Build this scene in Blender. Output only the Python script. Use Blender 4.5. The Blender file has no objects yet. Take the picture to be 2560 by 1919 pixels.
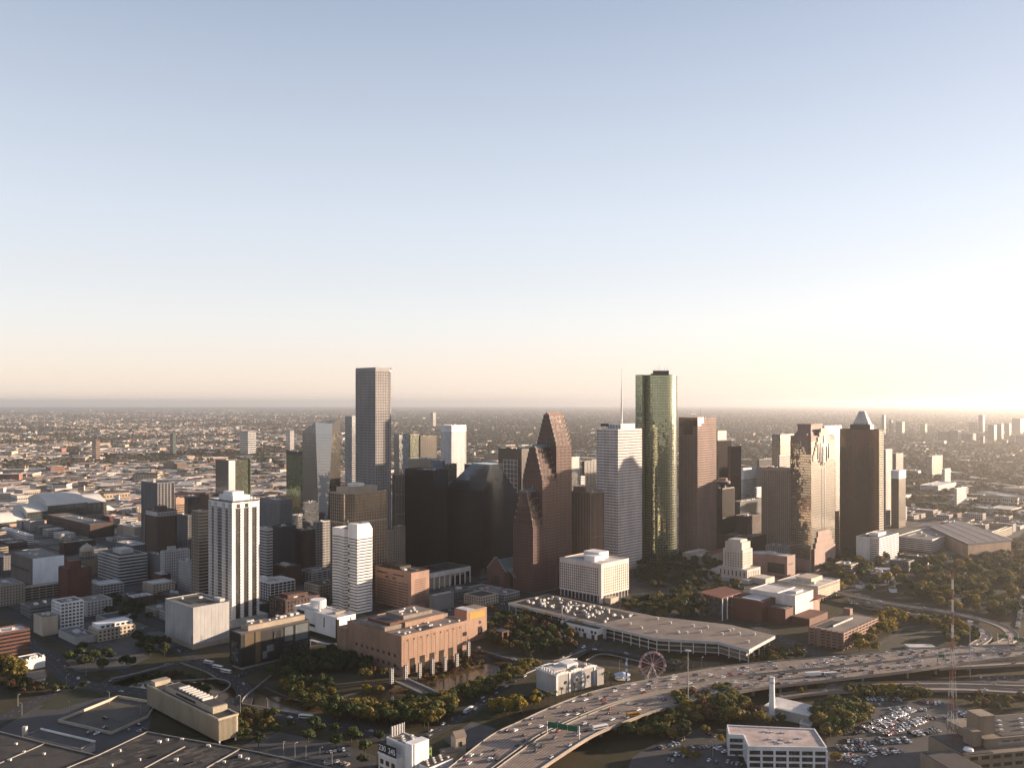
import bpy, math, random
import numpy as np
from mathutils import Vector, Matrix

# ------------------------------------------------------------------ camera, sky, sun, exposure
F, H, Y0, CX = 2235.0, 254.0, 1004.7, 1280.0        # focal length in photo pixels, eye height, eye-level row, centre column
SC = bpy.context.scene
COL = SC.collection
cam = bpy.data.cameras.new('camera'); cam_o = bpy.data.objects.new('camera', cam); COL.objects.link(cam_o)
cam_o.location = (0, 0, H); cam_o.rotation_euler = (math.radians(90), 0, 0)
cam.sensor_width = 36.0; cam.lens = 36.0 * F / 2560.0
cam.shift_y = -(959.5 - Y0) / 2560.0 * 1.0
cam.clip_start = 1.0; cam.clip_end = 200000.0
SC.camera = cam_o
SUN_AZ, SUN_EL = math.radians(71.0), math.radians(9.0)  # clockwise from the view direction (+Y)
W = bpy.data.worlds.new('World'); SC.world = W; W.use_nodes = True
wn = W.node_tree
sky = wn.nodes.new('ShaderNodeTexSky'); sky.sky_type = 'NISHITA'; sky.sun_disc = False
sky.sun_elevation = SUN_EL; sky.sun_rotation = SUN_AZ
sky.altitude = 0.0; sky.air_density = 1.0; sky.dust_density = 0.55; sky.ozone_density = 1.2
hs = wn.nodes.new('ShaderNodeHueSaturation'); hs.inputs['Saturation'].default_value = .68      # the photograph's muted colour
tn = wn.nodes.new('ShaderNodeMix'); tn.data_type = 'RGBA'; tn.blend_type = 'MULTIPLY'; tn.inputs[0].default_value = 1; tn.inputs[7].default_value = (1.03, .955, 1.07, 1)
gm_ = wn.nodes.new('ShaderNodeGamma'); gm_.inputs[1].default_value = .74
wn.links.new(sky.outputs[0], hs.inputs['Color']); wn.links.new(hs.outputs[0], tn.inputs[6]); wn.links.new(tn.outputs[2], gm_.inputs[0])
# evening haze layer of the sky: depends on elevation only, all the way round
tc_ = wn.nodes.new('ShaderNodeTexCoord'); sx_ = wn.nodes.new('ShaderNodeSeparateXYZ'); wn.links.new(tc_.outputs['Generated'], sx_.inputs[0])
rp_ = wn.nodes.new('ShaderNodeValToRGB'); el_ = rp_.color_ramp.elements; wn.links.new(sx_.outputs[2], rp_.inputs[0])
el_[0].position = 0.0; el_[0].color = (.90, .735, .635, 1); el_[1].position = 1.0; el_[1].color = (.07, .14, .30, 1)
for ps, cl in ((.03, (.90, .765, .665)), (.085, (.83, .81, .795)), (.20, (.67, .73, .805)), (.40, (.335, .42, .545)), (.70, (.13, .20, .34))): e_ = el_.new(ps); e_.color = (*cl, 1)
sc_n = wn.nodes.new('ShaderNodeVectorMath'); sc_n.operation = 'SCALE'; sc_n.inputs['Scale'].default_value = 3.0; wn.links.new(rp_.outputs[0], sc_n.inputs[0])
mxw = wn.nodes.new('ShaderNodeMix'); mxw.data_type = 'RGBA'; mxw.inputs[0].default_value = .62; wn.links.new(gm_.outputs[0], mxw.inputs[6]); wn.links.new(sc_n.outputs[0], mxw.inputs[7])
wn.links.new(mxw.outputs[2], wn.nodes['Background'].inputs[0]); wn.nodes['Background'].inputs[1].default_value = 0.110
sl = bpy.data.lights.new('sun', 'SUN'); so = bpy.data.objects.new('sun', sl); COL.objects.link(so)
sl.energy = 5.0; sl.angle = math.radians(0.55); sl.color = (1.0, 0.75, 0.54)
sd = Vector((math.sin(SUN_AZ) * math.cos(SUN_EL), math.cos(SUN_AZ) * math.cos(SUN_EL), math.sin(SUN_EL)))
so.rotation_euler = sd.to_track_quat('Z', 'Y').to_euler(); so.location = (600, 300, 500)
SC.view_settings.view_transform = 'Standard'; SC.view_settings.look = 'None'
SC.view_settings.exposure = 1.76; SC.view_settings.gamma = 1.0; SC.view_settings.use_curve_mapping = False
SC.render.engine = 'CYCLES'
SC.cycles.max_bounces = 5; SC.cycles.diffuse_bounces = 2; SC.cycles.glossy_bounces = 3; SC.cycles.transmission_bounces = 2
SC.cycles.volume_bounces = 0; SC.cycles.transparent_max_bounces = 4
SC.cycles.caustics_reflective = False; SC.cycles.caustics_refractive = False
SC.cycles.use_denoising = True
SC.cycles.sample_clamp_indirect = 4.0

HAZE_D = 4.2e-5
R = random.Random(7)
rad = math.radians
GROT = math.radians(46.56)                      # street grid: right-hand faces run along A, left-hand ones along -B
A = Vector((math.cos(GROT), math.sin(GROT))); NB = Vector((-math.sin(GROT), math.cos(GROT)))
BLK = 100.6

def gp(px, py, z=0.0):
    d = F * (H - z) / (py - Y0)
    return Vector(((px - CX) / F * d, d))
def zat(py, d): return H - (py - Y0) * d / F
def yat(d, z=0): return Y0 + F * (H - z) / d
def ab(a, b):                                    # street-grid coordinates (blocks) to metres
    return Vector((BLK * (.6876 * (a + 7.624) - .7261 * (11.739 - b)), BLK * (.7261 * (a + 7.624) + .6876 * (11.739 - b))))
def geo(xl, xc, xr, yt, yb=None, d=None, rot=None, h=None):
    """box seen on its corner: corner column xc, outer columns xl / xr, roof row yt, foot row yb or depth d"""
    r = GROT if rot is None else math.radians(rot)
    ua = Vector((math.cos(r), math.sin(r))); va = Vector((-math.sin(r), math.cos(r)))
    C = gp(xc, yb) if yb else Vector(((xc - CX) / F * d, d))
    def hit(px, dr):
        s = (px - CX) / F
        return (s * C.y - C.x) / (dr.x - s * dr.y)
    return dict(C=C, r=r, u=max(2, hit(xr, ua)), v=max(2, hit(xl, va)), h=h if h else zat(yt, C.y))

# ------------------------------------------------------------------ materials
MATS = {}
def nmix(nt, fac, a, b):
    m = nt.nodes.new('ShaderNodeMix'); m.data_type = 'RGBA'
    nt.links.new(fac, m.inputs[0])
    for s, v in ((6, a), (7, b)):
        if isinstance(v, tuple): m.inputs[s].default_value = (*v, 1)
        else: nt.links.new(v, m.inputs[s])
    return m.outputs[2]
def mat(name, col, rough=.75, var=.22, scale=.06, metal=0, spec=.4, fine=.9):
    """plain surface: base colour with broad stains and fine grain"""
    if name in MATS: return MATS[name]
    lum = (col[0] + col[1] + col[2]) / 3; k_ = .36 + .54 * min(1, lum / .6); col = tuple(c * k_ for c in col)      # contrast curve: deeper shade put into the base colour, most on dark finishes
    m = bpy.data.materials.new(name); m.use_nodes = True; nt = m.node_tree; b = nt.nodes['Principled BSDF']
    g = nt.nodes.new('ShaderNodeNewGeometry')
    mp = nt.nodes.new('ShaderNodeVectorMath'); mp.operation = 'MULTIPLY'; mp.inputs[1].default_value = (1, 1, .35)
    nt.links.new(g.outputs['Position'], mp.inputs[0])
    n = nt.nodes.new('ShaderNodeTexNoise'); n.inputs['Scale'].default_value = scale; n.inputs['Detail'].default_value = 6; n.inputs['Roughness'].default_value = .7
    nt.links.new(mp.outputs[0], n.inputs['Vector'])
    lo = tuple(max(0, c * (1 - var)) for c in col); hi = tuple(min(.95, c * (1 + var)) for c in col)
    mr = nt.nodes.new('ShaderNodeMapRange'); mr.inputs[1].default_value = .3; mr.inputs[2].default_value = .7
    nt.links.new(n.outputs['Fac'], mr.inputs[0])
    nt.links.new(nmix(nt, mr.outputs[0], lo, hi), b.inputs['Base Color'])
    b.inputs['Roughness'].default_value = rough; b.inputs['Metallic'].default_value = metal
    b.inputs['Specular IOR Level'].default_value = spec
    MATS[name] = m; return m
def glass(name, col, refl=.5, tint=(1, 1, 1), rough=.06, wob=.02, pane=(1.6, 3.9), bright=.5, blind=(.25, .23, .2)):
    """facade glass: dark room behind a reflecting pane, every pane with its own tilt and its own blinds"""
    if name in MATS: return MATS[name]
    m = bpy.data.materials.new(name); m.use_nodes = True; nt = m.node_tree; b = nt.nodes['Principled BSDF']; L = nt.links.new
    g = nt.nodes.new('ShaderNodeNewGeometry')
    rt = nt.nodes.new('ShaderNodeVectorRotate'); rt.rotation_type = 'Z_AXIS'; rt.inputs['Angle'].default_value = -GROT
    L(g.outputs['Position'], rt.inputs['Vector'])
    sn = nt.nodes.new('ShaderNodeVectorMath'); sn.operation = 'SNAP'; sn.inputs[1].default_value = (pane[0], pane[0], pane[1])
    off = nt.nodes.new('ShaderNodeVectorMath'); off.operation = 'ADD'; off.inputs[1].default_value = (.37, .41, .53)
    L(rt.outputs[0], off.inputs[0]); L(off.outputs[0], sn.inputs[0])
    wh = nt.nodes.new('ShaderNodeTexWhiteNoise'); wh.noise_dimensions = '3D'; L(sn.outputs[0], wh.inputs['Vector'])
    pw = nt.nodes.new('ShaderNodeMath'); pw.operation = 'POWER'; pw.inputs[1].default_value = 3.5; L(wh.outputs['Value'], pw.inputs[0])
    sc = nt.nodes.new('ShaderNodeMath'); sc.operation = 'MULTIPLY'; sc.inputs[1].default_value = bright; L(pw.outputs[0], sc.inputs[0])
    base = nmix(nt, sc.outputs[0], col, blind)
    L(base, b.inputs['Base Color']); b.inputs['Roughness'].default_value = .35
    # tilt
    sub = nt.nodes.new('ShaderNodeVectorMath'); sub.operation = 'SUBTRACT'; sub.inputs[1].default_value = (.5, .5, .5); L(wh.outputs['Color'], sub.inputs[0])
    nz = nt.nodes.new('ShaderNodeTexNoise'); nz.inputs['Scale'].default_value = .16; nz.inputs['Detail'].default_value = 3
    L(g.outputs['Position'], nz.inputs['Vector'])
    s2 = nt.nodes.new('ShaderNodeVectorMath'); s2.operation = 'SUBTRACT'; s2.inputs[1].default_value = (.5, .5, .5); L(nz.outputs['Color'], s2.inputs[0])
    a1 = nt.nodes.new('ShaderNodeVectorMath'); a1.operation = 'SCALE'; a1.inputs['Scale'].default_value = wob; L(sub.outputs[0], a1.inputs[0])
    a2 = nt.nodes.new('ShaderNodeVectorMath'); a2.operation = 'SCALE'; a2.inputs['Scale'].default_value = wob * 3; L(s2.outputs[0], a2.inputs[0])
    ad = nt.nodes.new('ShaderNodeVectorMath'); ad.operation = 'ADD'; L(a1.outputs[0], ad.inputs[0]); L(a2.outputs[0], ad.inputs[1])
    ad2 = nt.nodes.new('ShaderNodeVectorMath'); ad2.operation = 'ADD'; L(ad.outputs[0], ad2.inputs[0]); L(g.outputs['Normal'], ad2.inputs[1])
    no = nt.nodes.new('ShaderNodeVectorMath'); no.operation = 'NORMALIZE'; L(ad2.outputs[0], no.inputs[0])
    gl = nt.nodes.new('ShaderNodeBsdfGlossy'); gl.inputs['Color'].default_value = (*tint, 1); gl.inputs['Roughness'].default_value = rough
    L(no.outputs[0], gl.inputs['Normal'])
    fr = nt.nodes.new('ShaderNodeFresnel'); fr.inputs['IOR'].default_value = 1.5
    mx = nt.nodes.new('ShaderNodeMath'); mx.operation = 'MAXIMUM'; mx.inputs[1].default_value = refl; L(fr.outputs[0], mx.inputs[0])
    ms = nt.nodes.new('ShaderNodeMixShader'); L(mx.outputs[0], ms.inputs[0]); L(b.outputs[0], ms.inputs[1]); L(gl.outputs[0], ms.inputs[2])
    L(ms.outputs[0], nt.nodes['Material Output'].inputs['Surface'])
    MATS[name] = m; return m

white = mat('white_paint', (.72, .70, .68)); offwhite = mat('off_white', (.62, .58, .54)); cream = mat('cream_stone', (.52, .44, .34))
beige = mat('beige_stone', (.42, .35, .27)); tan = mat('tan_precast', (.50, .33, .23)); pinkg = mat('pink_granite', (.36, .24, .20))
redg = mat('red_granite', (.22, .118, .096), var=.15); redbrick = mat('red_brick', (.20, .065, .04)); brownbrick = mat('brown_brick', (.17, .10, .07))
orange = mat('wortham_stone', (.41, .255, .175)); conc = mat('concrete', (.36, .34, .31)); palec = mat('pale_concrete', (.50, .48, .46))
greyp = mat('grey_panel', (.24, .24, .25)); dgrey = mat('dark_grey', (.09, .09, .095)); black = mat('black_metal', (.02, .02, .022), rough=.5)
bronze = mat('bronze_metal', (.075, .05, .032), rough=.45); steel = mat('galvanised', (.45, .45, .45), rough=.5, metal=.4); silver = mat('silver_panel', (.36, .36, .38), rough=.45)
roofd = mat('dark_roof', (.075, .07, .066), var=.4, scale=.05); roofg = mat('grey_roof', (.22, .205, .19), var=.35, scale=.05); roofw = mat('white_roof', (.55, .52, .49), var=.3, scale=.07)
roofb = mat('tan_roof', (.30, .245, .20), var=.3, scale=.05); tile = mat('clay_tile', (.26, .075, .045)); copper = mat('copper_green', (.20, .27, .25))
unitm = mat('air_unit', (.55, .53, .50), var=.15, scale=.6); sigred = mat('safety_red', (.45, .05, .035)); stuc = mat('stucco', (.44, .42, .40), var=.2)
asphalt = mat('asphalt', (.048, .047, .047), rough=.85, var=.3, scale=.08); deckm = mat('deck_concrete', (.37, .285, .225), rough=.8, var=.22, scale=.05)
paving = mat('paving', (.12, .112, .105), var=.35, scale=.09); lotm = mat('lot_asphalt', (.10, .094, .088), var=.35, scale=.05); kerb = mat('kerb_concrete', (.30, .285, .26))
grassm = mat('lawn', (.045, .055, .018), var=.5, scale=.04, rough=.95); dirt = mat('dry_earth', (.11, .08, .05), var=.45, scale=.05, rough=.95)
paintw = mat('road_paint', (.42, .40, .37), var=.3, scale=.5); greensign = mat('sign_green', (.006, .20, .10), var=.08); gold = mat('gold_banner', (.55, .33, .05))
g_dark = glass('glass_dark', (.010, .011, .013), .09, bright=.16); g_black = glass('glass_black', (.004, .0045, .006), .11, (.75, .88, 1), wob=.02, bright=.04)
g_bronze = glass('glass_bronze', (.022, .014, .008), .16, (1, .82, .6), bright=.12); g_blue = glass('glass_blue', (.012, .018, .024), .30, (.85, .95, 1))
g_green = glass('glass_green', (.004, .014, .009), .40, (.66, .74, .50), rough=.05, wob=.022, bright=.1, blind=(.02, .05, .03)); g_mirror = glass('glass_mirror', (.02, .022, .026), .62, (.95, .97, 1), rough=.03, wob=.014, bright=.15)
g_gold = glass('glass_gold', (.020, .016, .010), .24, (.95, .86, .70), rough=.05, wob=.02, bright=.1); g_sky = glass('glass_pale', (.03, .033, .037), .40, (.86, .88, .92), rough=.05, wob=.01, bright=.1)
g_win = glass('glass_window', (.014, .014, .015), .12, bright=.35); g_pink = glass('glass_pink', (.014, .009, .008), .14, (1, .84, .78), bright=.12)
g_red = glass('glass_red', (.025, .009, .008), .16, (1, .7, .62), bright=.1); g_lime = glass('glass_lime', (.03, .05, .02), .3, (.8, 1, .6))

# ------------------------------------------------------------------ mesh builder
class MB:
    def __init__(s): s.v = []; s.f = []; s.m = []
    def poly(s, pts, m=0):
        i = len(s.v); s.v.extend([tuple(p) for p in pts]); s.f.append(tuple(range(i, i + len(pts)))); s.m.append(m)
    def box(s, x0, x1, y0, y1, z0, z1, m=0, mt=None, bottom=True):
        i = len(s.v)
        s.v.extend([(x0, y0, z0), (x1, y0, z0), (x1, y1, z0), (x0, y1, z0), (x0, y0, z1), (x1, y0, z1), (x1, y1, z1), (x0, y1, z1)])
        fs = [(0, 1, 5, 4), (1, 2, 6, 5), (2, 3, 7, 6), (3, 0, 4, 7)]
        for q in fs: s.f.append(tuple(i + k for k in q)); s.m.append(m)
        s.f.append((i + 4, i + 5, i + 6, i + 7)); s.m.append(m if mt is None else mt)
        if bottom: s.f.append((i + 3, i + 2, i + 1, i)); s.m.append(m)
        return s
    def prism(s, p, z0, z1, m=0, top=True, bottom=False, mt=None, ptop=None):
        i = len(s.v); n = len(p); q = ptop or p
        s.v.extend([(x, y, z0) for x, y in p]); s.v.extend([(x, y, z1) for x, y in q])
        for k in range(n):
            j = (k + 1) % n; s.f.append((i + k, i + j, i + n + j, i + n + k)); s.m.append(m)
        if top: s.f.append(tuple(range(i + n, i + 2 * n))); s.m.append(m if mt is None else mt)
        if bottom: s.f.append(tuple(range(i + n - 1, i - 1, -1))); s.m.append(m)
        return s
    def ring(s, p, o0, o1, z0, z1, m=0):
        a, b = offset(p, o0), offset(p, o1); n = len(p); i = len(s.v)
        s.v.extend([(x, y, z0) for x, y in a]); s.v.extend([(x, y, z0) for x, y in b]); s.v.extend([(x, y, z1) for x, y in a]); s.v.extend([(x, y, z1) for x, y in b])
        for k in range(n):
            j = (k + 1) % n
            for q in ((i + n + k, i + n + j, i + 3 * n + j, i + 3 * n + k), (i + 3 * n + k, i + 3 * n + j, i + 2 * n + j, i + 2 * n + k),
                      (i + j, i + n + j, i + n + k, i + k), (i + j, i + k, i + 2 * n + k, i + 2 * n + j)):
                s.f.append(q); s.m.append(m)
        return s
    def tube(s, p0, p1, r0, r1, n=6, m=0, cap=True):
        p0, p1 = Vector(p0), Vector(p1); d = (p1 - p0).normalized()
        x = d.orthogonal().normalized(); y = d.cross(x); i = len(s.v)
        for p, r in ((p0, r0), (p1, r1)):
            for k in range(n):
                t = 2 * math.pi * k / n; s.v.append(tuple(p + (x * math.cos(t) + y * math.sin(t)) * r))
        for k in range(n):
            j = (k + 1) % n; s.f.append((i + k, i + j, i + n + j, i + n + k)); s.m.append(m)
        if cap: s.f.append(tuple(range(i + n, i + 2 * n))); s.m.append(m); s.f.append(tuple(range(i + n - 1, i - 1, -1))); s.m.append(m)
        return s
    def mesh(s, name, mats):
        me = bpy.data.meshes.new(name); me.from_pydata(s.v, [], s.f)
        for m in (mats if isinstance(mats, (list, tuple)) else [mats]): me.materials.append(m)
        if any(s.m): me.polygons.foreach_set('material_index', s.m)
        me.update(); return me
    def build(s, name, mats, parent=None, kind=None, loc=None, rz=0):
        return link(name, s.mesh(name, mats), parent, kind, loc, rz)
def link(name, me, parent=None, kind=None, loc=None, rz=0):
    o = bpy.data.objects.new(name, me); COL.objects.link(o)
    if parent is not None: o.parent = parent
    if loc is not None: o.location = loc
    if rz: o.rotation_euler = (0, 0, rz)
    if kind: o['kind'] = kind
    return o
def area2(p): return sum(p[i][0] * p[(i + 1) % len(p)][1] - p[(i + 1) % len(p)][0] * p[i][1] for i in range(len(p)))
def ccw(p): return p if area2(p) > 0 else p[::-1]
def offset(p, o):
    if abs(o) < 1e-9: return list(p)
    n = len(p); out = []
    for k in range(n):
        a, b, c = Vector(p[k - 1]), Vector(p[k]), Vector(p[(k + 1) % n])
        e1 = (b - a).normalized(); e2 = (c - b).normalized()
        n1 = Vector((e1.y, -e1.x)); n2 = Vector((e2.y, -e2.x)); mm = n1 + n2
        l = max(.35, mm.dot(n1)); q = b + mm * (o / l) if mm.length > 1e-6 else b + n1 * o
        out.append((q.x, q.y))
    return out
def thing(name, label, cat, C=(0, 0), rz=0, group=None, z=0):
    o = bpy.data.objects.new(name, None); COL.objects.link(o); o.location = (C[0], C[1], z); o.rotation_euler = (0, 0, rz)
    o.empty_display_size = .5; o['label'] = label; o['category'] = cat
    if group: o['group'] = group
    return o
def tag(o, label, cat, group=None, kind=None):
    o['label'] = label; o['category'] = cat
    if group: o['group'] = group
    if kind: o['kind'] = kind
    return o
def struct(o): o['kind'] = 'structure'; return o
def rect(u0, u1, v0, v1): return [(u0, v0), (u1, v0), (u1, v1), (u0, v1)]

# ------------------------------------------------------------------ facades and towers
def facade(Wm, Gm, p, z0, z1, fh=3.9, bay=3.0, band=1.2, pier=.6, dep=.35, skip=(), core=True):
    if core: Gm.prism(p, z0, z1, top=False)
    nf = max(1, round((z1 - z0) / fh)); fh = (z1 - z0) / nf
    if band:
        for i in range(nf + 1):
            zc = z0 + i * fh; a, b = max(z0, zc - band * .5), min(z1, zc + band * .5)
            Wm.ring(p, -.05, dep, a, b)
    if pier:
        n = len(p)
        for k in range(n):
            if k in skip: continue
            P, Q = Vector(p[k]), Vector(p[(k + 1) % n]); e = Q - P; L = e.length
            if L < 1.0: continue
            e.normalize(); nn = Vector((e.y, -e.x)); nb = max(1, round(L / bay))
            for i in range(nb + 1):
                c = P + e * (L * i / nb); w = pier / 2
                q = [c - e * w, c + e * w]; dd = dep * 1.18 + (.004 * (k % 5))
                pts = [(q[0].x + nn.x * dd, q[0].y + nn.y * dd), (q[1].x + nn.x * dd, q[1].y + nn.y * dd), (q[1].x - nn.x * .06, q[1].y - nn.y * .06), (q[0].x - nn.x * .06, q[0].y - nn.y * .06)]
                Wm.prism(ccw(pts), z0, z1 - .02 * (1 + k % 3), top=True)
ST = dict(grid=dict(fh=3.9, bay=3.2, band=1.5, pier=.9, dep=.4), fine=dict(fh=3.9, bay=2.6, band=1.1, pier=.6, dep=.3), bands=dict(fh=3.9, bay=3, band=2.0, pier=0, dep=.45),
          stripes=dict(fh=60, bay=3.0, band=1.0, pier=1.2, dep=.7), curtain=dict(fh=3.9, bay=3.4, band=.4, pier=.22, dep=.14), slick=dict(fh=3.9, bay=6, band=.22, pier=.12, dep=.07),
          white=dict(fh=3.9, bay=3.0, band=2.1, pier=1.1, dep=.35), old=dict(fh=3.7, bay=3.4, band=1.7, pier=1.9, dep=.3), gar=dict(fh=3.2, bay=9, band=1.3, pier=.8, dep=.4))
def roof_bits(root, p, h, mroof, par, wallm, n, rng, hu=1.6, inset=.15):
    b = MB(); b.poly([(x, y, h + .05) for x, y in p]); rf_ = b.build('roof', mroof, root)
    if par: b = MB(); b.ring(p, -.5, .12, h - .3, h + par); b.build('parapet', wallm, rf_)
    xs = [q[0] for q in p]; ys = [q[1] for q in p]; x0, x1, y0, y1 = min(xs), max(xs), min(ys), max(ys)
    for i in range(n):
        w, l, hh = rng.uniform(2, 6), rng.uniform(2, 7), rng.uniform(.9, 1.4) * hu
        w = min(w, (x1 - x0) * .2); l = min(l, (y1 - y0) * .25)
        cx = rng.uniform(x0 + (x1 - x0) * inset + w, x1 - (x1 - x0) * inset - w); cy = rng.uniform(y0 + (y1 - y0) * inset + l, y1 - (y1 - y0) * inset - l)
        b = MB(); b.box(-w / 2, w / 2, -l / 2, l / 2, 0, hh)
        b.box(-w / 2 + w * .2, w / 2 - w * .2, -l / 2 + l * .2, l / 2 - l * .2, hh, hh + .35)
        b.build('roof_unit', unitm, rf_, loc=(cx, cy, h + .05))
    if n > 1:
        for k in range(1 + n // 3):
            t = rng.uniform(.2, .8); b = MB()
            if k % 2: b.box(x0 + (x1 - x0) * .15, x0 + (x1 - x0) * rng.uniform(.45, .85), y0 + (y1 - y0) * t, y0 + (y1 - y0) * t + .6, h + .35, h + .85)
            else: b.box(x0 + (x1 - x0) * t, x0 + (x1 - x0) * t + .6, y0 + (y1 - y0) * .15, y0 + (y1 - y0) * rng.uniform(.45, .85), h + .3, h + .8)
            b.build('duct', steel, rf_)
def tower(name, label, g, wall, gl, style='grid', cat='tower', poly=None, pent=None, par=1.2, roofm=None, units=3, top=0, bot=0, group=None, base=0, over=None, skip=()):
    s = dict(ST[style]); s.update(over or {})
    root = thing(name, label, cat, g['C'], g['r'], group)
    p = poly or rect(0, g['u'], 0, g['v']); h = g['h']; rng = random.Random(sum(map(ord, label)))
    Wm, Gm = MB(), MB()
    facade(Wm, Gm, p, base + bot, h - top, skip=skip, **s)
    if bot: Wm.ring(p, -.05, s['dep'] + .1, base, base + bot); Gm.prism(p, base, base + bot, top=False)
    if top: Wm.ring(p, -.05, s['dep'] + .08, h - top, h); Gm.prism(p, h - top, h, top=False)
    Gm.build('glazing', gl, root); Wm.build('facade_grid', wall, root, kind='stuff')
    roof_bits(root, p, h, roofm or roofg, par, wall, units, rng)
    if pent:
        u0, u1, v0, v1, hp = pent; U, V = g['u'], g['v']
        b = MB(); b.box(u0 * U, u1 * U, v0 * V, v1 * V, h + .06, h + hp); b.ring(rect(u0 * U, u1 * U, v0 * V, v1 * V), -.3, .2, h + hp - .5, h + hp + .4); b.build('penthouse', wall, root)
    return root
def part(root, name, m, x0, x1, y0, y1, z0, z1, kind=None): return MB().box(x0, x1, y0, y1, z0, z1).build(name, m, root, kind)

# ------------------------------------------------------------------ the ground, the bayou, streets and lots
def smooth(pts, n=6):
    pts = [Vector(p) for p in pts]
    if len(pts) < 3: return pts
    P = [pts[0] * 2 - pts[1]] + pts + [pts[-1] * 2 - pts[-2]]; out = []
    for i in range(1, len(P) - 2):
        a, b, c, d = P[i - 1], P[i], P[i + 1], P[i + 2]
        for k in range(n):
            t = k / n
            out.append(.5 * ((2 * b) + (c - a) * t + (2 * a - 5 * b + 4 * c - d) * t * t + (3 * b - a - 3 * c + d) * t ** 3))
    out.append(pts[-1]); return out
def pl(pxs, z=0, n=6): return smooth([gp(x, y, z) for x, y in pxs], n)
def sides(pts, w):
    out = []
    for i, p in enumerate(pts):
        t = (pts[min(i + 1, len(pts) - 1)] - pts[max(i - 1, 0)]).normalized(); n = Vector((-t.y, t.x)); out.append((p + n * w / 2, p - n * w / 2))
    return out
def strip(name, pts, w, z, thick, m, kind='structure', parent=None):
    b = MB(); s = sides(pts, w)
    for (l0, r0), (l1, r1) in zip(s, s[1:]):
        b.poly([(r0.x, r0.y, z), (r1.x, r1.y, z), (l1.x, l1.y, z), (l0.x, l0.y, z)])
        for p, q in ((l0, l1), (r1, r0)): b.poly([(q.x, q.y, z), (q.x, q.y, z - thick), (p.x, p.y, z - thick), (p.x, p.y, z)][::-1])
        b.poly([(l0.x, l0.y, z - thick), (l1.x, l1.y, z - thick), (r1.x, r1.y, z - thick), (r0.x, r0.y, z - thick)])
    for (l, r) in (s[0], s[-1]): b.poly([(l.x, l.y, z), (r.x, r.y, z), (r.x, r.y, z - thick), (l.x, l.y, z - thick)])
    return b.build(name, m, parent, kind)
BAYOU = [gp(*q) for q in ((330, 1698), (420, 1702), (520, 1716), (640, 1745), (780, 1748), (900, 1740), (1000, 1728), (1090, 1700), (1180, 1668), (1270, 1655), (1400, 1640), (1520, 1640), (1640, 1655), (1760, 1640), (1850, 1650))]
BP = np.array([[p.x, p.y] for p in BAYOU])
def bdist(x, y):
    """distance of points to the bayou's centre line"""
    x = np.asarray(x, float); y = np.asarray(y, float); best = np.full(x.shape, 1e9)
    for (x0, y0), (x1, y1) in zip(BP, BP[1:]):
        dx, dy = x1 - x0, y1 - y0; t = np.clip(((x - x0) * dx + (y - y0) * dy) / (dx * dx + dy * dy), 0, 1)
        best = np.minimum(best, np.hypot(x - x0 - t * dx, y - y0 - t * dy))
    return best
def gz(x, y):
    d = bdist(x, y); t = np.clip((34 - d) / 24, 0, 1)
    return -6.5 * t * t * (3 - 2 * t)
def axis(lo, hi, step, far_lo, far_hi):
    a = list(np.arange(lo, hi + 1, step)); s = step; x = a[-1]
    while x < far_hi: s *= 1.45; x = min(far_hi, x + s); a.append(x)
    s = step; x = lo; pre = []
    while x > far_lo: s *= 1.45; x = max(far_lo, x - s); pre.append(x)
    return np.array(pre[::-1] + a)
gx = axis(-460, 560, 7, -46000, 46000); gy = axis(560, 900, 7, -3000, 46000)
XX, YY = np.meshgrid(gx, gy); ZZ = gz(XX, YY)
nx, ny = len(gx), len(gy)
verts = np.stack([XX, YY, ZZ], -1).reshape(-1, 3)
ii = np.arange(nx - 1)[None, :] + nx * np.arange(ny - 1)[:, None]; ii = ii.ravel()
faces = np.stack([ii, ii + 1, ii + 1 + nx, ii + nx], -1)
gm = bpy.data.meshes.new('ground'); gm.from_pydata(verts.tolist(), [], faces.tolist())
m = bpy.data.materials.new('ground_cover'); m.use_nodes = True; nt = m.node_tree; b = nt.nodes['Principled BSDF']; L = nt.links.new
g_ = nt.nodes.new('ShaderNodeNewGeometry')
def noise(scale, det=5, rough=.6, src=None):
    n = nt.nodes.new('ShaderNodeTexNoise'); n.inputs['Scale'].default_value = scale; n.inputs['Detail'].default_value = det; n.inputs['Roughness'].default_value = rough
    L(src or g_.outputs['Position'], n.inputs['Vector']); return n.outputs['Fac']
def rng_(v, lo, hi, a=0, c=1):
    r = nt.nodes.new('ShaderNodeMapRange'); r.inputs[1].default_value = lo; r.inputs[2].default_value = hi; r.inputs[3].default_value = a; r.inputs[4].default_value = c; L(v, r.inputs[0]); return r.outputs[0]
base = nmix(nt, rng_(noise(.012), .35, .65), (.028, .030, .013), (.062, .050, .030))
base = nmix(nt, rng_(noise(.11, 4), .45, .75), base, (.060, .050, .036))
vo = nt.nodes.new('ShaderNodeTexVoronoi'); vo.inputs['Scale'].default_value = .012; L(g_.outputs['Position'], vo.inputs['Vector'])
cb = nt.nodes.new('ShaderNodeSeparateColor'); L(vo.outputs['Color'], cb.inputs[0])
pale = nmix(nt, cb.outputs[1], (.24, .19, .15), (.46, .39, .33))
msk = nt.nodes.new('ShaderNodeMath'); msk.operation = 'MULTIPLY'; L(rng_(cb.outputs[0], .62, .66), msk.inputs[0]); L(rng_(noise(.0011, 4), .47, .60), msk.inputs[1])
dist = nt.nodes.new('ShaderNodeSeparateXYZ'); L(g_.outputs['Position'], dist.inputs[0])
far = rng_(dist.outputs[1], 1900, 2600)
mk2 = nt.nodes.new('ShaderNodeMath'); mk2.operation = 'MULTIPLY'; L(msk.outputs[0], mk2.inputs[0]); L(far, mk2.inputs[1])
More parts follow.
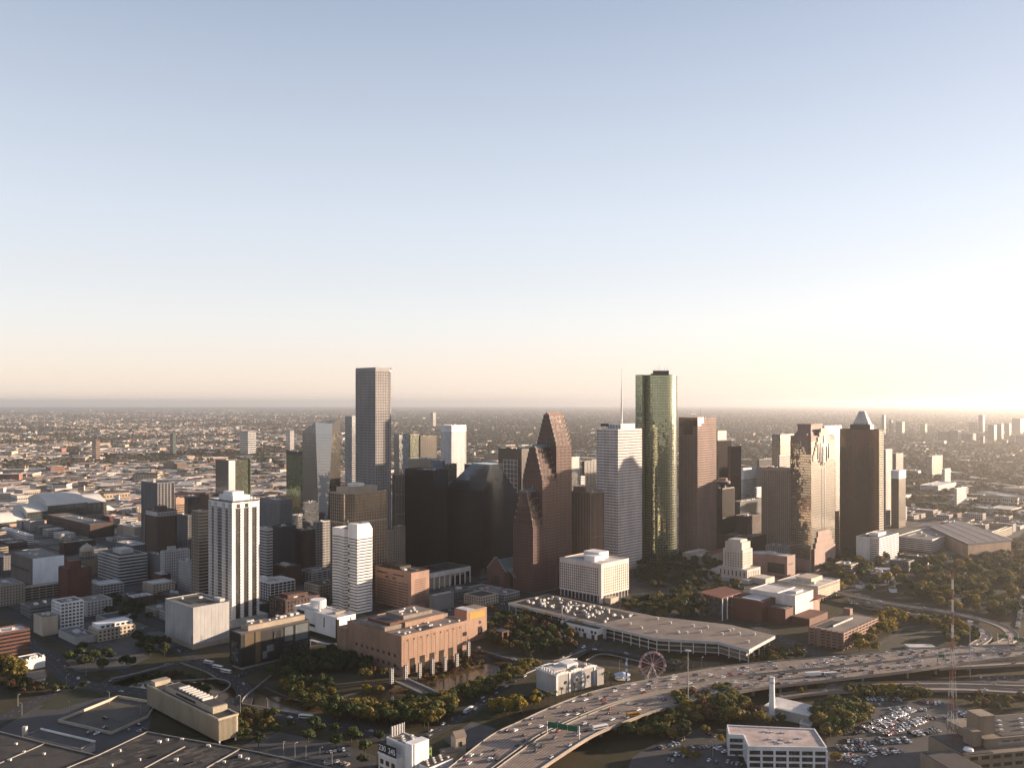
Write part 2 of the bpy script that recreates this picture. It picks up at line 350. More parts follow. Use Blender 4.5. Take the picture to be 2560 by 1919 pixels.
far2 = rng_(dist.outputs[1], 2000, 9000)
base = nmix(nt, far2, base, nmix(nt, rng_(noise(.0016, 6), .35, .65), (.075, .062, .045), (.15, .12, .09)))  # far plain lightened: pale roofs and streets, plus haze put into the colour
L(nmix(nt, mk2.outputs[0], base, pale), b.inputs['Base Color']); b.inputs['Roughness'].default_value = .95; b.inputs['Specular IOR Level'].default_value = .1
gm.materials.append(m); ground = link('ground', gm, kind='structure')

wm = bpy.data.materials.new('bayou_water'); wm.use_nodes = True; wb = wm.node_tree.nodes['Principled BSDF']
wb.inputs['Base Color'].default_value = (.085, .055, .028, 1); wb.inputs['Roughness'].default_value = .18
wnz = wm.node_tree.nodes.new('ShaderNodeTexNoise'); wnz.inputs['Scale'].default_value = .5; wbm = wm.node_tree.nodes.new('ShaderNodeBump'); wbm.inputs['Strength'].default_value = .25
wm.node_tree.links.new(wnz.outputs['Fac'], wbm.inputs['Height']); wm.node_tree.links.new(wbm.outputs[0], wb.inputs['Normal'])
bw = MB(); sb = sides(smooth(BAYOU, 4), 44)
for (l0, r0), (l1, r1) in zip(sb, sb[1:]): bw.poly([(r0.x, r0.y, -4.3), (r1.x, r1.y, -4.3), (l1.x, l1.y, -4.3), (l0.x, l0.y, -4.3)])
bw.build('water', wm, None, 'structure')

# city blocks (raised pavements) and the streets between them
slab = MB(); slab.box(0, 76, 0, 76, -.4, .15); slabm = slab.mesh('pavement', paving)
for a in range(-4, 14):
    for bb in range(-9, 7):
        if bb >= 6 and a < 4: continue
        if bb == 5 and a < 0: continue
        if bb == 4 and a < -1: continue
        C = ab(a + .12, bb + .88)
        if float(bdist(C.x + 5, C.y + 40)) < 75: continue
        if abs((C.x) / C.y) > .75: continue
        struct(link('pavement', slabm, None, 'structure', (C.x, C.y, 0), GROT))
for a in range(-4, 14):
    top = 7 if a > 4 else 6 if a >= 0 else 4 if a > -3 else 3.4
    strip('street', [ab(a, -9), ab(a, top)], 15, .035, .3, asphalt)
for bb in range(-9, 8):
    lo = -4 if bb < 3 else -3.4 if bb == 3 else -1.6 if bb == 4 else 0 if bb < 7 else 4
    strip('street', [ab(lo, bb), ab(13.5, bb)], 15, .045, .3, asphalt)
# lane dashes on the open streets
def dashes(name, pts, w, z, offs, step=11, ln=3.5, wd=.28):
    b = MB(); s = [0]
    for p, q in zip(pts, pts[1:]): s.append(s[-1] + (q - p).length)
    def at(t):
        for i in range(len(pts) - 1):
            if t <= s[i + 1]:
                d = (pts[i + 1] - pts[i]).normalized(); return pts[i] + d * (t - s[i]), d
        return pts[-1], (pts[-1] - pts[-2]).normalized()
    for o in offs:
        t = 2
        while t + ln < s[-1]:
            p, d = at(t); q, d2 = at(t + ln); n = Vector((-d.y, d.x)); p = p + n * o; q = q + n * o
            b.poly([(p.x - n.x * wd / 2, p.y - n.y * wd / 2, z), (q.x - n.x * wd / 2, q.y - n.y * wd / 2, z), (q.x + n.x * wd / 2, q.y + n.y * wd / 2, z), (p.x + n.x * wd / 2, p.y + n.y * wd / 2, z)]); t += step
    o = b.build(name, paintw, None, 'structure'); return o
NEAR_ROADS = [
    ('road', ((333, 1566), (434, 1614), (492, 1648), (580, 1702)), 17), ('road', ((60, 1600), (124, 1643), (185, 1700), (260, 1718), (373, 1733), (521, 1761), (602, 1780), (716, 1787), (849, 1811), (912, 1830), (1010, 1856)), 19),
    ('road', ((255, 1712), (300, 1692), (450, 1656), (500, 1648)), 12), ('road', ((576, 1696), (612, 1725), (600, 1772)), 15), ('road', ((-60, 1830), (0, 1800), (87, 1752), (190, 1712)), 16),
    ('road', ((1393, 1650), (1355, 1664), (1242, 1725), (1175, 1777), (1117, 1811), (1020, 1862)), 13), ('road', ((1150, 1608), (1196, 1622), (1283, 1647), (1393, 1652), (1465, 1620), (1540, 1590)), 14),
    ('road', ((1465, 1620), (1543, 1627), (1601, 1641), (1700, 1660)), 12), ('road', ((1880, 1560), (1938, 1590), (2016, 1622), (2070, 1650)), 18), ('road', ((1240, 1508), (1380, 1580), (1470, 1622)), 13),
    ('road', ((570, 1702), (640, 1668), (706, 1650), (760, 1640)), 13), ('road', ((1090, 1530), (1240, 1510), (1400, 1505)), 14)]
for i, (nm, q, w) in enumerate(NEAR_ROADS):
    P = pl(q); z = .07 + .012 * i
    strip(nm, P, w, z, 1.3, asphalt); dashes('road_marking', P, w, z + .006, (-w / 6, w / 6))
SHEETS = [0]
def sheet(name, pxs, m, z=.06, kind='structure', zp=0):
    SHEETS[0] += 1; z = .05 + .0045 * (SHEETS[0] % 5) if z < .07 else z + .03; b = MB(); b.poly([(p.x, p.y, z) for p in ccw2([gp(x, y, zp) for x, y in pxs])]); return b.build(name, m, None, kind)
def ccw2(p): return p if area2(p) > 0 else p[::-1]
def d2(*q): return [(2060 + x / 2.864, 1340 + y / 2.864) for x, y in q]
def c4(*q): return [(1640 + x / 3.455, 1439 + y / 3.455) for x, y in q]
def b2(*q): return [(1080 + x / 3.455, 1360 + y / 3.455) for x, y in q]
def d1(*q): return [(600 + x / 3.455, 1600 + y / 3.455) for x, y in q]
def a2(*q): return [(x / 3.455, 1440 + y / 3.455) for x, y in q]
def a4(*q): return [(500 + x / 3.455, 1300 + y / 3.455) for x, y in q]
sheet('parking_lot', d2((20, 1440), (380, 1170), (900, 1170), (1100, 1300), (900, 1480), (760, 1760), (-20, 1760)), lotm, .05)
sheet('parking_lot', d2((980, 1040), (1100, 985), (1432, 1000), (1600, 1100), (1432, 1110)), lotm, .05)
sheet('parking_lot', c4((-200, 1560), (0, 1440), (380, 1310), (600, 1400), (700, 1560), (900, 1800), (-300, 1800)), lotm, .05)
sheet('parking_lot', d1((180, 830), (330, 790), (900, 900), (1180, 1000), (1160, 1180), (700, 1150), (10, 915)), lotm, .05)
sheet('parking_lot', d2((150, 440), (480, 470), (560, 540), (280, 520)), lotm, .05)
sheet('gravel_yard', d1((1760, 860), (2000, 700), (2212, 760), (2160, 850), (1900, 960)), paving, .05)
sheet('lawn', d2((380, 760), (540, 660), (760, 650), (880, 700), (860, 790), (600, 830), (390, 830)), grassm, .05)
sheet('lawn', a2((330, 1150), (480, 1020), (840, 1010), (880, 1040), (500, 1150)), grassm, .05)
sheet('plaza', a2((520, 770), (700, 640), (1180, 640), (1300, 700), (1100, 790), (700, 830)), paving, .05)
strip('path', pl(a4((560, 1440), (700, 1500), (900, 1560), (1150, 1540), (1400, 1470))), 3, .04, .1, dirt)
strip('path', pl(a4((600, 1420), (640, 1390), (760, 1380))), 3, .045, .1, dirt)
strip('path', pl(d2((380, 770), (500, 720), (560, 660), (700, 640), (900, 650))), 4, .06, .1, paving)
strip('path', pl(c4((440, 340), (300, 300), (150, 330), (60, 420))), 6, .06, .1, paving)
sheet('plaza', b2((1680, 300), (2050, 330), (2250, 470), (2100, 520), (1720, 420)), paving, .05)
sheet('forecourt', a2((0, 1320), (330, 1110), (1020, 1030), (1350, 1085), (1280, 1330), (900, 1560), (0, 1560)), lotm, .05)

# parapets of the bayou bridges and the approach streets
for q in (((1290, 965), (1540, 1015), (1800, 1062), (1900, 1010), (1985, 945), (1965, 905), (1870, 880)), ((960, 885), (1200, 830), (1500, 750)), ((1190, 925), (1500, 905), (1870, 878)), ((1560, 745), (1770, 820), (1880, 885))):
    tag(strip('bridge_parapet', pl(a2(*q), .6), .7, 1.25, 1.3, kerb, None), {1290: 'pale curved parapet bending round the dark bayou void beside the buses', 960: 'parapet of the narrow ramp rising from the left junction', 1190: 'low parapet across the middle of the bayou void', 1560: 'parapet running beside the three parked white buses'}[q[0][0]], 'parapet', 'bayou bridge parapets')
for k, (q, lab) in enumerate(((d1((20, 545), (20, 520), (60, 470), (270, 300)), 'pale parapet of the bayou bridge climbing towards the dark cube building'), (d1((20, 545), (250, 590), (690, 665)), 'long low parapet beside the street with the white city bus'),
                               (b2((400, 905), (700, 990), (1050, 1005), (1330, 905)), 'curved parapet of the street below the theatre park'), (b2((810, 1115), (950, 1055)), 'short parapet behind the white aquarium pavilion'), (b2((1330, 1000), (1480, 945), (1800, 1010)), 'parapet beside the street under the fairground wheel'))):
    tag(strip('bridge_parapet', pl(q, .6), .7, 1.2, 1.25, kerb, None), lab, 'parapet', 'bayou bridge parapets')

# elevated motorway
ZF = 11.0
FE = [(1040, 1985), (1123, 1919), (1225, 1840), (1300, 1803), (1369, 1771), (1442, 1742), (1508, 1722), (1595, 1704), (1720, 1681), (1825, 1664), (1947, 1652), (2074, 1642), (2228, 1628), (2350, 1618), (2560, 1611), (2800, 1606)]
NE = [(1265, 1985), (1356, 1919), (1465, 1848), (1514, 1823), (1572, 1800), (1630, 1779), (1680, 1766), (1740, 1751), (1814, 1735), (1900, 1720), (2010, 1707), (2090, 1698), (2280, 1676), (2400, 1658), (2560, 1640), (2800, 1622)]
fe = pl(FE, ZF, 5); ne = pl(NE, ZF, 5)
def along(t0, w):                               # a line across the deck from far edge (0) to near edge (1)
    return [p.lerp(q, w) for p, q in zip(fe, ne)]
def deck(name, w0, w1, z, m, thick=1.5):
    b = MB(); P, Q = along(0, w0), along(0, w1)
    for p0, p1, q0, q1 in zip(P, P[1:], Q, Q[1:]):
        b.poly([(q0.x, q0.y, z), (q1.x, q1.y, z), (p1.x, p1.y, z), (p0.x, p0.y, z)])
        b.poly([(p0.x, p0.y, z - thick), (p1.x, p1.y, z - thick), (q1.x, q1.y, z - thick), (q0.x, q0.y, z - thick)])
        b.poly([(p0.x, p0.y, z), (p1.x, p1.y, z), (p1.x, p1.y, z - thick), (p0.x, p0.y, z - thick)])
        b.poly([(q1.x, q1.y, z), (q0.x, q0.y, z), (q0.x, q0.y, z - thick), (q1.x, q1.y, z - thick)])
    return b.build(name, m, None)
dk1 = deck('motorway_deck', 0, .47, ZF, deckm); dk1['kind'] = 'structure'
dk2 = deck('motorway_deck', .52, 1, ZF, deckm); dk2['kind'] = 'structure'
for w, lab in ((.004, 'far concrete barrier wall of the curved motorway'), (.468, 'median barrier of the far motorway carriageway'), (.523, 'median barrier of the near motorway carriageway'), (.996, 'near concrete barrier wall of the curved motorway')):
    tag(strip('crash_barrier', along(0, w), .45, ZF + 1.05, 1.0, kerb, None), lab, 'barrier', 'motorway barriers')
for w0, w1 in ((.03, .445), (.55, .97)):
    for k in range(6):
        t = w0 + (w1 - w0) * k / 5
        if k in (0, 5): strip('lane_marking', along(0, t), .3, ZF + .03, .02, paintw)
        else: dashes('lane_marking', along(0, t), 0, ZF + .03, (0,), 12, 4, .3)
pc = MB(); pc.box(-1.1, 1.1, -.9, .9, 0, ZF - 2.6); pc.box(-1.2, 1.2, -7, 7, ZF - 2.6, ZF - 1.6); pcm = pc.mesh('pier', conc)
PIERPTS = []
for k in range(3, len(fe) - 1, 3):
    for w in (.22, .78):
        p = fe[k].lerp(ne[k], w); t = (fe[k + 1] - fe[k - 1]).normalized()
        o = link('motorway_pier', pcm, None, None, (p.x, p.y, float(gz(p.x, p.y))), math.atan2(t.y, t.x))
        o.scale.z = (ZF - 1.52 - float(gz(p.x, p.y))) / (ZF - 1.6)
        PIERPTS.append((o, p, w))
PIERPTS.sort(key=lambda q: q[1].x / q[1].y)
ORD = ['first', 'second', 'third', 'fourth', 'fifth', 'sixth', 'seventh', 'eighth', 'ninth', 'tenth', 'eleventh', 'twelfth', 'thirteenth', 'fourteenth', 'fifteenth', 'sixteenth', 'seventeenth', 'eighteenth', 'nineteenth', 'twentieth']
def nth(i): 
    if i < 20: return ORD[i]
    n = i + 1; return f"{n}{'th' if 10 < n % 100 < 14 else {1: 'st', 2: 'nd', 3: 'rd'}.get(n % 10, 'th')}"
cnt = {}
for o, p, w in PIERPTS:
    s = 'far' if w < .5 else 'near'; i = cnt.get(s, 0); cnt[s] = i + 1
    tag(o, f'concrete pier under the {s} motorway carriageway, {nth(i)} from the left', 'pier', 'motorway piers')
# wheel-worn lanes and deck joints
worn = mat('worn_lane', (.27, .21, .17), rough=.7, var=.25, scale=.1)
for w0, w1 in ((.03, .445), (.55, .97)):
    for k in range(5):
        for o in (-.24, .24): strip('worn_lane', along(0, w0 + (w1 - w0) * (k + .5 + o) / 5), 1.0, ZF + .012, .008, worn)
for k in range(2, len(fe) - 2):
    for w0, w1 in ((.008, .462), (.528, .99)): p, q = fe[k].lerp(ne[k], w0), fe[k].lerp(ne[k], w1); strip('deck_joint', [p, q], .35, ZF + .02, .01, dgrey)
# ramps
def ramp(name, q, w, z, lab):
    P = pl(q, z); o = strip(name, P, w, z, 1.2, deckm); s = sides(P, w - .5)
    for i, sd_ in enumerate(('near', 'far')): tag(strip('crash_barrier', [x[1 - i] for x in s], .4, z + .95, .9, kerb, None), f'{sd_} barrier of the {lab}', 'barrier', 'ramp barriers')
    return P
RAMP1 = ramp('ramp', [(2085, 1474), (2102, 1481), (2228, 1508), (2374, 1530), (2479, 1556), (2528, 1582), (2515, 1604), (2440, 1624)], 12, 6.0, 'wide outer loop ramp')
RAMP2 = ramp('ramp', [(2137, 1496), (2242, 1527), (2357, 1545), (2437, 1565), (2466, 1590), (2436, 1614)], 11, 4.0, 'inner loop ramp beside the lawn')
RAMP3 = ramp('ramp', [(1930, 1742), (2060, 1727), (2230, 1722), (2400, 1722), (2600, 1732)], 11, 3.2, 'lower frontage road')
RAMP4 = ramp('ramp', [(2060, 1712), (2230, 1708), (2400, 1708), (2600, 1714)], 9, 3.6, 'upper frontage road')
RAMP5 = ramp('ramp', [(2340, 1668), (2440, 1663), (2600, 1655), (2750, 1650)], 9, 9.0, 'exit ramp leaving at the frame edge')

# ------------------------------------------------------------------ skyline towers
# tallest five-sided granite tower
g = geo(890, 939, 973, 920, d=1262); u, v = g['u'], g['v']
chp = [(0, 0), (u, 0), (u + 30, 34), (u + 30, v), (0, v)]
g['u'] = u + 30
t = tower('office_tower', 'tallest grey granite tower with a narrow sunlit corner face', g, mat('grey_granite', (.36, .345, .34)), g_dark, 'grid', poly=chp, units=5, roofm=roofd, over=dict(band=1.35, pier=1.1, bay=3.0, dep=.35), top=4)
sl_ = MB(); sl_.box(-3, 3, -.3, .3, 0, 14).build('corner_slot', black, t, loc=(u + 15, 17, g['h'] - 18)).rotation_euler.z = math.atan2(34, 30)
for k in range(5): MB().tube((0, 0, 0), (0, 0, 6 + 2 * (k % 3)), .25, .1, 5).build('antenna', steel, t, loc=(8 + 9 * k, 14 + 6 * (k % 3), g['h']))
# faceted glass tower with tapering bright corner
g = geo(756, 806, 852, 1046, d=1385); u, v, h = g['u'], g['v'], g['h']
root = thing('office_tower', 'faceted mirror glass tower with a bright tapering corner facet', 'tower', g['C'], g['r'])
b = MB(); cb0, ct = 5.0, 19.0; hl = zat(1077, g['C'].y + v * .68); hr = h
q0 = [(cb0, 0), (u, 0), (u, v), (0, v), (0, cb0)]; q1z = [h - 8, h + 1, h - 6, hl, h - 6]
q1 = [(ct, 0), (u - 1, 0), (u - 1, v), (0, v), (0, ct)]
for k in range(5):
    j = (k + 1) % 5; mi = {0: 1, 4: 2}.get(k, 0)
    b.poly([(*q0[k], 0), (*q0[j], 0), (*q1[j], q1z[j]), (*q1[k], q1z[k])], mi)
b.build('glazing', [g_mirror, g_gold, g_sky], root)
Wm = MB()
for k in range(44):
    z = 5 + k * 4.6; f = z / h
    pp = [(a0[0] * (1 - f) + a1[0] * f, a0[1] * (1 - f) + a1[1] * f) for a0, a1 in zip(q0, q1)]
    Wm.ring(pp, -.02, .05, z, z + .22)
Wm.build('facade_grid', dgrey, root, kind='stuff')
b = MB(); b.prism([(ct + 1, .6), (u - 1.5, .6), (u - 1.5, v - 1), (.6, v - 1), (.6, ct + 1)], 180, hl - 2); b.build('roof', roofd, root)
b = MB(); b.poly([(ct, -.1, h - 22), (u - 1, -.1, h - 22), (u - 1, -.1, h + 8), (u - 6, -.1, h - 3), (ct, -.1, h - 8)]); b.poly([(ct, .5, h - 22), (u - 1, .5, h - 22), (u - 1, .5, h + 8), (u - 6, .5, h - 3), (ct, .5, h - 8)][::-1]); b.build('crown_screen', black, root)

tower('office_tower', 'pale banded tower half hidden behind the tallest granite tower', geo(863, 880, 905, 1041, d=1850), silver, g_blue, 'bands', units=2)
tower('office_tower', 'grey mirror tower showing beside the right edge of the tallest tower', geo(985, 998, 1022, 1086, d=1750), greyp, g_mirror, 'slick', units=3)
t = tower('office_tower', 'slim green glass tower with a sunlit face behind the dark towers', geo(1020, 1026, 1048, 1087, d=1900), beige, g_lime, 'curtain', units=2)
tower('office_tower', 'brown bronze glass tower left of the distant white tower', geo(1047, 1051, 1092, 1091, d=1800), bronze, g_bronze, 'curtain', units=3, over=dict(pier=.7, bay=5))
tower('office_tower', 'white tower with dark ribbon windows on its shaded face', geo(1103, 1129, 1165, 1064, d=1750), white, g_dark, 'white', top=12, units=2, over=dict(band=1.9, pier=1.4, bay=3.6))
t = tower('office_tower', 'black glass tower with a white square grid behind the gabled tower', geo(1246, 1304, 1326, 1124, d=1450), black, g_bronze, 'slick', units=3)
gg = geo(1246, 1304, 1326, 1124, d=1450)
for k in range(5): part(t, 'grid_post', white, -.7, -.1, gg['v'] * (.16 + .15 * k), gg['v'] * (.16 + .15 * k) + .8, 30, gg['h'] - 17)
for k in range(9): part(t, 'grid_rail', white, -.72, -.12, gg['v'] * .16, gg['v'] * .77, gg['h'] - 18 - k * 7.4, gg['h'] - 17.2 - k * 7.4)
tower('office_block', 'pale stone block between the gabled tower and the white tower', geo(1422, 1427, 1449, 1144, d=1700), offwhite, g_dark, 'old', cat='building', units=2)
tower('office_block', 'dark brown open-floored block left of the white banded tower', geo(1456, 1461, 1500, 1154, d=1640), bronze, g_black, 'gar', cat='building', units=2)
tower('office_block', 'small dark glass block right of the gabled tower', geo(1424, 1428, 1444, 1183, d=1520), dgrey, g_blue, 'curtain', cat='building', units=1)
tower('office_block', 'pale low block with stepped roof behind the gabled tower', geo(1448, 1452, 1462, 1192, d=1560), offwhite, g_dark, 'bands', cat='building', units=1)

# green glass, Hess-type slab and its neighbours on the left
g = geo(540, 572, 624, 1152, d=2000)
t = tower('office_tower', 'green glass tower with a tall white stone slab on its corner', g, bronze, g_lime, 'curtain', units=2, over=dict(band=.7))
part(t, 'stone_slab', offwhite, -.6, 15, -1.2, 2.4, 0, g['h'] + 1); part(t, 'dark_side', g_black, -1.0, -.4, 2.5, g['v'], 0, g['h'] + 1.5)
part(t, 'green_fin', g_lime, g['u'] - .5, g['u'] + 3, -2, 6, 0, g['h'] + 4)
t = tower('office_tower', 'olive glass tower left of the faceted mirror tower', geo(716, 752, 764, 1130, d=1700), bronze, g_lime, 'curtain', units=3, top=6)
tower('office_tower', 'grey masonry tower with columned top behind the white apartment tower', geo(650, 700, 729, 1252, d=1300), greyp, g_dark, 'old', units=4, top=5)
tower('office_tower', 'pale windowless-sided slab in shadow right of the white apartment tower', geo(647, 668, 681, 1322, d=1220), palec, g_dark, 'bands', units=2, top=2, skip=())
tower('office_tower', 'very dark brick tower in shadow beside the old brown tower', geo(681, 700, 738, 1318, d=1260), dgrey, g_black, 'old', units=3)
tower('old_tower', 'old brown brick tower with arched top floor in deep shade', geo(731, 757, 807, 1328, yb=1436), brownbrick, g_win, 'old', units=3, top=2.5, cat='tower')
tower('office_block', 'dark block with pale cornice left of the rounded glass tower', geo(784, 791, 828, 1306, d=1330), palec, g_dark, 'fine', cat='building', units=3)
tower('old_tower', 'tawny stone tower with crenellated top beside the black glass towers', geo(982, 988, 1014, 1188, d=1330), beige, g_win, 'stripes', units=1, over=dict(band=2, fh=30))
tower('old_tower', 'lower stone shoulder block below the tawny crenellated tower', geo(980, 984, 1012, 1318, d=1270), beige, g_win, 'old', cat='building', units=2)

# rounded glass tower (behind the white zigzag tower)
g = geo(826, 868, 967, 1236, d=1125); u, v, h = g['u'], g['v'], g['h']; rr = 13
arc = [(rr - rr * math.cos(rad(a)), rr - rr * math.sin(rad(a))) for a in range(0, 91, 10)]
p = arc + [(u, 0), (u, v), (0, v)]
t = tower('office_tower', 'glass tower with pale grid and rounded sunlit corner behind the zigzag tower', g, beige, g_bronze, 'curtain', poly=p, units=3, over=dict(band=.5, pier=.45, bay=4.2, dep=.3), par=1.5)
part(t, 'penthouse', beige, u * .06, u * .8, v * .12, v * .8, h + .1, h + 8); part(t, 'roof_box', offwhite, u * .3, u * .55, v * .3, v * .7, h + 8.1, h + 12)
for zz in (.73,): b = MB(); b.ring(p, -.02, .5, h * zz, h * zz + 1.6); b.build('string_course', beige, t)

# white zigzag tower with dark ribbon windows
g = geo(831, 893, 937, 1325, yb=1536); h = g['h']; u, v = g['u'], g['v']
root = thing('zigzag_tower', 'white tower with zigzag walls and dark ribbon windows', 'tower', g['C'], g['r'])
p = [(0, 0), (u - 4, 0), (u + 1, 6), (u + 1, v), (0, v), (3, v - 8), (0, v * .52), (5, v * .46), (0, v * .36)]
nf = 25; fh = (h - 12) / nf; b = MB(); b.prism(offset(p, -.6), 0, h - 8, top=False); b.build('glazing', g_dark, root)
rm = MB(); rm.ring(p, -.62, 0, 0, fh * .62); rmesh = rm.mesh('wall_band', white)
for k in range(nf): link('wall_band', rmesh, root, None, (0, 0, 1 + k * fh))
b = MB(); b.ring(p, -.62, 0, 1 + nf * fh, h - 1); b.build('top_wall', white, root)
b = MB(); b.poly([(x, y, h - 4) for x, y in offset(p, -.5)]); b.build('roof', roofd, root)
b = MB(); b.poly([(0, 0, h - 1), (u - 4, 0, h - 1), (u - 8, 0, h + 7), (0, 0, h + 7)]); b.poly([(u - 4, 0, h - 1), (u + 1, 6, h - 1), (u - 4, 6, h + 7), (u - 8, 0, h + 7)])
b.poly([(0, 0, h - 1), (0, 0, h + 7), (0, v * .36, h + 7), (0, v * .36, h - 1)]); b.poly([(u - 8, .3, h + 7), (u - 4, 6, h + 7), (u - 4, v * .36, h + 7), (u - 8, v * .36, h + 5), (0.5, v * .36, h + 7), (.5, .3, h + 7)]); b.build('crown', white, root)
for k in range(9): part(root, 'stair_window', g_win, -.12, .3, v * .30, v * .36, h - 22 - k * 9, h - 19 - k * 9)

# white apartment tower with dark balcony bays
g = geo(522, 580, 648, 1252, yb=1568); h = g['h']; u, v = g['u'], g['v']
root = thing('apartment_tower', 'tall white apartment tower with columns of dark balconies', 'tower', g['C'], g['r'])
b = MB(); b.box(.5, u - .5, .5, v - .5, 0, h - .4); b.build('glazing', g_win, root)
nf = 38; fh = (h - 9) / nf; rgt = [(0, .13), (.30, .43), (.60, .73), (.90, 1)]; lft = [(0, .16), (.26, .42), (.60, .76), (.86, 1)]
for a0, a1 in rgt: part(root, 'wall_strip', white, u * a0, u * a1, -.3, .8, 0, h - 2 - (a0 > .8) * 6)
for a0, a1 in lft: part(root, 'wall_strip', offwhite, -.3, .8, v * a0 + .85, v * a1, 0, h - 2)
part(root, 'wall_strip', white, u * .02, u * .98, v - .6, v + .2, 0, h - 6); part(root, 'wall_strip', white, u - .6, u + .2, .9, v - .7, 0, h - 6)
wn_ = MB(); wn_.box(-.36, -.28, 0, 1.0, 0, 1.7); wmesh = wn_.mesh('window', g_win)
wlist = MB(); sill = MB()
for k in range(nf):
    z = 6 + k * fh
    for a0, a1 in lft:
        for c in (.28, .66): wlist.box(-.36, -.25, v * a0 + .85 + (v * (a1 - a0) - .85) * c - .6, v * a0 + .85 + (v * (a1 - a0) - .85) * c + .6, z, z + 1.9)
    for a0, a1 in ((.16, .26), (.42, .60), (.76, .86)): sill.box(.1, .7, v * a0, v * a1, z - .9, z - .35)
wlist.build('window_grid', g_win, root, 'stuff'); sill.build('facade_grid', offwhite, root, 'stuff')
bal = MB(); bal.box(0, u * .17 - .1, -1.1, .45, 0, .25); bal.box(0, u * .17 - .1, -1.1, -1.0, .25, 1.2); balm = bal.mesh('balcony', mat('balcony_dark', (.10, .085, .07)))
balf = MB(); balf.box(0, u * .17 - .1, -.1, .45, 0, .55); balfm = balf.mesh('spandrel', offwhite)
for k in range(nf - 1):
    for a0 in (.13, .43, .73): link('balcony', balm, root, None, (u * a0 + .05, 0, 6 + k * fh))
part(root, 'top_wall', white, -.25, u + .15, -.25, v + .1, h - 9, h - 2.2)
for a0 in (.13, .43): part(root, 'top_opening', g_win, u * a0 + 1, u * (a0 + .16), -.33, .2, h - 8.5, h - 4)
part(root, 'crown', white, u * .12, u * .75, v * .1, v * .7, h - 2.2, h + 5); part(root, 'crown_top', white, u * .2, u * .6, v * .2, v * .6, h + 5, h + 9)
for k in range(6): part(root, 'roof_fin', white, u * .92, u * .96, v * (.1 + .14 * k), v * (.15 + .14 * k), h - 2.2, h + 1.5)
part(root, 'podium', palec, -3, u + 10, -2.5, v + 4, 0, 9)

# gabled red granite tower: three stepped segments
dC = 1190.0; C0 = Vector(((1333 - CX) / F * dC, dC))
g0 = geo(1284, 1333, 1428, 1317, d=dC); W0 = g0['v']; U0 = g0['u']
root = thing('gabled_tower', 'red granite tower of three stepped gables with pale finials', 'tower', g0['C'], g0['r'])
segs = [(0, .235 * U0, 88, 133, 5), (.235 * U0, .60 * U0, 149, 192, 6), (.60 * U0, U0, 194, 236, 7)]
for si, (a0, a1, ze, zr, n) in enumerate(segs):
    Wm, Gm = MB(), MB()
    facade(Wm, Gm, rect(a0, a1, 0, W0), 0, ze, fh=4.0, bay=2.9, band=1.4, pier=1.1, dep=.4)
    stp = (zr - ze) / n
    for k in range(n):
        v0 = W0 * .5 * (k + .55) / (n + 2.2); z0 = ze + k * stp
        facade(Wm, Gm, rect(a0, a1, v0, W0 - v0), z0, z0 + stp, fh=stp, bay=2.9, band=1.3, pier=1.0, dep=.35)
        vp = W0 * .5 * max(0, (k - .45)) / (n + 2.2)
        Gm.poly([(a0, vp, z0 + .04), (a1, vp, z0 + .04), (a1, W0 - vp, z0 + .04), (a0, W0 - vp, z0 + .04)], 1)
        for e in (v0 + .5, W0 - v0 - .5): MB().box(-.4, .4, -.4, .4, 0, 2.6).build('finial', palec, root, loc=(a0 + .3, e, z0 + stp - .6))
        MB().box(-.4, .4, -.4, .4, 0, 2.2).build('finial', palec, root, loc=(a1 - .5, v0 + .5, z0 + stp - .6))
    Gm.build('glazing', [g_pink, redg], root); Wm.build('facade_grid', redg, root, 'stuff')
    v0 = W0 * .5 * (n - .2) / (n + 2.2); v1 = W0 - v0; vm = W0 / 2
    Rm = MB(); Rm.poly([(a0, v1, zr), (a0, v0, zr), (a0, vm, zr + 4)]); Rm.poly([(a1, v0, zr), (a1, v1, zr), (a1, vm, zr + 4)])
    Rm.poly([(a0, v0, zr), (a1, v0, zr), (a1, vm, zr + 4), (a0, vm, zr + 4)]); Rm.poly([(a1, v1, zr), (a0, v1, zr), (a0, vm, zr + 4), (a1, vm, zr + 4)]); Rm.build('gable_roof', copper if si < 2 else pinkg, root)
    for e in (a0 + .5, a1 - .5): MB().tube((0, 0, 0), (0, 0, 5.5), .35, .05, 5).build('finial', steel, root, loc=(e, vm, zr + 3.8))
for k in range(1): part(root, 'arch_door', g_black, U0 * .62, U0 * .74, -1.0, .2, 0, 22); part(root, 'arch_block', redg, U0 * .56, U0 * .80, -.8, .3, 0, 28)
# its banking hall with the stepped gable
g = geo(1235, 1262, 1290, 1400, d=1215); h = g['h']; U, V = 34, g['v'] + 14
root = thing('banking_hall', 'red granite hall with stepped gable and green ribbed roof', 'building', g['C'], g['r'])
b = MB(); b.box(0, U, 0, V, 0, 22); b.build('wall', redg, root)
n = 7
for k in range(n): part(root, 'gable_step', redg, -.2, 1.2, V * (.07 * k), V * (1 - .07 * k), 22 + k * 2.6, 22 + (k + 1) * 2.6)
for k in range(n):
    for e in (V * .07 * k + .8, V * (1 - .07 * k) - .8): MB().box(-.5, .5, -.5, .5, 0, 1.8).build('finial', palec, root, loc=(.5, e, 22 + (k + 1) * 2.6))
b = MB(); b.poly([(1.3, 1, 22), (U, 1, 22), (U, V / 2, 38), (1.3, V / 2, 38)]); b.poly([(1.3, V - 1, 22), (1.3, V / 2, 38), (U, V / 2, 38), (U, V - 1, 22)]); b.poly([(U, 1, 22), (U, V - 1, 22), (U, V / 2, 38)]); b.build('roof', copper, root)
for k in range(5): part(root, 'window', g_win, -.3, .2, V * (.3 + .09 * k), V * (.36 + .09 * k), 4, 16)
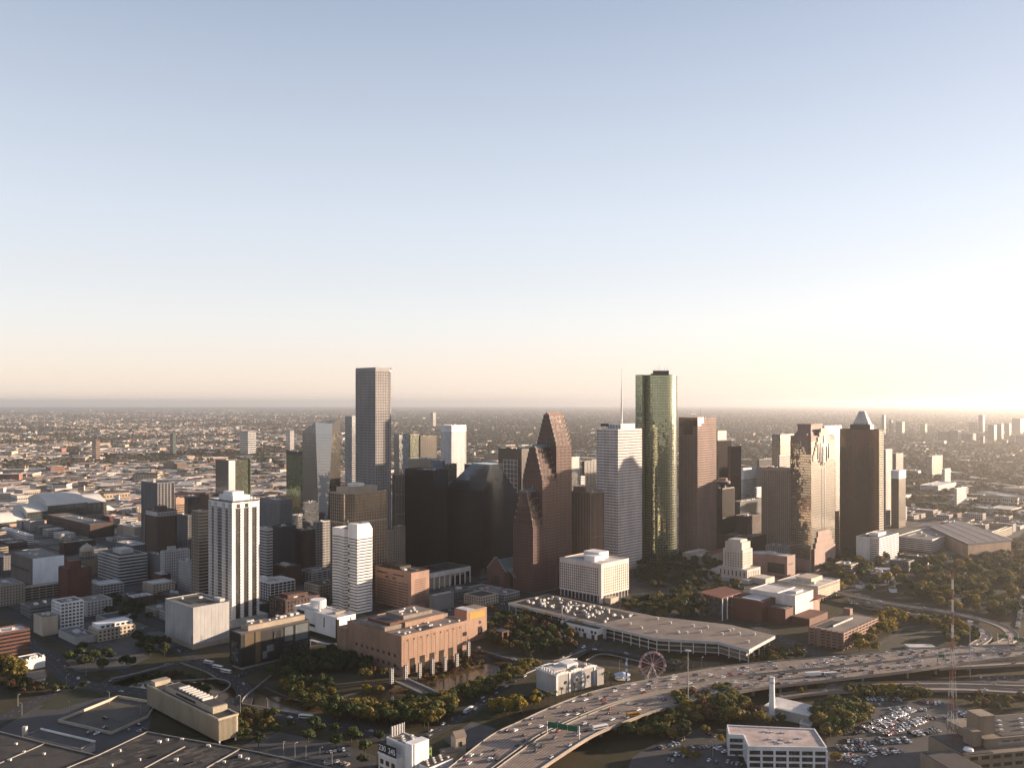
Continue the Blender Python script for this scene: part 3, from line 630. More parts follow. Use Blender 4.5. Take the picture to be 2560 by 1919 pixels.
for k in range(9): part(root, 'roof_rib', steel, 3 + k * 3.4, 3.5 + k * 3.4, 1.2, V * .5, 22, 22.6).rotation_euler = (math.atan2(16, V / 2 - 1), 0, 0)

# black twin trapezoid towers
for (xl, xc, xr, d, lab, sl) in ((1118, 1207, 1222, 1290, 'left black trapezoid glass tower with sloping dark roof facing the camera', 0), (1200, 1207, 1296, 1340, 'right black trapezoid glass tower with roof sloping down to the right', 1)):
    g = geo(xl, xc, xr, 1160, d=d); u, v, h = g['u'], g['v'], zat(1162, d)
    root = thing('trapezoid_tower', lab, 'tower', g['C'], g['r'], 'black trapezoid towers'); Wm, Gm = MB(), MB()
    hb = zat(1226, d) if sl == 0 else zat(1236, d + u * .7)
    if sl == 0:
        u = 42
        facade(Wm, Gm, rect(0, u, 0, v), 0, hb, fh=3.9, bay=3.0, band=.45, pier=.3, dep=.1)
        k0 = v * .48
        top = [(2, 0, h), (u, 0, h), (u, k0, h), (2, k0, h)]
        Gm.poly([(0, 0, hb), (0, v, hb), (16, v * .52, h), (16, 0, h)][::-1]); Gm.poly([(0, v, hb), (u, v, hb), (u, v * .52, h), (16, v * .52, h)][::-1]); Gm.poly([(0, 0, hb), (u, 0, hb), (u, 0, h), (16, 0, h)]); Gm.poly([(u, 0, hb), (u, v, hb), (u, v * .52, h), (u, 0, h)]); Gm.poly([(16, 0, h), (u, 0, h), (u, v * .52, h), (16, v * .52, h)])
        for k in range(1, 9): f = k / 9; Wm.tube((16 * f - .1, 0, hb + (h - hb) * f + .1), (16 * f - .1, v * (1 - .48 * f), hb + (h - hb) * f + .1), .18, .18, 4)
    else:
        v = 40
        facade(Wm, Gm, rect(0, u, 0, v), 0, hb, fh=3.9, bay=3.0, band=.45, pier=.3, dep=.1)
        uf = u * .42
        Gm.poly([(0, 0, hb), (u, 0, hb), (uf, 0, h), (0, 0, h)]); Gm.poly([(u, 0, hb), (u, v, hb), (uf, v, h), (uf, 0, h)]); Gm.poly([(u, v, hb), (0, v, hb), (0, v, h), (uf, v, h)]); Gm.poly([(0, v, hb), (0, 0, hb), (0, 0, h), (0, v, h)]); Gm.poly([(0, 0, h), (uf, 0, h), (uf, v, h), (0, v, h)])
    Gm.build('glazing', g_black, root); Wm.build('facade_grid', mat('black_mullion', (.035, .036, .04), rough=.35), root, 'stuff')
tower('office_tower', 'black glass tower with a paler reflecting top band left of the twin trapezoids', geo(1012, 1082, 1118, 1178, d=1300), black, g_black, 'stripes', units=4, over=dict(bay=2.4, pier=.35, dep=.25, fh=3.9, band=.3), roofm=roofd)
g = geo(1020, 1080, 1112, 1150, d=1330); tower('office_tower', 'grey mirrored upper block rising behind the black striped tower', g, silver, g_mirror, 'slick', units=5, par=.5)
tower('office_tower', 'narrow dark blue tower wedged before the distant white tower', geo(1092, 1099, 1142, 1163, d=1420), dgrey, g_blue, 'curtain', units=2)

# striped tower, white banded tower with mast
g = geo(1429, 1475, 1509, 1233, d=1262)
tower('office_tower', 'brown tower of close vertical fins before the white banded tower', g, mat('fin_stone', (.33, .24, .18)), g_black, 'stripes', units=1, pent=(.05, .7, .25, .95, 8), roofm=roofw, over=dict(bay=2.9, pier=1.1, dep=.9))
g = geo(1492, 1545, 1604, 1075, d=1338); h = g['h']; u, v = g['u'], g['v']
t = tower('office_tower', 'white stone tower of fine window bands with a tall roof mast', g, mat('travertine', (.66, .60, .57)), g_dark, 'white', units=0, over=dict(fh=4.2, bay=2.6, band=2.3, pier=.4, dep=.4))
cr = MB(); cr.box(u * .25, u * .85, v * .15, v * .8, h, h + 9); cr.build('crown', white, t)
for k in range(11): part(t, 'crown_slot', g_black, u * (.27 + .052 * k), u * (.30 + .052 * k), v * .15 - .15, v * .15 + .2, h + 1.5, h + 7.5)
for k in range(8): part(t, 'crown_slot', g_black, u * .25 - .15, u * .25 + .2, v * (.19 + .073 * k), v * (.225 + .073 * k), h + 1.5, h + 7.5)
m_ = MB(); m_.tube((0, 0, 0), (0, 0, 30), 1.6, 1.2, 8); m_.tube((0, 0, 30), (0, 0, 56), 1.0, .7, 8); m_.tube((0, 0, 56), (0, 0, 84), .45, .15, 6); m_.build('mast', white, t, loc=(u * .55, v * .45, h + 9))
part(t, 'helipad_deck', black, u * .55, u * 1.15, v * .5, v * .95, h + 7, h + 9); part(t, 'helipad_deck', black, u * .2, u * .5, v * .75, v * 1.05, h + 5, h + 9)

# round green glass tower
Cw = Vector(((1589 - CX) / F * 1425, 1425)); h = zat(938, 1425)
root = thing('round_tower', 'green glass tower with a rounded sunlit side, second tallest', 'tower', Cw, rad(-8))
k_ = 1425 / F; Wd = (1693 - 1589) * k_
p = [(0, 15), (10.5, 4.5), (12.5, 7.5)] + [(12.5 + (Wd - 12.5) / 2 - (Wd - 12.5) / 2 * math.cos(rad(a)), 30 - 30 * math.sin(rad(a))) for a in range(26, 181, 9)] + [(Wd, 62), (4, 62)]
Wm, Gm = MB(), MB(); facade(Wm, Gm, p, 0, h, fh=4.1, bay=3.0, band=.75, pier=.30, dep=.16)
Gm.build('glazing', g_green, root); Wm.build('facade_grid', mat('green_frame', (.30, .31, .19), rough=.4), root, 'stuff')
roof_bits(root, p, h, roofd, 1.0, black, 7, random.Random(4), 3.2, .3)
part(root, 'roof_deck', bronze, Wd * .42, Wd * .80, 18, 46, h + .1, h + 8)
for k in range(7): MB().tube((0, 0, 0), (0, 0, 3 + 2.2 * (k % 4)), .3, .15, 5).build('antenna', steel, root, loc=(Wd * (.4 + .06 * k), 22 + 3 * (k % 3), h + 8))

# pink granite tower with dark glazed notch
g = geo(1698, 1744, 1790, 1047, d=1475); u, v, h = g['u'], g['v'], g['h']
t = tower('office_tower', 'pink granite tower with dark glazed crown notch and roof antennas', g, pinkg, g_pink, 'grid', units=3, over=dict(bay=2.8, band=1.7, pier=1.0), roofm=roofd)
for k, (a0, a1, b0, b1) in enumerate(((0, .16, .0, 1.0), (.16, .30, .0, .5), )):
    part(t, 'dark_crown', g_red, u * a0 - (.8 if k == 0 else 0), u * a1, -.9, v * b1 + .2, h - 12 + k * 5, h + 2.5)
part(t, 'dark_crown', g_red, -.9, 1, v * .25, v * .75, h - 26, h - 12)
MB().tube((0, 0, 0), (0, 0, 15), .5, .15, 6).build('antenna', steel, t, loc=(u * .45, v * .3, h + 2)); b = MB(); b.tube((-9, 0, 6), (9, 0, 6), .3, .3, 5); b.tube((0, 0, 0), (0, 0, 6), .4, .3, 5); b.build('antenna', steel, t, loc=(u * .2, v * .4, h + 2))
# dark red stepped glass
tower('office_tower', 'dark red glass tower, taller of the stepped pair behind the round restaurant', geo(1789, 1794, 1828, 1102, d=1800), mat('oxblood', (.09, .035, .03)), g_red, 'stripes', units=2, over=dict(bay=3, pier=.5))
tower('office_tower', 'dark red glass tower, lower of the stepped pair', geo(1820, 1827, 1852, 1117, d=1760), mat('oxblood', (.09, .035, .03)), g_red, 'stripes', units=2, over=dict(bay=3, pier=.5))
tower('office_block', 'cream stepped block peeping above the dark red towers', geo(1788, 1794, 1816, 1078, d=2100), cream, g_dark, 'bands', cat='building', units=2)
# hotel with revolving restaurant
g = geo(1789, 1806, 1835, 1222, d=1560); h = g['h']
t = tower('hotel_tower', 'brown hotel slab topped by a round revolving restaurant', g, bronze, g_black, 'stripes', units=1, cat='hotel', over=dict(bay=3, pier=.6))
for (r0, r1, z0, z1, mm, nm) in ((4.5, 4.5, 0, 8, bronze, 'stem'), (7, 12.5, 6, 9, bronze, 'restaurant_floor'), (12.6, 12.6, 9, 12, g_black, 'restaurant_window'), (12.9, 11, 12, 13.5, beige, 'restaurant_roof'), (7.5, 7.5, 13.5, 18, orange, 'cap')):
    b = MB(); b.tube((0, 0, z0), (0, 0, z1), r0, r1, 20); b.build(nm, mm, t, loc=(g['u'] * .35, g['v'] * .5, h))

# concrete-grid tower, stepped granite-capped tower, pyramid tower, banded ones behind
g = geo(1905, 1976, 1990, 1172, d=1530)
t = tower('office_tower', 'beige concrete grid tower with a row of dark slots at its top', g, mat('concrete_beige', (.40, .32, .25)), g_black, 'grid', units=2, over=dict(bay=3.6, band=1.8, pier=1.6, dep=.7), top=4)
for k in range(19): part(t, 'top_slot', g_black, -.75, -.3, g['v'] * (.02 + .051 * k), g['v'] * (.05 + .051 * k), g['h'] - 11, g['h'] - 3.5)
tower('office_tower', 'slim glass tower with golden reflections left of the stepped-cap tower', geo(1930, 1951, 1985, 1086, d=1950), greyp, g_gold, 'curtain', units=1)
tower('office_block', 'pale square-windowed block before the slim golden glass tower', geo(1944, 1949, 1982, 1140, d=1850), offwhite, g_dark, 'grid', cat='building', units=1)
tower('office_block', 'grey columned block left of the slim golden glass tower', geo(1893, 1898, 1932, 1149, d=2000), greyp, g_dark, 'stripes', cat='building', units=2)
tower('office_block', 'tall plain tan block behind the concrete grid tower', geo(1896, 1905, 1935, 1168, d=1900), beige, g_dark, 'bands', cat='building', units=2)
g = geo(1854, 1858, 1891, 1172, d=1900)
t = tower('office_block', 'white building with large letters on its side', g, white, g_dark, 'bands', cat='building', units=2, top=22)
tower('office_block', 'low white block under the white lettered building', geo(1886, 1890, 1906, 1220, d=1800), white, g_dark, 'bands', cat='building', units=1)
t = tower('office_tower', 'dark tower of pale horizontal bands behind the pyramid-topped tower', geo(2050, 2062, 2104, 1066, d=1800), silver, g_bronze, 'bands', units=3, over=dict(band=1.2))
g = geo(1976, 2028, 2087, 1103, d=1338); u, v, h = g['u'], g['v'], g['h']
t = tower('office_tower', 'mirror glass tower with stepped granite cap and cross-shaped opening', g, mat('heritage_band', (.30, .25, .19)), g_gold, 'curtain', units=0, over=dict(band=.9, pier=.12), par=0)
h2 = zat(1064, 1365)
b = MB(); b.prism(rect(0, u, 0, v), h, h + 8, mt=1); ins = rect(u * .14, u * .62, v * .18, v * .82); ins0 = rect(u * .06, u * .78, v * .08, v * .92)
b.prism(ins0, h + 8, h + 15, ptop=ins); b.prism(ins, h + 15, h2 + 1); b.build('granite_cap', pinkg, t)
b = MB(); b.prism(offset(ins, .8), h2 + 1, h2 + 3); b.build('cap_rim', pinkg, t)
for k in range(7):
    hw = [.44, .40, .36, .31, .26, .20, .14][k]; zz = h - 30 + [0, 6, 12, 20, 27, 34, 40][k]
    part(t, 'gable_step', cream, u * (.5 - hw), u * (.5 + hw), -1.0 - .12 * k, 1.2, zz, zz + 9)
for k in range(6): part(t, 'gable_slot', g_black, u * (.24 + .09 * k), u * (.27 + .09 * k), -2.2, -1.0, h - 40 + abs(k - 2.5) * 5, h - 5)
part(t, 'cross_opening', g_black, u * .46, u * .54, -2.4, -1.2, h - 34, h + 8); part(t, 'cross_opening', g_black, u * .36, u * .64, -2.35, -1.25, h - 9, h - 4)
for k in range(4): part(t, 'shoulder_step', pinkg, -.6 + .1 * k, u * .2, v * .02 + 2 * k, v * .25 + 2 * k, h - 20 + 5 * k, h - 4 + 5 * k)
part(t, 'dark_slot', g_black, u * .44, u * .48, -.35, .1, 12, h - 40); part(t, 'dark_slot', g_black, u * .54, u * .58, -.35, .1, 12, h - 40)
for k in range(4): part(t, 'entrance_step', pinkg, u * (.06 + .06 * k), u * (.94 - .06 * k), -3 + .5 * k, -.3, .2, 34 + 8 * k)
part(t, 'base_wall', pinkg, -1, -.3, 0, v, 0, 18)
g = geo(2100, 2197, 2207, 1075, d=1470); u, v, h = g['u'], g['v'], g['h']
t = tower('office_tower', 'dark brown slab tower topped by a white pyramid', g, mat('dark_bronze_grid', (.10, .065, .042)), g_bronze, 'grid', units=0, over=dict(bay=2.8, band=1.0, pier=.5, dep=.3))
part(t, 'edge_wall', cream, u - 1, u + .8, -.8, 1.2, 0, h)
nb = MB()
for k in range(int(h / 3.9)): nb.box(.5, u - 1.2, -.75, -.3, k * 3.9 + .4, k * 3.9 + 2.3)
nb.build('facade_grid', cream, t, 'stuff')
part(t, 'upper_block', bronze, u * .05, u * .95, v * .22, v * .74, h + .1, h + 9)
b = MB(); q = rect(u * .1, u * .9, v * .26, v * .68); q2 = rect(u * .34, u * .66, v * .40, v * .54); b.prism(q, h + 9, h + 31, ptop=q2); b.build('pyramid', mat('pyramid_white', (.55, .52, .50)), t)
for k in range(2): 
    for j in range(6): part(t, 'pyramid_slot', g_black, u * .1 + k * 1.2 - .2, u * .1 + k * 1.2 + .4, v * (.31 + .06 * j), v * (.345 + .06 * j), h + 9.6 + k * 2.2, h + 10.8 + k * 2.2)
tower('office_tower', 'slim beige grid tower right of the pyramid-topped tower', geo(2207, 2214, 2230, 1125, d=1850), offwhite, g_dark, 'grid', units=1, over=dict(bay=4.2, band=1.6, pier=1.5))
t = tower('office_tower', 'brown tower with a blank white top right of the pyramid tower', geo(2228, 2247, 2264, 1178, d=1800), brownbrick, g_bronze, 'curtain', units=1)
g = geo(2228, 2247, 2264, 1178, d=1800); part(t, 'white_top', white, -.5, g['u'] + .5, -.5, g['v'] + .5, g['h'] - 15, g['h'] + 1.4)
tower('office_block', 'grey-brown mid-rise block in haze right of the pyramid tower', geo(2228, 2240, 2258, 1134, d=2300), brownbrick, g_dark, 'bands', cat='building', units=2)
t = tower('office_tower', 'brown gold-banded block at the foot of the pyramid tower', geo(2080, 2095, 2132, 1291, yb=1378), mat('gold_band', (.36, .25, .14)), g_bronze, 'bands', units=1, pent=(.0, .5, .0, .5, 9))
t = tower('hotel_block', 'white low hotel with window bands before the pyramid tower', geo(2141, 2198, 2246, 1347, yb=1410), white, g_win, 'bands', cat='hotel', units=4, pent=(.3, .7, .3, .7, 5), over=dict(fh=3.4, band=1.7))
g = geo(2141, 2198, 2246, 1347, yb=1410); part(t, 'blank_wall', white, -.9, .2, g['v'] * .4, g['v'], 0, g['h'] + 1); part(t, 'blank_wall', white, -.9, .2, -.8, 2.0, 0, g['h'] + 1)

# ------------------------------------------------------------------ mid and low buildings: civic and theatre district
def plain(name, label, g, wall, roofm=None, cat='building', par=.8, units=3, group=None):
    root = thing(name, label, cat, g['C'], g['r'], group)
    b = MB(); b.box(0, g['u'], 0, g['v'], 0, g['h']); b.build('wall', wall, root)
    roof_bits(root, rect(0, g['u'], 0, g['v']), g['h'], roofm or roofg, par, wall, units, random.Random(sum(map(ord, label))))
    return root
def slots(root, m, face, c0, c1, n, w, z0, dz, nz, hh, proud=.12, L=1.0):
    """rows of window slots on a face: 'R' is the right-hand face (v = 0), 'L' the left-hand one (u = 0)"""
    me = MB(); 
    if face == 'R': me.box(0, w, -proud, .2, 0, hh)
    else: me.box(-proud, .2, 0, w, 0, hh)
    mm = me.mesh('window', m)
    for k in range(nz):
        for i in range(n):
            c = c0 + (c1 - c0 - w) * (i / max(1, n - 1))
            link('window', mm, root, None, (c, 0, z0 + k * dz) if face == 'R' else (0, c, z0 + k * dz))

# white box court house
g = geo(1399, 1503, 1572, 1411, yb=1507); u, v, h = g['u'], g['v'], g['h']
root = thing('court_house', 'white cubic court house with a grid of small square windows', 'building', g['C'], g['r'])
part(root, 'wall', mat('court_white', (.66, .57, .50)), 0, u, 0, v, 8.5, h - .2); part(root, 'ground_floor', g_black, 3, u - 3, 3, v - 3, 0, 8.5)
wg = MB()
for k in range(10):
    z = 11 + k * (h - 15) / 10
    for i in range(13): c = 3 + (u - 6) * i / 12; wg.box(c - .95, c + .95, -.06, .1, z, z + 2.1)
    for i in range(19): c = 6 + (v - 8) * i / 18; wg.box(-.06, .1, c - .95, c + .95, z, z + 2.1)
wg.build('window_grid', g_win, root, 'stuff')
part(root, 'corner_shaft', mat('court_white', 0), -1.6, 2.5, -1.6, 2.5, 0, h + 1)
for i in range(9): part(root, 'column', palec, 4 + (u - 6) * i / 8, 5 + (u - 6) * i / 8, .5, 1.5, 0, 8.5)
for i in range(11): part(root, 'column', palec, .5, 1.5, 6 + (v - 8) * i / 10, 7 + (v - 8) * i / 10, 0, 8.5)
roof_bits(root, rect(0, u, 0, v), h, roofw, 1.0, MATS['court_white'], 3, random.Random(3))
part(root, 'penthouse', white, u * .15, u * .5, v * .25, v * .5, h + .1, h + 7); part(root, 'penthouse', white, u * .45, u * .8, v * .35, v * .72, h + .1, h + 9)
part(root, 'entrance_block', cream, 4, 20, -12, -1.8, 0, 7)

# theatre hall with columns
g = geo(1016, 1072, 1177, 1434, d=1205); u, v, h = g['u'], g['v'], g['h']
root = thing('concert_hall', 'travertine concert hall with flat roof and tall slender columns', 'building', g['C'], g['r'])
part(root, 'wall', cream, 6, u - 6, 6, v - 6, 0, h - 6); part(root, 'roof_slab', offwhite, 0, u, 0, v, h - 6, h); part(root, 'roof', roofd, 2.5, u - 2.5, 2.5, v - 2.5, h + .05, h + .4)
for i in range(9): part(root, 'column', white, u * i / 8 * .985, u * i / 8 * .985 + 1.3, .4, 1.7, 0, h - 6)
for i in range(1, 9): part(root, 'column', white, .4, 1.7, v * i / 8 * .985, v * i / 8 * .985 + 1.3, 0, h - 6)
part(root, 'stage_house', roofd, u * .3, u * .6, v * .3, v * .6, h + .4, h + 3)
part(root, 'entrance_glass', g_black, u * .6, u - 6, 5.8, 6.3, 0, 12)

# salmon box with slot windows
g = geo(938, 1028, 1073, 1433, yb=1526); u, v, h = g['u'], g['v'], g['h']
root = plain('theatre_office', 'salmon precast block with long slot windows behind the theatre centre', g, mat('salmon', (.44, .27, .20)), roofd, units=6)
slots(root, g_win, 'R', u * .2, u * .8, 1, u * .6, h - 38, 2.6, 12, .75); slots(root, g_win, 'L', v * .08, v * .95, 3, v * .27, 3, 3.4, 9, 1.1)
part(root, 'window', g_black, -.15, .2, v * .2, v * .48, h - 6, h - 4.4); part(root, 'window', g_black, -.15, .2, v * .66, v * .95, h - 6, h - 4.4)
for c in (.42, .62): part(root, 'window', g_black, -.15, .2, v * c, v * (c + .09), h - 11, h - 9)
part(root, 'penthouse', bronze, u * .2, u * .8, v * .4, v * .9, h + .1, h + 4)
g = geo(1073, 1085, 1135, 1490, yb=1528); root = plain('theatre_shed', 'low grey block with bright white roof beside the salmon block', g, greyp, roofw, units=0)

# opera and ballet centre
g = geo(868, 1004, 1168, 1592, yb=1690); u, v, h = g['u'], g['v'], g['h']
root = thing('opera_centre', 'large brown stone theatre centre with stepped flat roofs', 'building', g['C'], g['r'])
part(root, 'wall', orange, 0, u, 0, v, 0, h - .3)
cj = MB()
for k in range(14): cj.box(-.05, u + .02, -.08, .05, 2 + k * (h - 3) / 14, 2.12 + k * (h - 3) / 14); cj.box(-.08, .05, .2, v, 2 + k * (h - 3) / 14, 2.12 + k * (h - 3) / 14)
for i in range(15): cj.box(u * (i + .5) / 15, u * (i + .5) / 15 + .2, -.1, .05, h * .32, h - 3)
cj.build('wall_joint', brownbrick, root, 'stuff')
b = MB(); b.poly([(0, 0, h), (u, 0, h), (u, v, h), (0, v, h)]); b.build('roof', roofb, root)
b = MB(); b.ring(rect(0, u, 0, v), -.6, .15, h - .4, h + 1.0); b.build('parapet', orange, root)
part(root, 'upper_roof', roofb, u * .02, u * .98, v * .32, v * .78, h + .1, h + 4); part(root, 'roof_wall', orange, u * .3, u * .9, v * .3, v * .32, h + .1, h + 5)
part(root, 'stage_tower', roofb, u * .4, u * .85, v * .45, v * .78, h + 4, h + 7.5); part(root, 'roof_pit', mat('shade_roof', (.06, .055, .06)), u * .12, u * .32, v * .36, v * .72, h + 4, h + 4.3)
part(root, 'roof_wall', redbrick, u * .11, u * .33, v * .34, v * .36, h + 4, h + 6.5); part(root, 'roof_wall', redbrick, u * .1, u * .12, v * .36, v * .74, h + 4, h + 6.5)
part(root, 'roof_pit', mat('shade_roof', 0), u * .36, u * .52, v * .04, v * .2, h + .1, h + .35)
for k in range(14): MB().box(-1, 1, -1, 1, 0, 1.4).build('roof_unit', unitm, root, loc=(u * R.uniform(.05, .95), v * R.uniform(.06, .28), h + .1))
for k in range(10): MB().box(-1, 1, -1, 1, 0, 1.4).build('roof_unit', unitm, root, loc=(u * R.uniform(.42, .82), v * R.uniform(.48, .75), h + 7.5))
for i in range(6): part(root, 'tall_window', g_bronze, u * (.12 + .145 * i), u * (.12 + .145 * i) + 6, -.25, .3, 1, h * (.40 if i < 5 else .3))
for i in range(9): MB().box(-.7, .7, -.14, .2, 0, 1.4).build('round_opening', g_black, root, loc=(u * (.08 + .1 * i), 0, h - 5))
for k in range(3): part(root, 'side_window', g_black, u * .93, u * .99, -.3, .1, h - 14 - k * 9, h - 10 - k * 9)
for i in range(8):
    for k in range(2): part(root, 'window', g_win, -.14, .2, v * (.1 + .1 * i), v * (.1 + .1 * i) + 3, 7 + k * 9, 10 + k * 9)
part(root, 'low_wing', orange, -.8, u * .3, v - .2, v + 16, 0, h - 7)
g2 = geo(1152, 1167, 1217, 1528, yb=1606); U, V, hh = g2['u'], g2['v'] + 10, g2['h']
r2 = thing('opera_foyer_block', 'tall brown stone entrance block with a gold sign panel', 'building', g2['C'], g2['r'])
part(r2, 'wall', orange, 0, U, 0, V, 0, hh); part(r2, 'roof', roofb, .6, U - .6, .6, V - .6, hh + .02, hh + .3); part(r2, 'sign_panel', gold, U * .15, U * .9, -.25, .1, hh - 9, hh - 2.5)
part(r2, 'arch_window', g_black, U * .55, U * .75, -.2, .1, hh * .18, hh * .42); MB().tube((0, .1, 0), (0, -.25, 0), 1.6, 1.6, 14).build('clock', g_win, r2, loc=(U * .65, 0, hh * .56))
for k in range(6): part(r2, 'roof_rib', white, U * (.05 + .06 * k), U * (.07 + .06 * k), .5, V - .5, hh + .3, hh + 1.0)
# pylons in front of the theatre
pyl = MB(); pyl.box(-1.3, 1.3, -1.3, 1.3, 0, 4.5); pm = pyl.mesh('brick_base', redbrick)
fr = MB(); fr.box(-1.05, 1.05, -1.05, 1.05, 4.5, 18); fm = fr.mesh('core', dgrey)
lt = MB()
for k in range(7): lt.ring(rect(-1.05, 1.05, -1.05, 1.05), -.05, .2, 4.6 + k * 1.95, 5.2 + k * 1.95)
for sx in (-1.05, 1.05):
    for sy in (-1.05, 1.05): lt.box(sx - .26, sx + .26, sy - .26, sy + .26, 4.5, 18.2)
lm = lt.mesh('lattice', palec)
for i, (x, yb_) in enumerate(((1310, 380), (1430, 345), (1552, 318), (1662, 280), (1770, 255), (1872, 222), (1972, 160))):
    px, py = d1((x, yb_))[0]; C = gp(px, py)
    r = thing('pylon', f'white lattice pylon on brick base by the theatre, {nth(i)} from the left', 'pylon', C, GROT, 'theatre park pylons', z=float(gz(C.x, C.y)))
    link('brick_base', pm, r); link('core', fm, r); link('lattice', lm, r)
# footbridge
P = [gp(1002, 1702), gp(1098, 1745)]
o = strip('footbridge', P, 13, .9, 1.4, paving, None); tag(o, 'wide footbridge with pale balustrades crossing the bayou below the pylons', 'bridge')
for i, s in enumerate(zip(*sides(P, 12.6))): strip('balustrade', list(s), .6, 2.1, 1.2, palec, None, o)
for k in range(3): 
    q = P[0].lerp(P[1], .3 + .25 * k); MB().box(-1, 1, -1, 1, -6, -.5).build('pier', palec, o, loc=(q.x, q.y, 0))

# long flat-roofed entertainment hall on columns
ZB = 14.0
tp = [gp(x, y, ZB) for x, y in ((1270, 1506), (1532, 1568), (1640, 1594), (1793, 1602), (1873, 1623), (1938, 1588), (1826, 1561), (1640, 1540), (1500, 1513), (1369, 1484))]
p = ccw2(tp); p = [(q.x, q.y) for q in p]
root = thing('entertainment_hall', 'long flat-roofed hall on slender columns with rows of roof vents', 'building', (0, 0), 0)
b = MB(); b.prism(p, ZB - 3, ZB, bottom=True); b.build('roof_slab', palec, root)
b = MB(); b.poly([(x, y, ZB + .05) for x, y in offset(p, -.8)]); b.build('roof', roofb, root)
dk = [gp(x, y, ZB) for x, y in ((1290, 1506), (1505, 1557), (1595, 1537), (1372, 1487))]
b = MB(); b.poly([(q.x, q.y, ZB + .12) for q in ccw2(dk)]); b.build('dark_roof', roofd, root)
b = MB(); b.prism(offset(p, -7), .1, ZB - 3, top=False); b.build('wall', g_bronze, root)
b = MB(); b.ring(offset(p, -6.9), -.1, .25, 5, 6.3); b.ring(offset(p, -6.9), -.1, .25, .1, 1.2); b.build('wall_band', palec, root)
edge = [tp[0], tp[1], tp[2], tp[3], tp[4], tp[5]]; tot = 0
for q0, q1 in zip(edge, edge[1:]):
    n = max(1, int((q1 - q0).length / 11)); e = (q1 - q0).normalized(); nn = Vector((-e.y, e.x))
    for k in range(n):
        q = q0 + (q1 - q0) * (k / n) + nn * 1.2 + e * .8; MB().box(-.35, .35, -.35, .35, 0, ZB - 3).build('column', white, root, loc=(q.x, q.y, 0))
ut = MB(); ut.box(-1.3, 1.3, -1.1, 1.1, 0, 1.9); ut.box(-.9, .9, -.8, .8, 1.9, 2.3); utm = ut.mesh('roof_vent', unitm)
for k in range(95):
    s, t_ = R.random(), R.random(); q = (dk[0].lerp(dk[1], s)).lerp(dk[3].lerp(dk[2], s), .06 + .88 * t_)
    o = link('roof_vent', utm, root, None, (q.x, q.y, ZB + .1), GROT + R.choice((0, 1.57))); sc_ = R.uniform(.45, 1.15); o.scale = (sc_ * R.uniform(.8, 1.6), sc_, sc_)
for x, y in ((1575, 1560), (1603, 1570), (1643, 1547), (1676, 1558), (1640, 1580), (1695, 1581), (1717, 1582), (1733, 1565), (1751, 1580), (1768, 1568), (1805, 1585), (1824, 1577), (1832, 1574), (1848, 1584), (1886, 1586), (1870, 1605)):
    q = gp(x, y, ZB); MB().tube((0, 0, 0), (0, 0, 2.2), 1.4, 1.5, 10).build('roof_vent', unitm, root, loc=(q.x, q.y, ZB + .05))
for t_ in (.18, .42, .7): q = tp[0].lerp(tp[1], t_); e = (tp[1] - tp[0]).normalized(); o = MB().box(-6, 6, -.12, 0, 0, 1.7).build('banner', gold, root, loc=(q.x, q.y, ZB - 2.6)); o.rotation_euler.z = math.atan2(e.y, e.x); o.location.x += e.y * .12; o.location.y -= e.x * .12
# white annexe before it
g = geo(1402, 1494, 1515, 1589, yb=1600); root = plain('annexe', 'small white annexe with square windows before the long hall', dict(g, h=11), white, roofd, units=0)
for c in (.03, .12, .36, .45, .54, .78, .87): part(root, 'window', g_win, -.12, .2, g['v'] * c, g['v'] * c + 3, 6, 9); 
for c in (.08, .3, .5, .7): part(root, 'brick_panel', redbrick, -.3, .2, g['v'] * c, g['v'] * c + 4, 0, 5)
part(root, 'brick_panel', redbrick, -.3, g['u'] * .6, -.4, .2, 0, 5.5)
MB().tube((0, 0, 0), (0, 0, 9), 1.2, .4, 6).build('finial', redg, root, loc=(2, g['v'], 10)); MB().tube((0, 0, 9), (0, 0, 16), .5, .9, 6).build('finial_top', palec, root, loc=(2, g['v'], 10))
# small brick tower in the trees
C = gp(1255, 1608); root = thing('brick_gatehouse', 'small square brick lookout among the trees by the theatre', 'building', C, GROT)
for sx in (-4, 4):
    for sy in (-4, 4): part(root, 'brick_leg', redbrick, sx - 1, sx + 1, sy - 1, sy + 1, 0, 13)
part(root, 'roof', dgrey, -5.4, 5.4, -5.4, 5.4, 13, 14.2); part(root, 'wall', redbrick, -3.8, 3.8, -3.8, 3.8, 0, 6)

# tiered outdoor stage before the banking hall: pale roofs
for i, (x, y, w) in enumerate(((1148, 1480, 14), (1160, 1489, 12), (1175, 1494, 12), (1192, 1492, 12), (1208, 1489, 12), (1226, 1492, 10), (1245, 1478, 16))):
    C = gp(x, y); r = thing('market_canopy', f'pale slatted canopy in the plaza below the gabled tower, {nth(i)} from the left', 'canopy', C, rad(-30 + 14 * i), 'plaza canopies')
    part(r, 'roof', palec, -w / 2, w / 2, -3, 3, 4, 4.3)
    for sx in (-w / 2 + .5, w / 2 - .5):
        for sy in (-2.5, 2.5): part(r, 'post', steel, sx - .15, sx + .15, sy - .15, sy + .15, 0, 4)
    part(r, 'roof_stripe', copper, -w / 2 + 2, -w / 2 + 5, -3.02, 3.02, 4.3, 4.36)
C = gp(1213, 1450); b = MB(); b.poly([(-9, 0, 0), (9, 0, 0), (0, 8, 18)]); b.poly([(9, 0, 0), (9, 16, 0), (0, 8, 18)]); b.poly([(-9, 16, 0), (-9, 0, 0), (0, 8, 18)]); b.poly([(9, 16, 0), (-9, 16, 0), (0, 8, 18)])
tag(b.build('glass_pyramid', g_sky, None, None, (C.x, C.y, .2), .4), 'small pale glass pyramid at the foot of the black towers', 'pyramid')

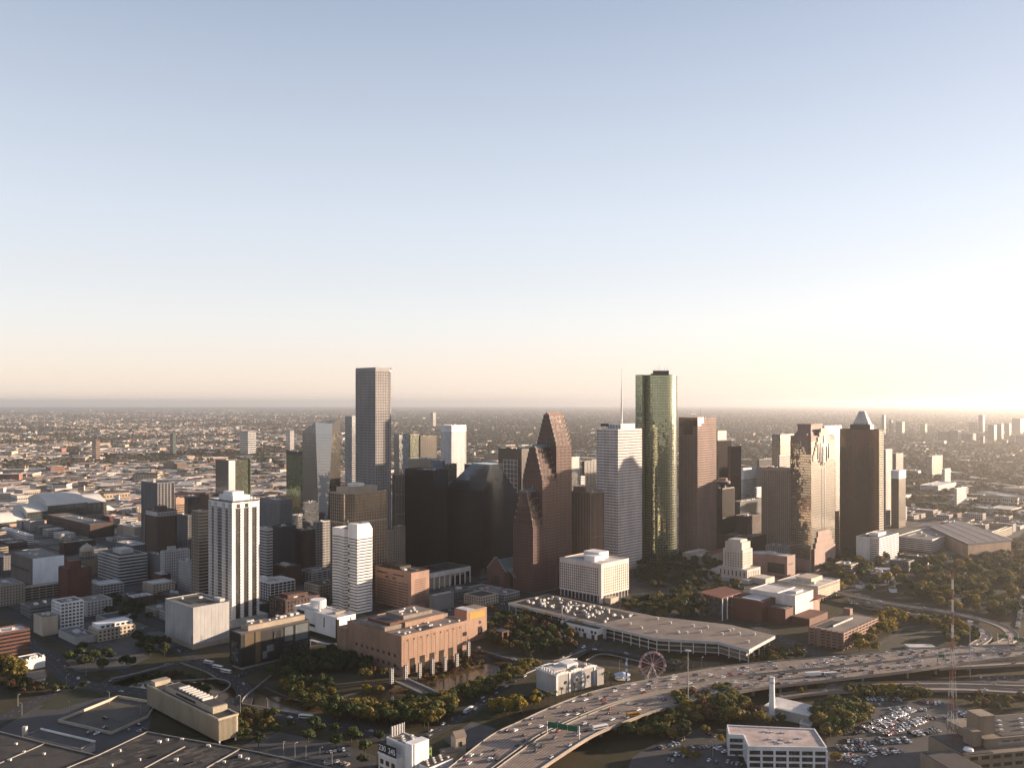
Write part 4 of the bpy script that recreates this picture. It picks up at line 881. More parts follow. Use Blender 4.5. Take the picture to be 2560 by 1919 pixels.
# city hall
g = geo(1793, 1868, 1889, 1425, yb=1457); C, rr_ = g['C'], g['r']; u, v = 38.0, g['v']
root = thing('city_hall', 'pale limestone city hall with stepped central tower', 'building', C, rr_); lime = mat('limestone', (.56, .49, .43))
hh = [zat(1425, C.y), zat(1378, C.y), zat(1360, C.y)]
part(root, 'base', lime, -8, u + 8, -6, v + 10, 0, 6); part(root, 'lower_block', lime, 0, u, 0, v, 6, hh[0])
part(root, 'tower', lime, u * .12, u * .86, v * .2, v * .86, hh[0], hh[1]); part(root, 'upper_stage', lime, u * .17, u * .81, v * .25, v * .81, hh[1], hh[2]); part(root, 'cap', lime, u * .24, u * .74, v * .32, v * .74, hh[2], hh[2] + 3); part(root, 'roof', roofw, u * .26, u * .72, v * .34, v * .72, hh[2] + 3, hh[2] + 3.4)
w_ = MB()
for i in range(7):
    w_.box(-.1, .2, v * (.08 + .13 * i), v * (.08 + .13 * i) + 1.8, 8, hh[0] - 3); w_.box(u * (.06 + .13 * i), u * (.06 + .13 * i) + 1.8, -.1, .2, 8, hh[0] - 3)
for k in range(6):
    z = hh[0] + 2 + k * (hh[1] - hh[0] - 5) / 6
    for i in range(7): w_.box(u * .12 - .1, u * .2, v * (.24 + .085 * i), v * (.24 + .085 * i) + 1.3, z, z + 1.9); w_.box(u * (.16 + .095 * i), u * (.16 + .095 * i) + 1.3, v * .2 - .1, v * .3, z, z + 1.9)
w_.build('window_grid', g_win, root, 'stuff')
MB().tube((0, 0, 0), (0, 0, 9), .25, .1, 5).build('flagpole', steel, root, loc=(u * .5, v * .55, hh[2] + 3))
part(root, 'wing', lime, u * .1, u * .7, v, v + 26, 0, hh[0] * .6); part(root, 'wing', lime, u * .2, u * .9, -24, 0, 0, hh[0] * .45)

# angular beige library-like block
g = geo(1868, 1968, 1988, 1392, yb=1441); u, v, h = g['u'], g['v'], g['h']
root = thing('library_block', 'angular beige granite block with one wide dark opening', 'building', g['C'], g['r'])
p = [(0, 0), (u, 0), (u, v * .8), (u * .4, v), (-14, v), (-8, v * .62), (0, v * .5)]
b = MB(); b.prism(p, 0, h); b.build('wall', pinkg, root); b = MB(); b.poly([(x, y, h + .3) for x, y in offset(p, -1)]); b.build('roof', roofw, root); b = MB(); b.ring(p, -.5, .1, h - .2, h + 1); b.build('parapet', pinkg, root)
part(root, 'wide_opening', g_black, -.3, 1, v * .06, v * .48, 3, 18); part(root, 'slit_window', g_black, u * .2, u * .8, -.2, .4, h - 12, h - 10.5); part(root, 'roof_light', palec, u * .3, u * .7, v * .4, v * .6, h + .3, h + 3)
# garages / low brown block right of the pink tower
t = tower('parking_garage', 'long brown low block with horizontal window bands behind city hall', geo(1776, 1876, 1936, 1345, yb=1378), brownbrick, g_black, 'bands', cat='garage', units=5, roofm=roofb, over=dict(fh=3.4, band=1.9))
tower('office_block', 'red-brown block with one orange sunlit flank behind the long low block', geo(1837, 1868, 1906, 1292, d=1560), brownbrick, g_dark, 'fine', cat='building', units=4, roofm=roofd)
tower('office_block', 'dark grey block with white roof left of the concrete grid tower', geo(1834, 1850, 1908, 1255, d=1680), dgrey, g_black, 'curtain', cat='building', units=5, roofm=roofw)
t = plain('library_wing', 'pale low library with red tiled roof behind city hall', geo(1724, 1762, 1806, 1392, yb=1412), cream, roofw, units=2)
g = geo(1724, 1762, 1806, 1392, yb=1412); b = MB(); U, V, hh0 = g['u'], g['v'], g['h']
b.poly([(U * .4, 0, hh0 + .2), (U * 1.3, 0, hh0 + .2), (U * 1.3, V * .3, hh0 + 5), (U * .4, V * .3, hh0 + 5)]); b.poly([(U * .4, V * .6, hh0 + .2), (U * .4, V * .3, hh0 + 5), (U * 1.3, V * .3, hh0 + 5), (U * 1.3, V * .6, hh0 + .2)]); b.build('tile_roof', tile, t)
g = geo(1706, 1722, 1765, 1383, d=1400); plain('low_terrace', 'small pale terrace block at the foot of the pink tower', g, cream, roofw, units=1)
# city hall annexe on legs
g = geo(1943, 2045, 2100, 1467, yb=1507); u, v, h = g['u'], g['v'], g['h']
root = thing('annexe_office', 'white annexe office with ribbon windows raised on columns', 'building', g['C'], g['r'])
b = MB(); b.box(.6, u - .6, .6, v - .6, 5, h - 1); b.build('glazing', g_dark, root)
rm = MB(); rm.ring(rect(0, u, 0, v), -.62, 0, 0, 2.3); rmm = rm.mesh('wall_band', cream)
nf = 5; fh = (h - 6) / nf
for k in range(nf + 1): link('wall_band', rmm, root, None, (0, 0, 5 + k * fh - (2.1 if k == nf else 0)))
for i in range(9): part(root, 'column', cream, u * i / 8.2 + .3, u * i / 8.2 + 1.3, .8, 1.8, 0, 5)
for i in range(1, 10): part(root, 'column', cream, .8, 1.8, v * i / 9.3, v * i / 9.3 + 1, 0, 5)
roof_bits(root, rect(0, u, 0, v), h, roofw, 1, cream, 3, random.Random(1)); part(root, 'penthouse', cream, u * .25, u * .75, v * .3, v * .68, h + .1, h + 6)
# performing arts centre: white stage house over brick
g = geo(1874, 1988, 2033, 1491, yb=1552); u, v, h = g['u'], g['v'], g['h']
root = thing('performing_arts_centre', 'white windowless stage house above red brick theatre wings', 'building', g['C'], g['r']); pw = mat('stage_white', (.66, .58, .53))
part(root, 'stage_house', pw, 0, u, 0, v, 0, h); part(root, 'roof', roofw, .6, u - .6, .6, v - .6, h + .02, h + .3)
part(root, 'roof_rib', white, .5, u - .5, v * .38, v * .42, h + .3, h + 1.5); part(root, 'roof_unit', unitm, u * .3, u * .7, v * .1, v * .25, h + .3, h + 3); b = MB(); b.ring(rect(0, u, 0, v), -.7, .1, h - .2, h + 1.1); b.build('parapet', pw, root)
part(root, 'brick_wing', redbrick, -34, -.3, v * .42, v * 1.08, 0, 24); part(root, 'brick_wing', redbrick, -22, -.4, v * .02, v * .41, 0, 17); part(root, 'brick_wing', redbrick, -10, u * .8, -22, -.4, 0, 8)
part(root, 'wing_roof', roofw, -30, -4, v * .5, v * .9, 24.05, 24.6); part(root, 'wing_roof', roofg, -20, -2, v * .06, v * .36, 17.05, 17.5)
part(root, 'brick_wing', redbrick, -6, 10, v * 1.09, v * 1.4, 0, 20)
b = MB(); b.poly([(-60, v * 1.05, 27), (-8, v * 1.05, 27), (2, v * 1.62, 27), (-50, v * 1.7, 27)]); b.poly([(-60, v * 1.05, 26), (-50, v * 1.7, 26), (2, v * 1.62, 26), (-8, v * 1.05, 26)]); b.poly([(-60, v * 1.05, 26), (-8, v * 1.05, 26), (-8, v * 1.05, 27), (-60, v * 1.05, 27)]); b.poly([(-50, v * 1.7, 26), (-60, v * 1.05, 26), (-60, v * 1.05, 27), (-50, v * 1.7, 27)]); b.build('canopy_roof', tile, root)
part(root, 'glass_foyer', g_blue, -46, -14, v * 1.1, v * 1.55, 0, 25.8)
for k in range(5): part(root, 'canopy_post', white, -56 + 11 * k, -55.2 + 11 * k, v * 1.07, v * 1.07 + .8, 0, 26)
part(root, 'side_canopy', tile, u + .2, u + 26, -6, v * .3, 18, 19); part(root, 'side_wall', mat('salmon', 0), u + .3, u + 20, v * .02, v * .3, 0, 18)
# brick parking garage
g = geo(2023, 2109, 2195, 1580, yb=1626); u, v, h = g['u'], g['v'], g['h']
root = thing('parking_garage', 'red brick parking garage with pale ramps on its roof', 'garage', g['C'], g['r'])
part(root, 'dark_floors', g_black, 1.2, u - 1.2, 1.2, v - 1.2, 0, h - 1.6); gb = mat('garage_brick', (.34, .19, .14)); nf = 6; fh = (h - 1) / nf
rm = MB(); rm.ring(rect(0, u, 0, v), -1.2, 0, 0, fh * .56); rmm = rm.mesh('wall_band', gb)
for k in range(nf): link('wall_band', rmm, root, None, (0, 0, k * fh + fh * .5))
for i in range(11): part(root, 'pier', gb, u * i / 10 * .985, u * i / 10 * .985 + 1.6, -.15, 1, 0, h)
for i in range(1, 7): part(root, 'pier', gb, -.15, 1, v * i / 6 * .985, v * i / 6 * .985 + 1.6 + (3 if i == 4 else 0), 0, h)
part(root, 'roof', roofb, 1.1, u - 1.1, 1.1, v - 1.1, h - 1.5, h - 1.0); part(root, 'stair_house', gb, u - 10, u - 3, v - 10, v - 2, h - 1, h + 6)
part(root, 'ramp_wall', palec, u * .2, u * .75, v * .5, v * .53, h - 1, h + .8); part(root, 'ramp_pit', mat('shade_roof', 0), u * .1, u * .5, v * .55, v * .9, h - 1, h - .85)

# ------------------------------------------------------------------ aquarium, fairground
g = geo(1341, 1390, 1507, 1683, yb=1738, rot=38); u, v = g['u'], g['v']; h = 17.0
root = thing('aquarium_pavilion', 'ornate white aquarium pavilion with scrolled parapets beside the motorway', 'building', g['C'], g['r'])
part(root, 'wall', stuc, 0, u * .84, 0, v, 0, h); part(root, 'end_bay', stuc, u * .84, u, -2, v * .7, 0, h - 3); part(root, 'roof', roofg, .6, u * .83, .6, v - .6, h + .02, h + .3)
for i in range(4):
    part(root, 'pilaster', white, u * .84 * i / 3.15, u * .84 * i / 3.15 + 2.2, -.35, .3, 0, h + .6)
for i in range(3): MB().tube((0, .2, 0), (0, -.3, 0), 1.5, 1.5, 14).build('porthole', g_blue, root, loc=(u * (.2 + .24 * i), 0, h * .55))
sc_ = MB()
for k in range(16): t0 = k / 15; z = h + .9 + 1.5 * abs(math.sin(t0 * math.pi * 3)); sc_.box(u * .84 * t0 - 1.4, u * .84 * t0 + 1.4, -.3, .6, h - .2, z)
sc_.build('scrolled_parapet', white, root)
sc_ = MB()
for k in range(9): t0 = k / 8; z = h + 1.2 + 3 * math.sin(t0 * math.pi); sc_.box(-.4, .6, v * t0 - 1.3, v * t0 + 1.3, h - .2, z)
sc_.build('scrolled_parapet', white, root)
sc_ = MB()
for k in range(16): t0 = k / 15; z = h + .9 + 1.5 * abs(math.sin(t0 * math.pi * 2)); sc_.box(u * .84 * t0 - 1.4, u * .84 * t0 + 1.4, v - .6, v + .3, h - .2, z)
sc_.build('scrolled_parapet', white, root)
part(root, 'roof_house', white, u * .38, u * .6, v * .35, v * .8, h + .3, h + 4); part(root, 'sky_light', palec, u * .08, u * .32, v * .25, v * .75, h + .3, h + 2.2)
for k in range(6): MB().tube((0, 0, 0), (0, 0, 1.8), 1.2, 1.2, 8).build('roof_unit', unitm, root, loc=(u * (.5 + .05 * k), v * (.2 + .1 * (k % 4)), h + .3))
MB().tube((0, 0, 0), (0, 0, 3), 1.6, 1.0, 10).build('cupola', copper, root, loc=(1.5, v * .8, h + .5))
# ferris wheel
C = gp(1631, 1703); dW = C.y; zc = zat(1661, dW); Rw = 33 * dW / F
root = thing('ferris_wheel', 'pink and white fairground wheel beside the motorway', 'ferris wheel', C, math.atan2(-C.x, C.y) + .25)
wheelm = mat('wheel_pink', (.62, .40, .38)); 
for yy in (-1.0, 1.0):
    for rr_ in (Rw, Rw * .9):
        b = MB(); n = 40
        for k in range(n):
            a0, a1 = 2 * math.pi * k / n, 2 * math.pi * (k + 1) / n
            b.tube((math.cos(a0) * rr_, yy, math.sin(a0) * rr_), (math.cos(a1) * rr_, yy, math.sin(a1) * rr_), .2, .2, 4, cap=False)
        b.build('rim', wheelm, root, loc=(0, 0, zc))
sp = MB(); sp.tube((0, -1, 0), (Rw, -1, 0), .16, .14, 4); sp.tube((0, 1, 0), (Rw, 1, 0), .16, .14, 4); sp.tube((Rw, -1, 0), (Rw, 1, 0), .14, .14, 4); spm = sp.mesh('spoke', wheelm); spr = sp.mesh('spoke', sigred)
gd = MB(); gd.box(-.9, .9, -.7, .7, -1.8, -.5); gd.box(-.8, .8, -.6, .6, -.2, 0); gd.box(-.06, .06, -.6, .6, -.5, -.2); gdm = [gd.mesh('gondola', m_) for m_ in (white, sigred, mat('pale_blue', (.3, .45, .6)))]
for k in range(18):
    a0 = 2 * math.pi * k / 18; o = link('spoke', spm if k % 3 else spr, root, None, (0, 0, zc)); o.rotation_euler = (0, -a0, 0)
    link('gondola', gdm[k % 3], root, None, (math.cos(a0) * Rw, 0, zc + math.sin(a0) * Rw))
MB().tube((0, -1.6, 0), (0, 1.6, 0), 1.3, 1.3, 12).build('hub', white, root, loc=(0, 0, zc))
for yy in (-2.2, 2.2):
    for sx in (-6, 6): MB().tube((sx, yy, 0), (0, yy * .7, zc), .4, .3, 6).build('support_leg', white, root)
# drop tower ride
C = gp(1566, 1712); root = thing('tower_ride', 'slim white and blue fairground drop tower with round canopy', 'ride', C)
for k in range(8): MB().tube((0, 0, k * 3), (0, 0, k * 3 + 3), .8, .8, 8).build('tower_section', white if k % 2 == 0 else mat('ride_blue', (.12, .25, .5)), root, loc=(0, 0, 0))
C = gp(1556, 1696); root = thing('carousel', 'round pale canopy of the small carousel', 'carousel', C)
b = MB(); b.tube((0, 0, 4), (0, 0, 6.5), 7.5, .8, 20); b.build('canopy', mat('canopy_blue', (.40, .48, .58)), root); MB().tube((0, 0, 0), (0, 0, 4), 1.2, 1.2, 8).build('centre_post', white, root); MB().tube((0, 0, .2), (0, 0, .7), 7, 7, 20).build('platform', palec, root)

# ------------------------------------------------------------------ right foreground: office, chimney works, radio mast
g = geo(1822, 1864, 2068, 1868, yb=1900, rot=-6); 
P0, P1, P2, P3 = gp(1871, 1866, 15), gp(2068, 1869, 15), gp(2037, 1822, 15), gp(1817, 1812, 15)
root = thing('office_building', 'white three-storey office with pinkish weathered roof at lower right', 'building', (0, 0))
fp = ccw2([P0, P1, P2, P3, gp(1820, 1840, 15), gp(1862, 1846, 15)]); fp = [(q.x, q.y) for q in [P0, P1, P2, P3, gp(1822, 1836, 15), gp(1858, 1837, 15)]]; fp = ccw(fp)
b = MB(); b.prism(offset(fp, -.8), 0, 14.6, top=False); b.build('glazing', g_win, root)
for k in range(4): b = MB(); b.ring(fp, -.85, 0, [0, 4.0, 8.4, 12.6][k], [.9, 5.2, 9.6, 15.6][k]); b.build('wall_band', white, root)
for k in range(len(fp)):
    a0, a1 = Vector(fp[k]), Vector(fp[(k + 1) % len(fp)]); Ls = (a1 - a0).length; e = (a1 - a0).normalized(); n = max(1, round(Ls / 8.5))
    for i in range(n):
        q = a0 + e * (Ls * i / n); o = MB().box(-.7, .7, -.2, .9, 0, 13).build('pier', white, root, loc=(q.x, q.y, 0)); o.rotation_euler.z = math.atan2(e.y, e.x)
b = MB(); b.poly([(x, y, 14.9) for x, y in offset(fp, -.6)]); b.build('roof', mat('rusty_roof', (.50, .40, .36), var=.45, scale=.09), root)
for i in range(9): q = P0.lerp(P1, .2 + .6 * R.random()).lerp(P3.lerp(P2, .3 + .5 * R.random()), .2 + .6 * R.random()); MB().box(-1.2, 1.2, -1.2, 1.2, 0, .7).build('roof_light', palec, root, loc=(q.x, q.y, 14.9))
# chimney works
C = gp(1930, 1795); root = thing('water_chimney', 'tall white round chimney beside the low white workshop', 'chimney', C)
hc = zat(1694, C.y); b = MB(); b.tube((0, 0, 0), (0, 0, hc), 2.6, 1.9, 16); b.build('shaft', white, root); MB().tube((0, 0, hc - 4), (0, 0, hc - 2.6), 2.3, 2.3, 16).build('collar', palec, root); MB().tube((0, 0, hc), (0, 0, hc + 1), 2.2, 2.2, 16).build('rim', palec, root); part(root, 'plinth', palec, -4, 4, -4, 4, 0, 4)
q = [gp(x, y, 9) for x, y in c4((935, 1115), (1045, 1045), (1440, 1135), (1330, 1200))]; fp = ccw([(s.x, s.y) for s in q])
root = thing('workshop', 'low white-roofed workshop behind the white chimney', 'building', (0, 0))
b = MB(); b.prism(offset(fp, -1.5), 0, 8); b.build('wall', stuc, root); b = MB(); b.prism(fp, 8, 9, bottom=True); b.build('roof_slab', white, root); b = MB(); b.poly([(x, y, 9.1) for x, y in offset(fp, -1)]); b.build('roof', roofw, root)
q = [gp(x, y, 4) for x, y in c4((1240, 1265), (1290, 1215), (1370, 1235), (1340, 1290))]; fp = ccw([(s.x, s.y) for s in q]); root = thing('shed', 'small pale shed below the white-roofed workshop', 'building', (0, 0)); b = MB(); b.prism(fp, 0, 4); b.build('wall', stuc, root); b = MB(); b.ring(fp, -.4, .2, 3.6, 4.3); b.build('eave', white, root)
# high mast lights
for x, yt, yb_, lab in ((1720, 1624, 1791, 'tall high-mast light before the long columned hall'), (2425, 1551, 1690, 'tall high-mast light right of the loop ramps')):
    C = gp(x, yb_); ht = zat(yt, C.y); root = thing('high_mast_light', lab, 'street light', C, group='high-mast lights')
    MB().tube((0, 0, 0), (0, 0, ht), .55, .25, 8).build('pole', steel, root)
    lr_ = MB().tube((0, 0, ht - .6), (0, 0, ht), 2.2, 2.2, 12).build('lamp_ring', steel, root)
    for k in range(8): a0 = k * math.pi / 4; MB().box(-.5, .5, -.5, .5, 0, .7).build('lamp', palec, lr_, loc=(2.3 * math.cos(a0), 2.3 * math.sin(a0), ht - .9))
# radio mast
C = gp(2381, 1902); ht = zat(1430, C.y); root = thing('radio_mast', 'red and white lattice radio mast at the right', 'mast', C, .5)
nseg = 14; w0, w1 = 4.2, .4; zs = [ht * (1 - (1 - k / nseg) ** 1.25) for k in range(nseg + 1)]
for k in range(nseg):
    za, zb = zs[k], zs[k + 1]; ra, rb = w0 + (w1 - w0) * min(1, (za / ht) * 1.35), w0 + (w1 - w0) * min(1, (zb / ht) * 1.35); b = MB()
    ra, rb = max(ra, .55), max(rb, .5)
    for j in range(4):
        a0, a1 = math.pi / 4 + j * math.pi / 2, math.pi / 4 + (j + 1) * math.pi / 2
        A0, A1 = (ra * math.cos(a0), ra * math.sin(a0), za), (ra * math.cos(a1), ra * math.sin(a1), za); B0, B1 = (rb * math.cos(a0), rb * math.sin(a0), zb), (rb * math.cos(a1), rb * math.sin(a1), zb)
        b.tube(A0, B0, .2, .17, 4); b.tube(A0, B1, .05, .05, 3); b.tube(A1, B0, .05, .05, 3); b.tube(B0, B1, .05, .05, 3)
    b.build('mast_section', palec if k % 2 == 0 else mat('mast_red', (.30, .09, .06)), root)
# concrete building in the corner
root = thing('concrete_building', 'angular concrete building with stair towers in the bottom right corner', 'building', gp(2560, 1905), rad(12)); cb = mat('rough_concrete', (.32, .25, .18), var=.35)
part(root, 'block', cb, -54, 40, -8, 30, 0, 12); part(root, 'block', cb, -30, 60, 2, 42, 12, 18); part(root, 'stair_tower', cb, -27, -15, 10, 24, 18, 31); part(root, 'stair_tower', cb, -38, -31, 4, 14, 12, 23); part(root, 'roof', roofd, -53, -31, -7, 29, 12.05, 12.5); part(root, 'roof', roofd, -14, 58, 4, 40, 18.05, 18.4)
for k in range(9): MB().box(-1.2, 1.2, -1, 1, 0, 1.6).build('roof_unit', unitm, root, loc=(-8 + 6 * k, 12 + 8 * (k % 3), 18.4))
for k in range(4): part(root, 'ledge', conc, -20, 60, 1.6, 2.2, 1 + 4.2 * k, 2.4 + 4.2 * k)
for k in range(5): part(root, 'window', g_black, -16 + 9 * k, -10 + 9 * k, 1.8, 2.3, 13.5, 16)
for k in range(2):
    for j in range(5): part(root, 'window', g_black, -50 + 9 * j, -44 + 9 * j, -8.2, -7.8, 3 + 5.6 * k, 5.4 + 5.6 * k)
part(root, 'block', cb, -80, -56, -30, 4, 0, 12); part(root, 'roof', roofd, -79, -57, -29, 3, 12.05, 12.4)
b = MB(); b.tube((0, 0, 0), (0, 0, 1.5), 3.5, 2.8, 14); tag(b.build('roof_dish', white, root, loc=(-45, 0, 12.5)), 'x', 'x') if 0 else b.build('roof_dish', white, root, loc=(-45, 0, 12.5))

# ------------------------------------------------------------------ left: low and mid-rise blocks in the shade
# pale windowless cube
g = geo(413, 483, 573, 1520, yb=1623); root = plain('windowless_cube', 'big pale windowless cube with a recessed dark roof', g, mat('cube_panel', (.42, .42, .42)), roofg, units=2); u, v, h = g['u'], g['v'], g['h']
pj = MB()
for i in range(1, 10): pj.box(u * i / 10, u * i / 10 + .12, -.04, .03, 5, h); pj.box(-.04, .03, v * i / 10, v * i / 10 + .12, 5, h)
pj.build('panel_joint', greyp, root, 'stuff'); part(root, 'roof_pit', roofd, u * .2, u * .75, v * .3, v * .8, h + .1, h + .5); part(root, 'roof_pit', roofd, u * .55, u * .9, v * .08, v * .3, h + .1, h + .4); part(root, 'red_banner', sigred, -.2, .1, 1.5, 3, 4, 14)
part(root, 'plinth', beige, -.3, u + .2, -.3, v + .2, 0, 5); part(root, 'stair_house', palec, u * .82, u * .96, v * .1, v * .3, h + .1, h + 3.5)
# dark glass cultural building
g = geo(574, 602, 774, 1586, yb=1676); u, v, h = g['u'], g['v'], g['h']
root = thing('dark_gallery', 'black panelled gallery with stacked glass boxes and a cluttered roof', 'building', g['C'], g['r'])
part(root, 'wall', black, 0, u, 0, v, 3, h); part(root, 'plinth', conc, 2, u - 2, 2, v - 2, 0, 3); part(root, 'roof', roofb, .8, u - .8, .8, v - .8, h + .05, h + .4); b = MB(); b.ring(rect(0, u, 0, v), -.6, .1, h - .3, h + .9); b.build('parapet', dgrey, root)
part(root, 'upper_storey', beige, u * .15, u * .98, v * .3, v * .95, h + .4, h + 5); part(root, 'upper_roof', roofb, u * .16, u * .97, v * .33, v * .93, h + 5.02, h + 5.3)
for k in range(18): w_ = R.uniform(1.5, 4); MB().box(0, w_, 0, w_ * R.uniform(.6, 1.4), 0, R.uniform(1, 2.6)).build('roof_unit', R.choice((unitm, unitm, beige)), root, loc=(u * R.uniform(.18, .9), v * R.uniform(.36, .84), h + 5.3))
for i, (c0, c1, z0, z1) in enumerate(((.30, .36, .12, .34), (.46, .58, .55, .9), (.62, .74, .5, .95), (.60, .73, .1, .42), (.78, .97, .45, .95), (.80, .97, .15, .4), (.36, .46, .3, .5))):
    part(root, 'window_box', g_blue if i % 2 else mat('grey_glass_panel', (.20, .23, .24), rough=.2), u * c0, u * c1, -.5, .3, 3 + (h - 3) * z0, 3 + (h - 3) * z1)
part(root, 'copper_band', mat('brass_screen', (.16, .11, .05)), u * .2, u * .27, -.35, .2, 4, h); part(root, 'copper_band', MATS['brass_screen'], u * .05, u * .18, -.3, .2, h * .62, h); part(root, 'side_glass', g_blue, -.3, .2, v * .25, v * .8, h * .2, h * .75)
# white panelled building
g = geo(735, 843, 889, 1546, yb=1606); u, v, h = g['u'], g['v'], g['h']
root = thing('white_panel_building', 'white panelled cultural building with a dark glass corner and drum', 'building', g['C'], g['r'])
part(root, 'wall', white, 0, u, 0, v, 4.5, h); part(root, 'dark_base', g_black, 1, u - 1, 1, v - 1, 0, 4.5); part(root, 'roof', roofw, .6, u - .6, .6, v - .6, h + .03, h + .3); b = MB(); b.ring(rect(0, u, 0, v), -.6, .12, h - .3, h + 1.2); b.build('parapet', white, root)
part(root, 'corner_glass', g_black, -.25, 2.4, -.25, 2.4, .5, h - .8)
for c0, c1, z0, z1 in ((.5, .72, .25, .38), (.75, .92, .75, .93), (.28, .30, .4, .9)): part(root, 'window', g_black, -.2, .1, v * c0, v * c1, 4 + (h - 4) * z0, 4 + (h - 4) * z1)
for c0, c1, z0, z1 in ((.28, .4, .35, .6), (.72, .76, .5, .95)): part(root, 'window', g_black, u * c0, u * c1, -.2, .1, 4 + (h - 4) * z0, 4 + (h - 4) * z1)
part(root, 'roof_beam', white, u * .25, u * .32, v * .5, v * .95, h + .3, h + 2.5); part(root, 'roof_beam', beige, u * .4, u * .95, v * .2, v * .27, h + .3, h + 2.5); part(root, 'roof_pit', dgrey, u * .36, u * .5, v * .55, v * .9, h + .3, h + .6)
MB().tube((0, 0, 0), (0, 0, 9), 8.5, 8.5, 18).build('drum', white, root, loc=(u * .7, v * .72, h + .2)); MB().tube((0, 0, 0), (0, 0, 9), .3, .15, 5).build('roof_mast', steel, root, loc=(u * .4, v * .3, h))
P = [gp(776, 1612), gp(815, 1622), gp(850, 1622), gp(878, 1616)]; o = strip('canopy', smooth(P), 4, 6, .8, palec, None); tag(o, 'long curved pale canopy below the white panelled building', 'canopy')
for q in P: MB().tube((0, 0, 0), (0, 0, 5.3), .25, .25, 6).build('post', steel, o, loc=(q.x, q.y, 0))
# open garage and brick blocks
t = tower('parking_garage', 'open parking garage with white frame behind the red framed block', geo(640, 676, 737, 1459, yb=1501), white, g_black, 'gar', cat='garage', units=4, roofm=roofw, over=dict(band=.8, bay=6, pier=.7, fh=3.6), pent=(.1, .25, .6, .9, 5))
t = tower('brick_block', 'red-brown loft block with white window frames behind the black gallery', geo(674, 714, 798, 1503, yb=1566), mat('loft_brick', (.13, .05, .035)), g_blue, 'grid', cat='building', units=6, over=dict(bay=4.5, band=1.2, pier=1.0, fh=4.2), pent=(.2, .8, .3, .8, 4))
tower('brick_block', 'dark roofed masonry block with rooftop plant above the open garage', geo(676, 714, 752, 1418, yb=1468), brownbrick, g_black, 'old', cat='building', units=8)
tower('brick_block', 'low dark block left of the red-brown loft', geo(588, 610, 676, 1520, d=1050), dgrey, g_black, 'old', cat='building', units=3)
tower('tower_block', 'dark glass tower with a beige framed flank left of the white apartment tower', geo(480, 497, 524, 1280, d=1085), beige, g_dark, 'curtain', units=1, over=dict(band=1.0, pier=.9, bay=4, dep=.3), skip=(0,))
tower('tower_block', 'dark residential tower with pale vertical window strips left of centre', geo(355, 394, 434, 1209, d=1500), greyp, g_dark, 'stripes', units=2, over=dict(bay=5.5, pier=2.4, band=.8, fh=4.0, dep=.5))
t = tower('old_tower', 'old brown hotel tower with a pale crown storey', geo(365, 395, 441, 1279, d=1330), brownbrick, g_dark, 'old', units=3, pent=(.25, .7, .3, .7, 6)); g = geo(365, 395, 441, 1279, d=1330)
b = MB(); b.ring(rect(0, g['u'], 0, g['v']), -.1, .7, g['h'] - 7, g['h'] - .5); b.build('crown_band', palec, t)
for k in range(11): part(t, 'crown_window', g_win, g['u'] * (.05 + .085 * k), g['u'] * (.09 + .085 * k), -.85, -.5, g['h'] - 6, g['h'] - 2)
tower('old_tower', 'small orange-lit brick tower right of the dark residential tower', geo(434, 440, 460, 1246, d=1560), tan, g_dark, 'bands', units=1, top=10)
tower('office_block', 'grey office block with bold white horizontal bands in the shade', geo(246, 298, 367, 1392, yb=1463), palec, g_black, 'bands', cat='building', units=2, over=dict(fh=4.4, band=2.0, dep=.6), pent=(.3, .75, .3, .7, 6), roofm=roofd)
tower('office_block', 'pale grid-windowed office block with a rooftop dome unit', geo(402, 411, 473, 1380, yb=1462), palec, g_dark, 'old', cat='building', units=3, pent=(.2, .5, .3, .7, 6))
plain('blank_wall_block', 'grey blank-walled block left of the grid-windowed office', geo(366, 398, 410, 1388, yb=1455), greyp, roofg, units=2)
tower('office_block', 'narrow pale brick block beside the dark glass tower', geo(446, 476, 499, 1408, yb=1484), stuc, g_dark, 'old', cat='building', units=2)
plain('brick_block', 'small dark red block with white roof in the shaded quarter', geo(379, 402, 427, 1438, yb=1468), redbrick, roofw, units=1)
tower('brick_tower', 'square red brick apartment tower with stepped roof house', geo(148, 171, 227, 1424, yb=1512), redbrick, g_win, 'old', units=2, pent=(.15, .65, .2, .8, 9), over=dict(fh=3.3, bay=3))
# theatre-like box with white wall
g = geo(27, 80, 159, 1398, yb=1462); root = plain('white_wall_box', 'box building with one big blank white wall and a brown flank', g, mat('taupe', (.20, .165, .14)), roofg, units=3)
part(root, 'white_wall', mat('bright_white', (.99, .99, .99)), g['u'] * .02, g['u'] + .3, -.8, -.1, 0, g['h'] + 1); part(root, 'brick_band', dgrey, -.2, .1, g['v'] * .1, g['v'], g['h'] * .45, g['h'] * .55)
tower('parking_garage', 'beige parking deck below the big white wall', geo(55, 62, 150, 1470, yb=1502), beige, g_black, 'gar', cat='garage', units=0, roofm=roofw)
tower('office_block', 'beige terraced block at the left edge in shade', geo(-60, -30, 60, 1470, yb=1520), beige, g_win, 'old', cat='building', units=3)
tower('apartment_block', 'white seven-storey block with square window rows', geo(130, 152, 208, 1509, yb=1578), white, g_win, 'white', cat='building', units=2, over=dict(fh=3.6, bay=4, band=1.6, pier=1.0)); g = geo(130, 152, 208, 1509, yb=1578)
plain('cream_house', 'cream narrow block with one windowed end at the left', geo(84, 107, 145, 1545, yb=1590), cream, roofg, units=2)
tower('brick_hotel', 'red brick block with pale bands cut by the left edge', geo(-100, -80, 74, 1598, yb=1684), mat('hotel_brick', (.19, .075, .05)), g_black, 'bands', cat='building', units=4, over=dict(fh=3.6, band=1.9, dep=.4), roofm=roofw)
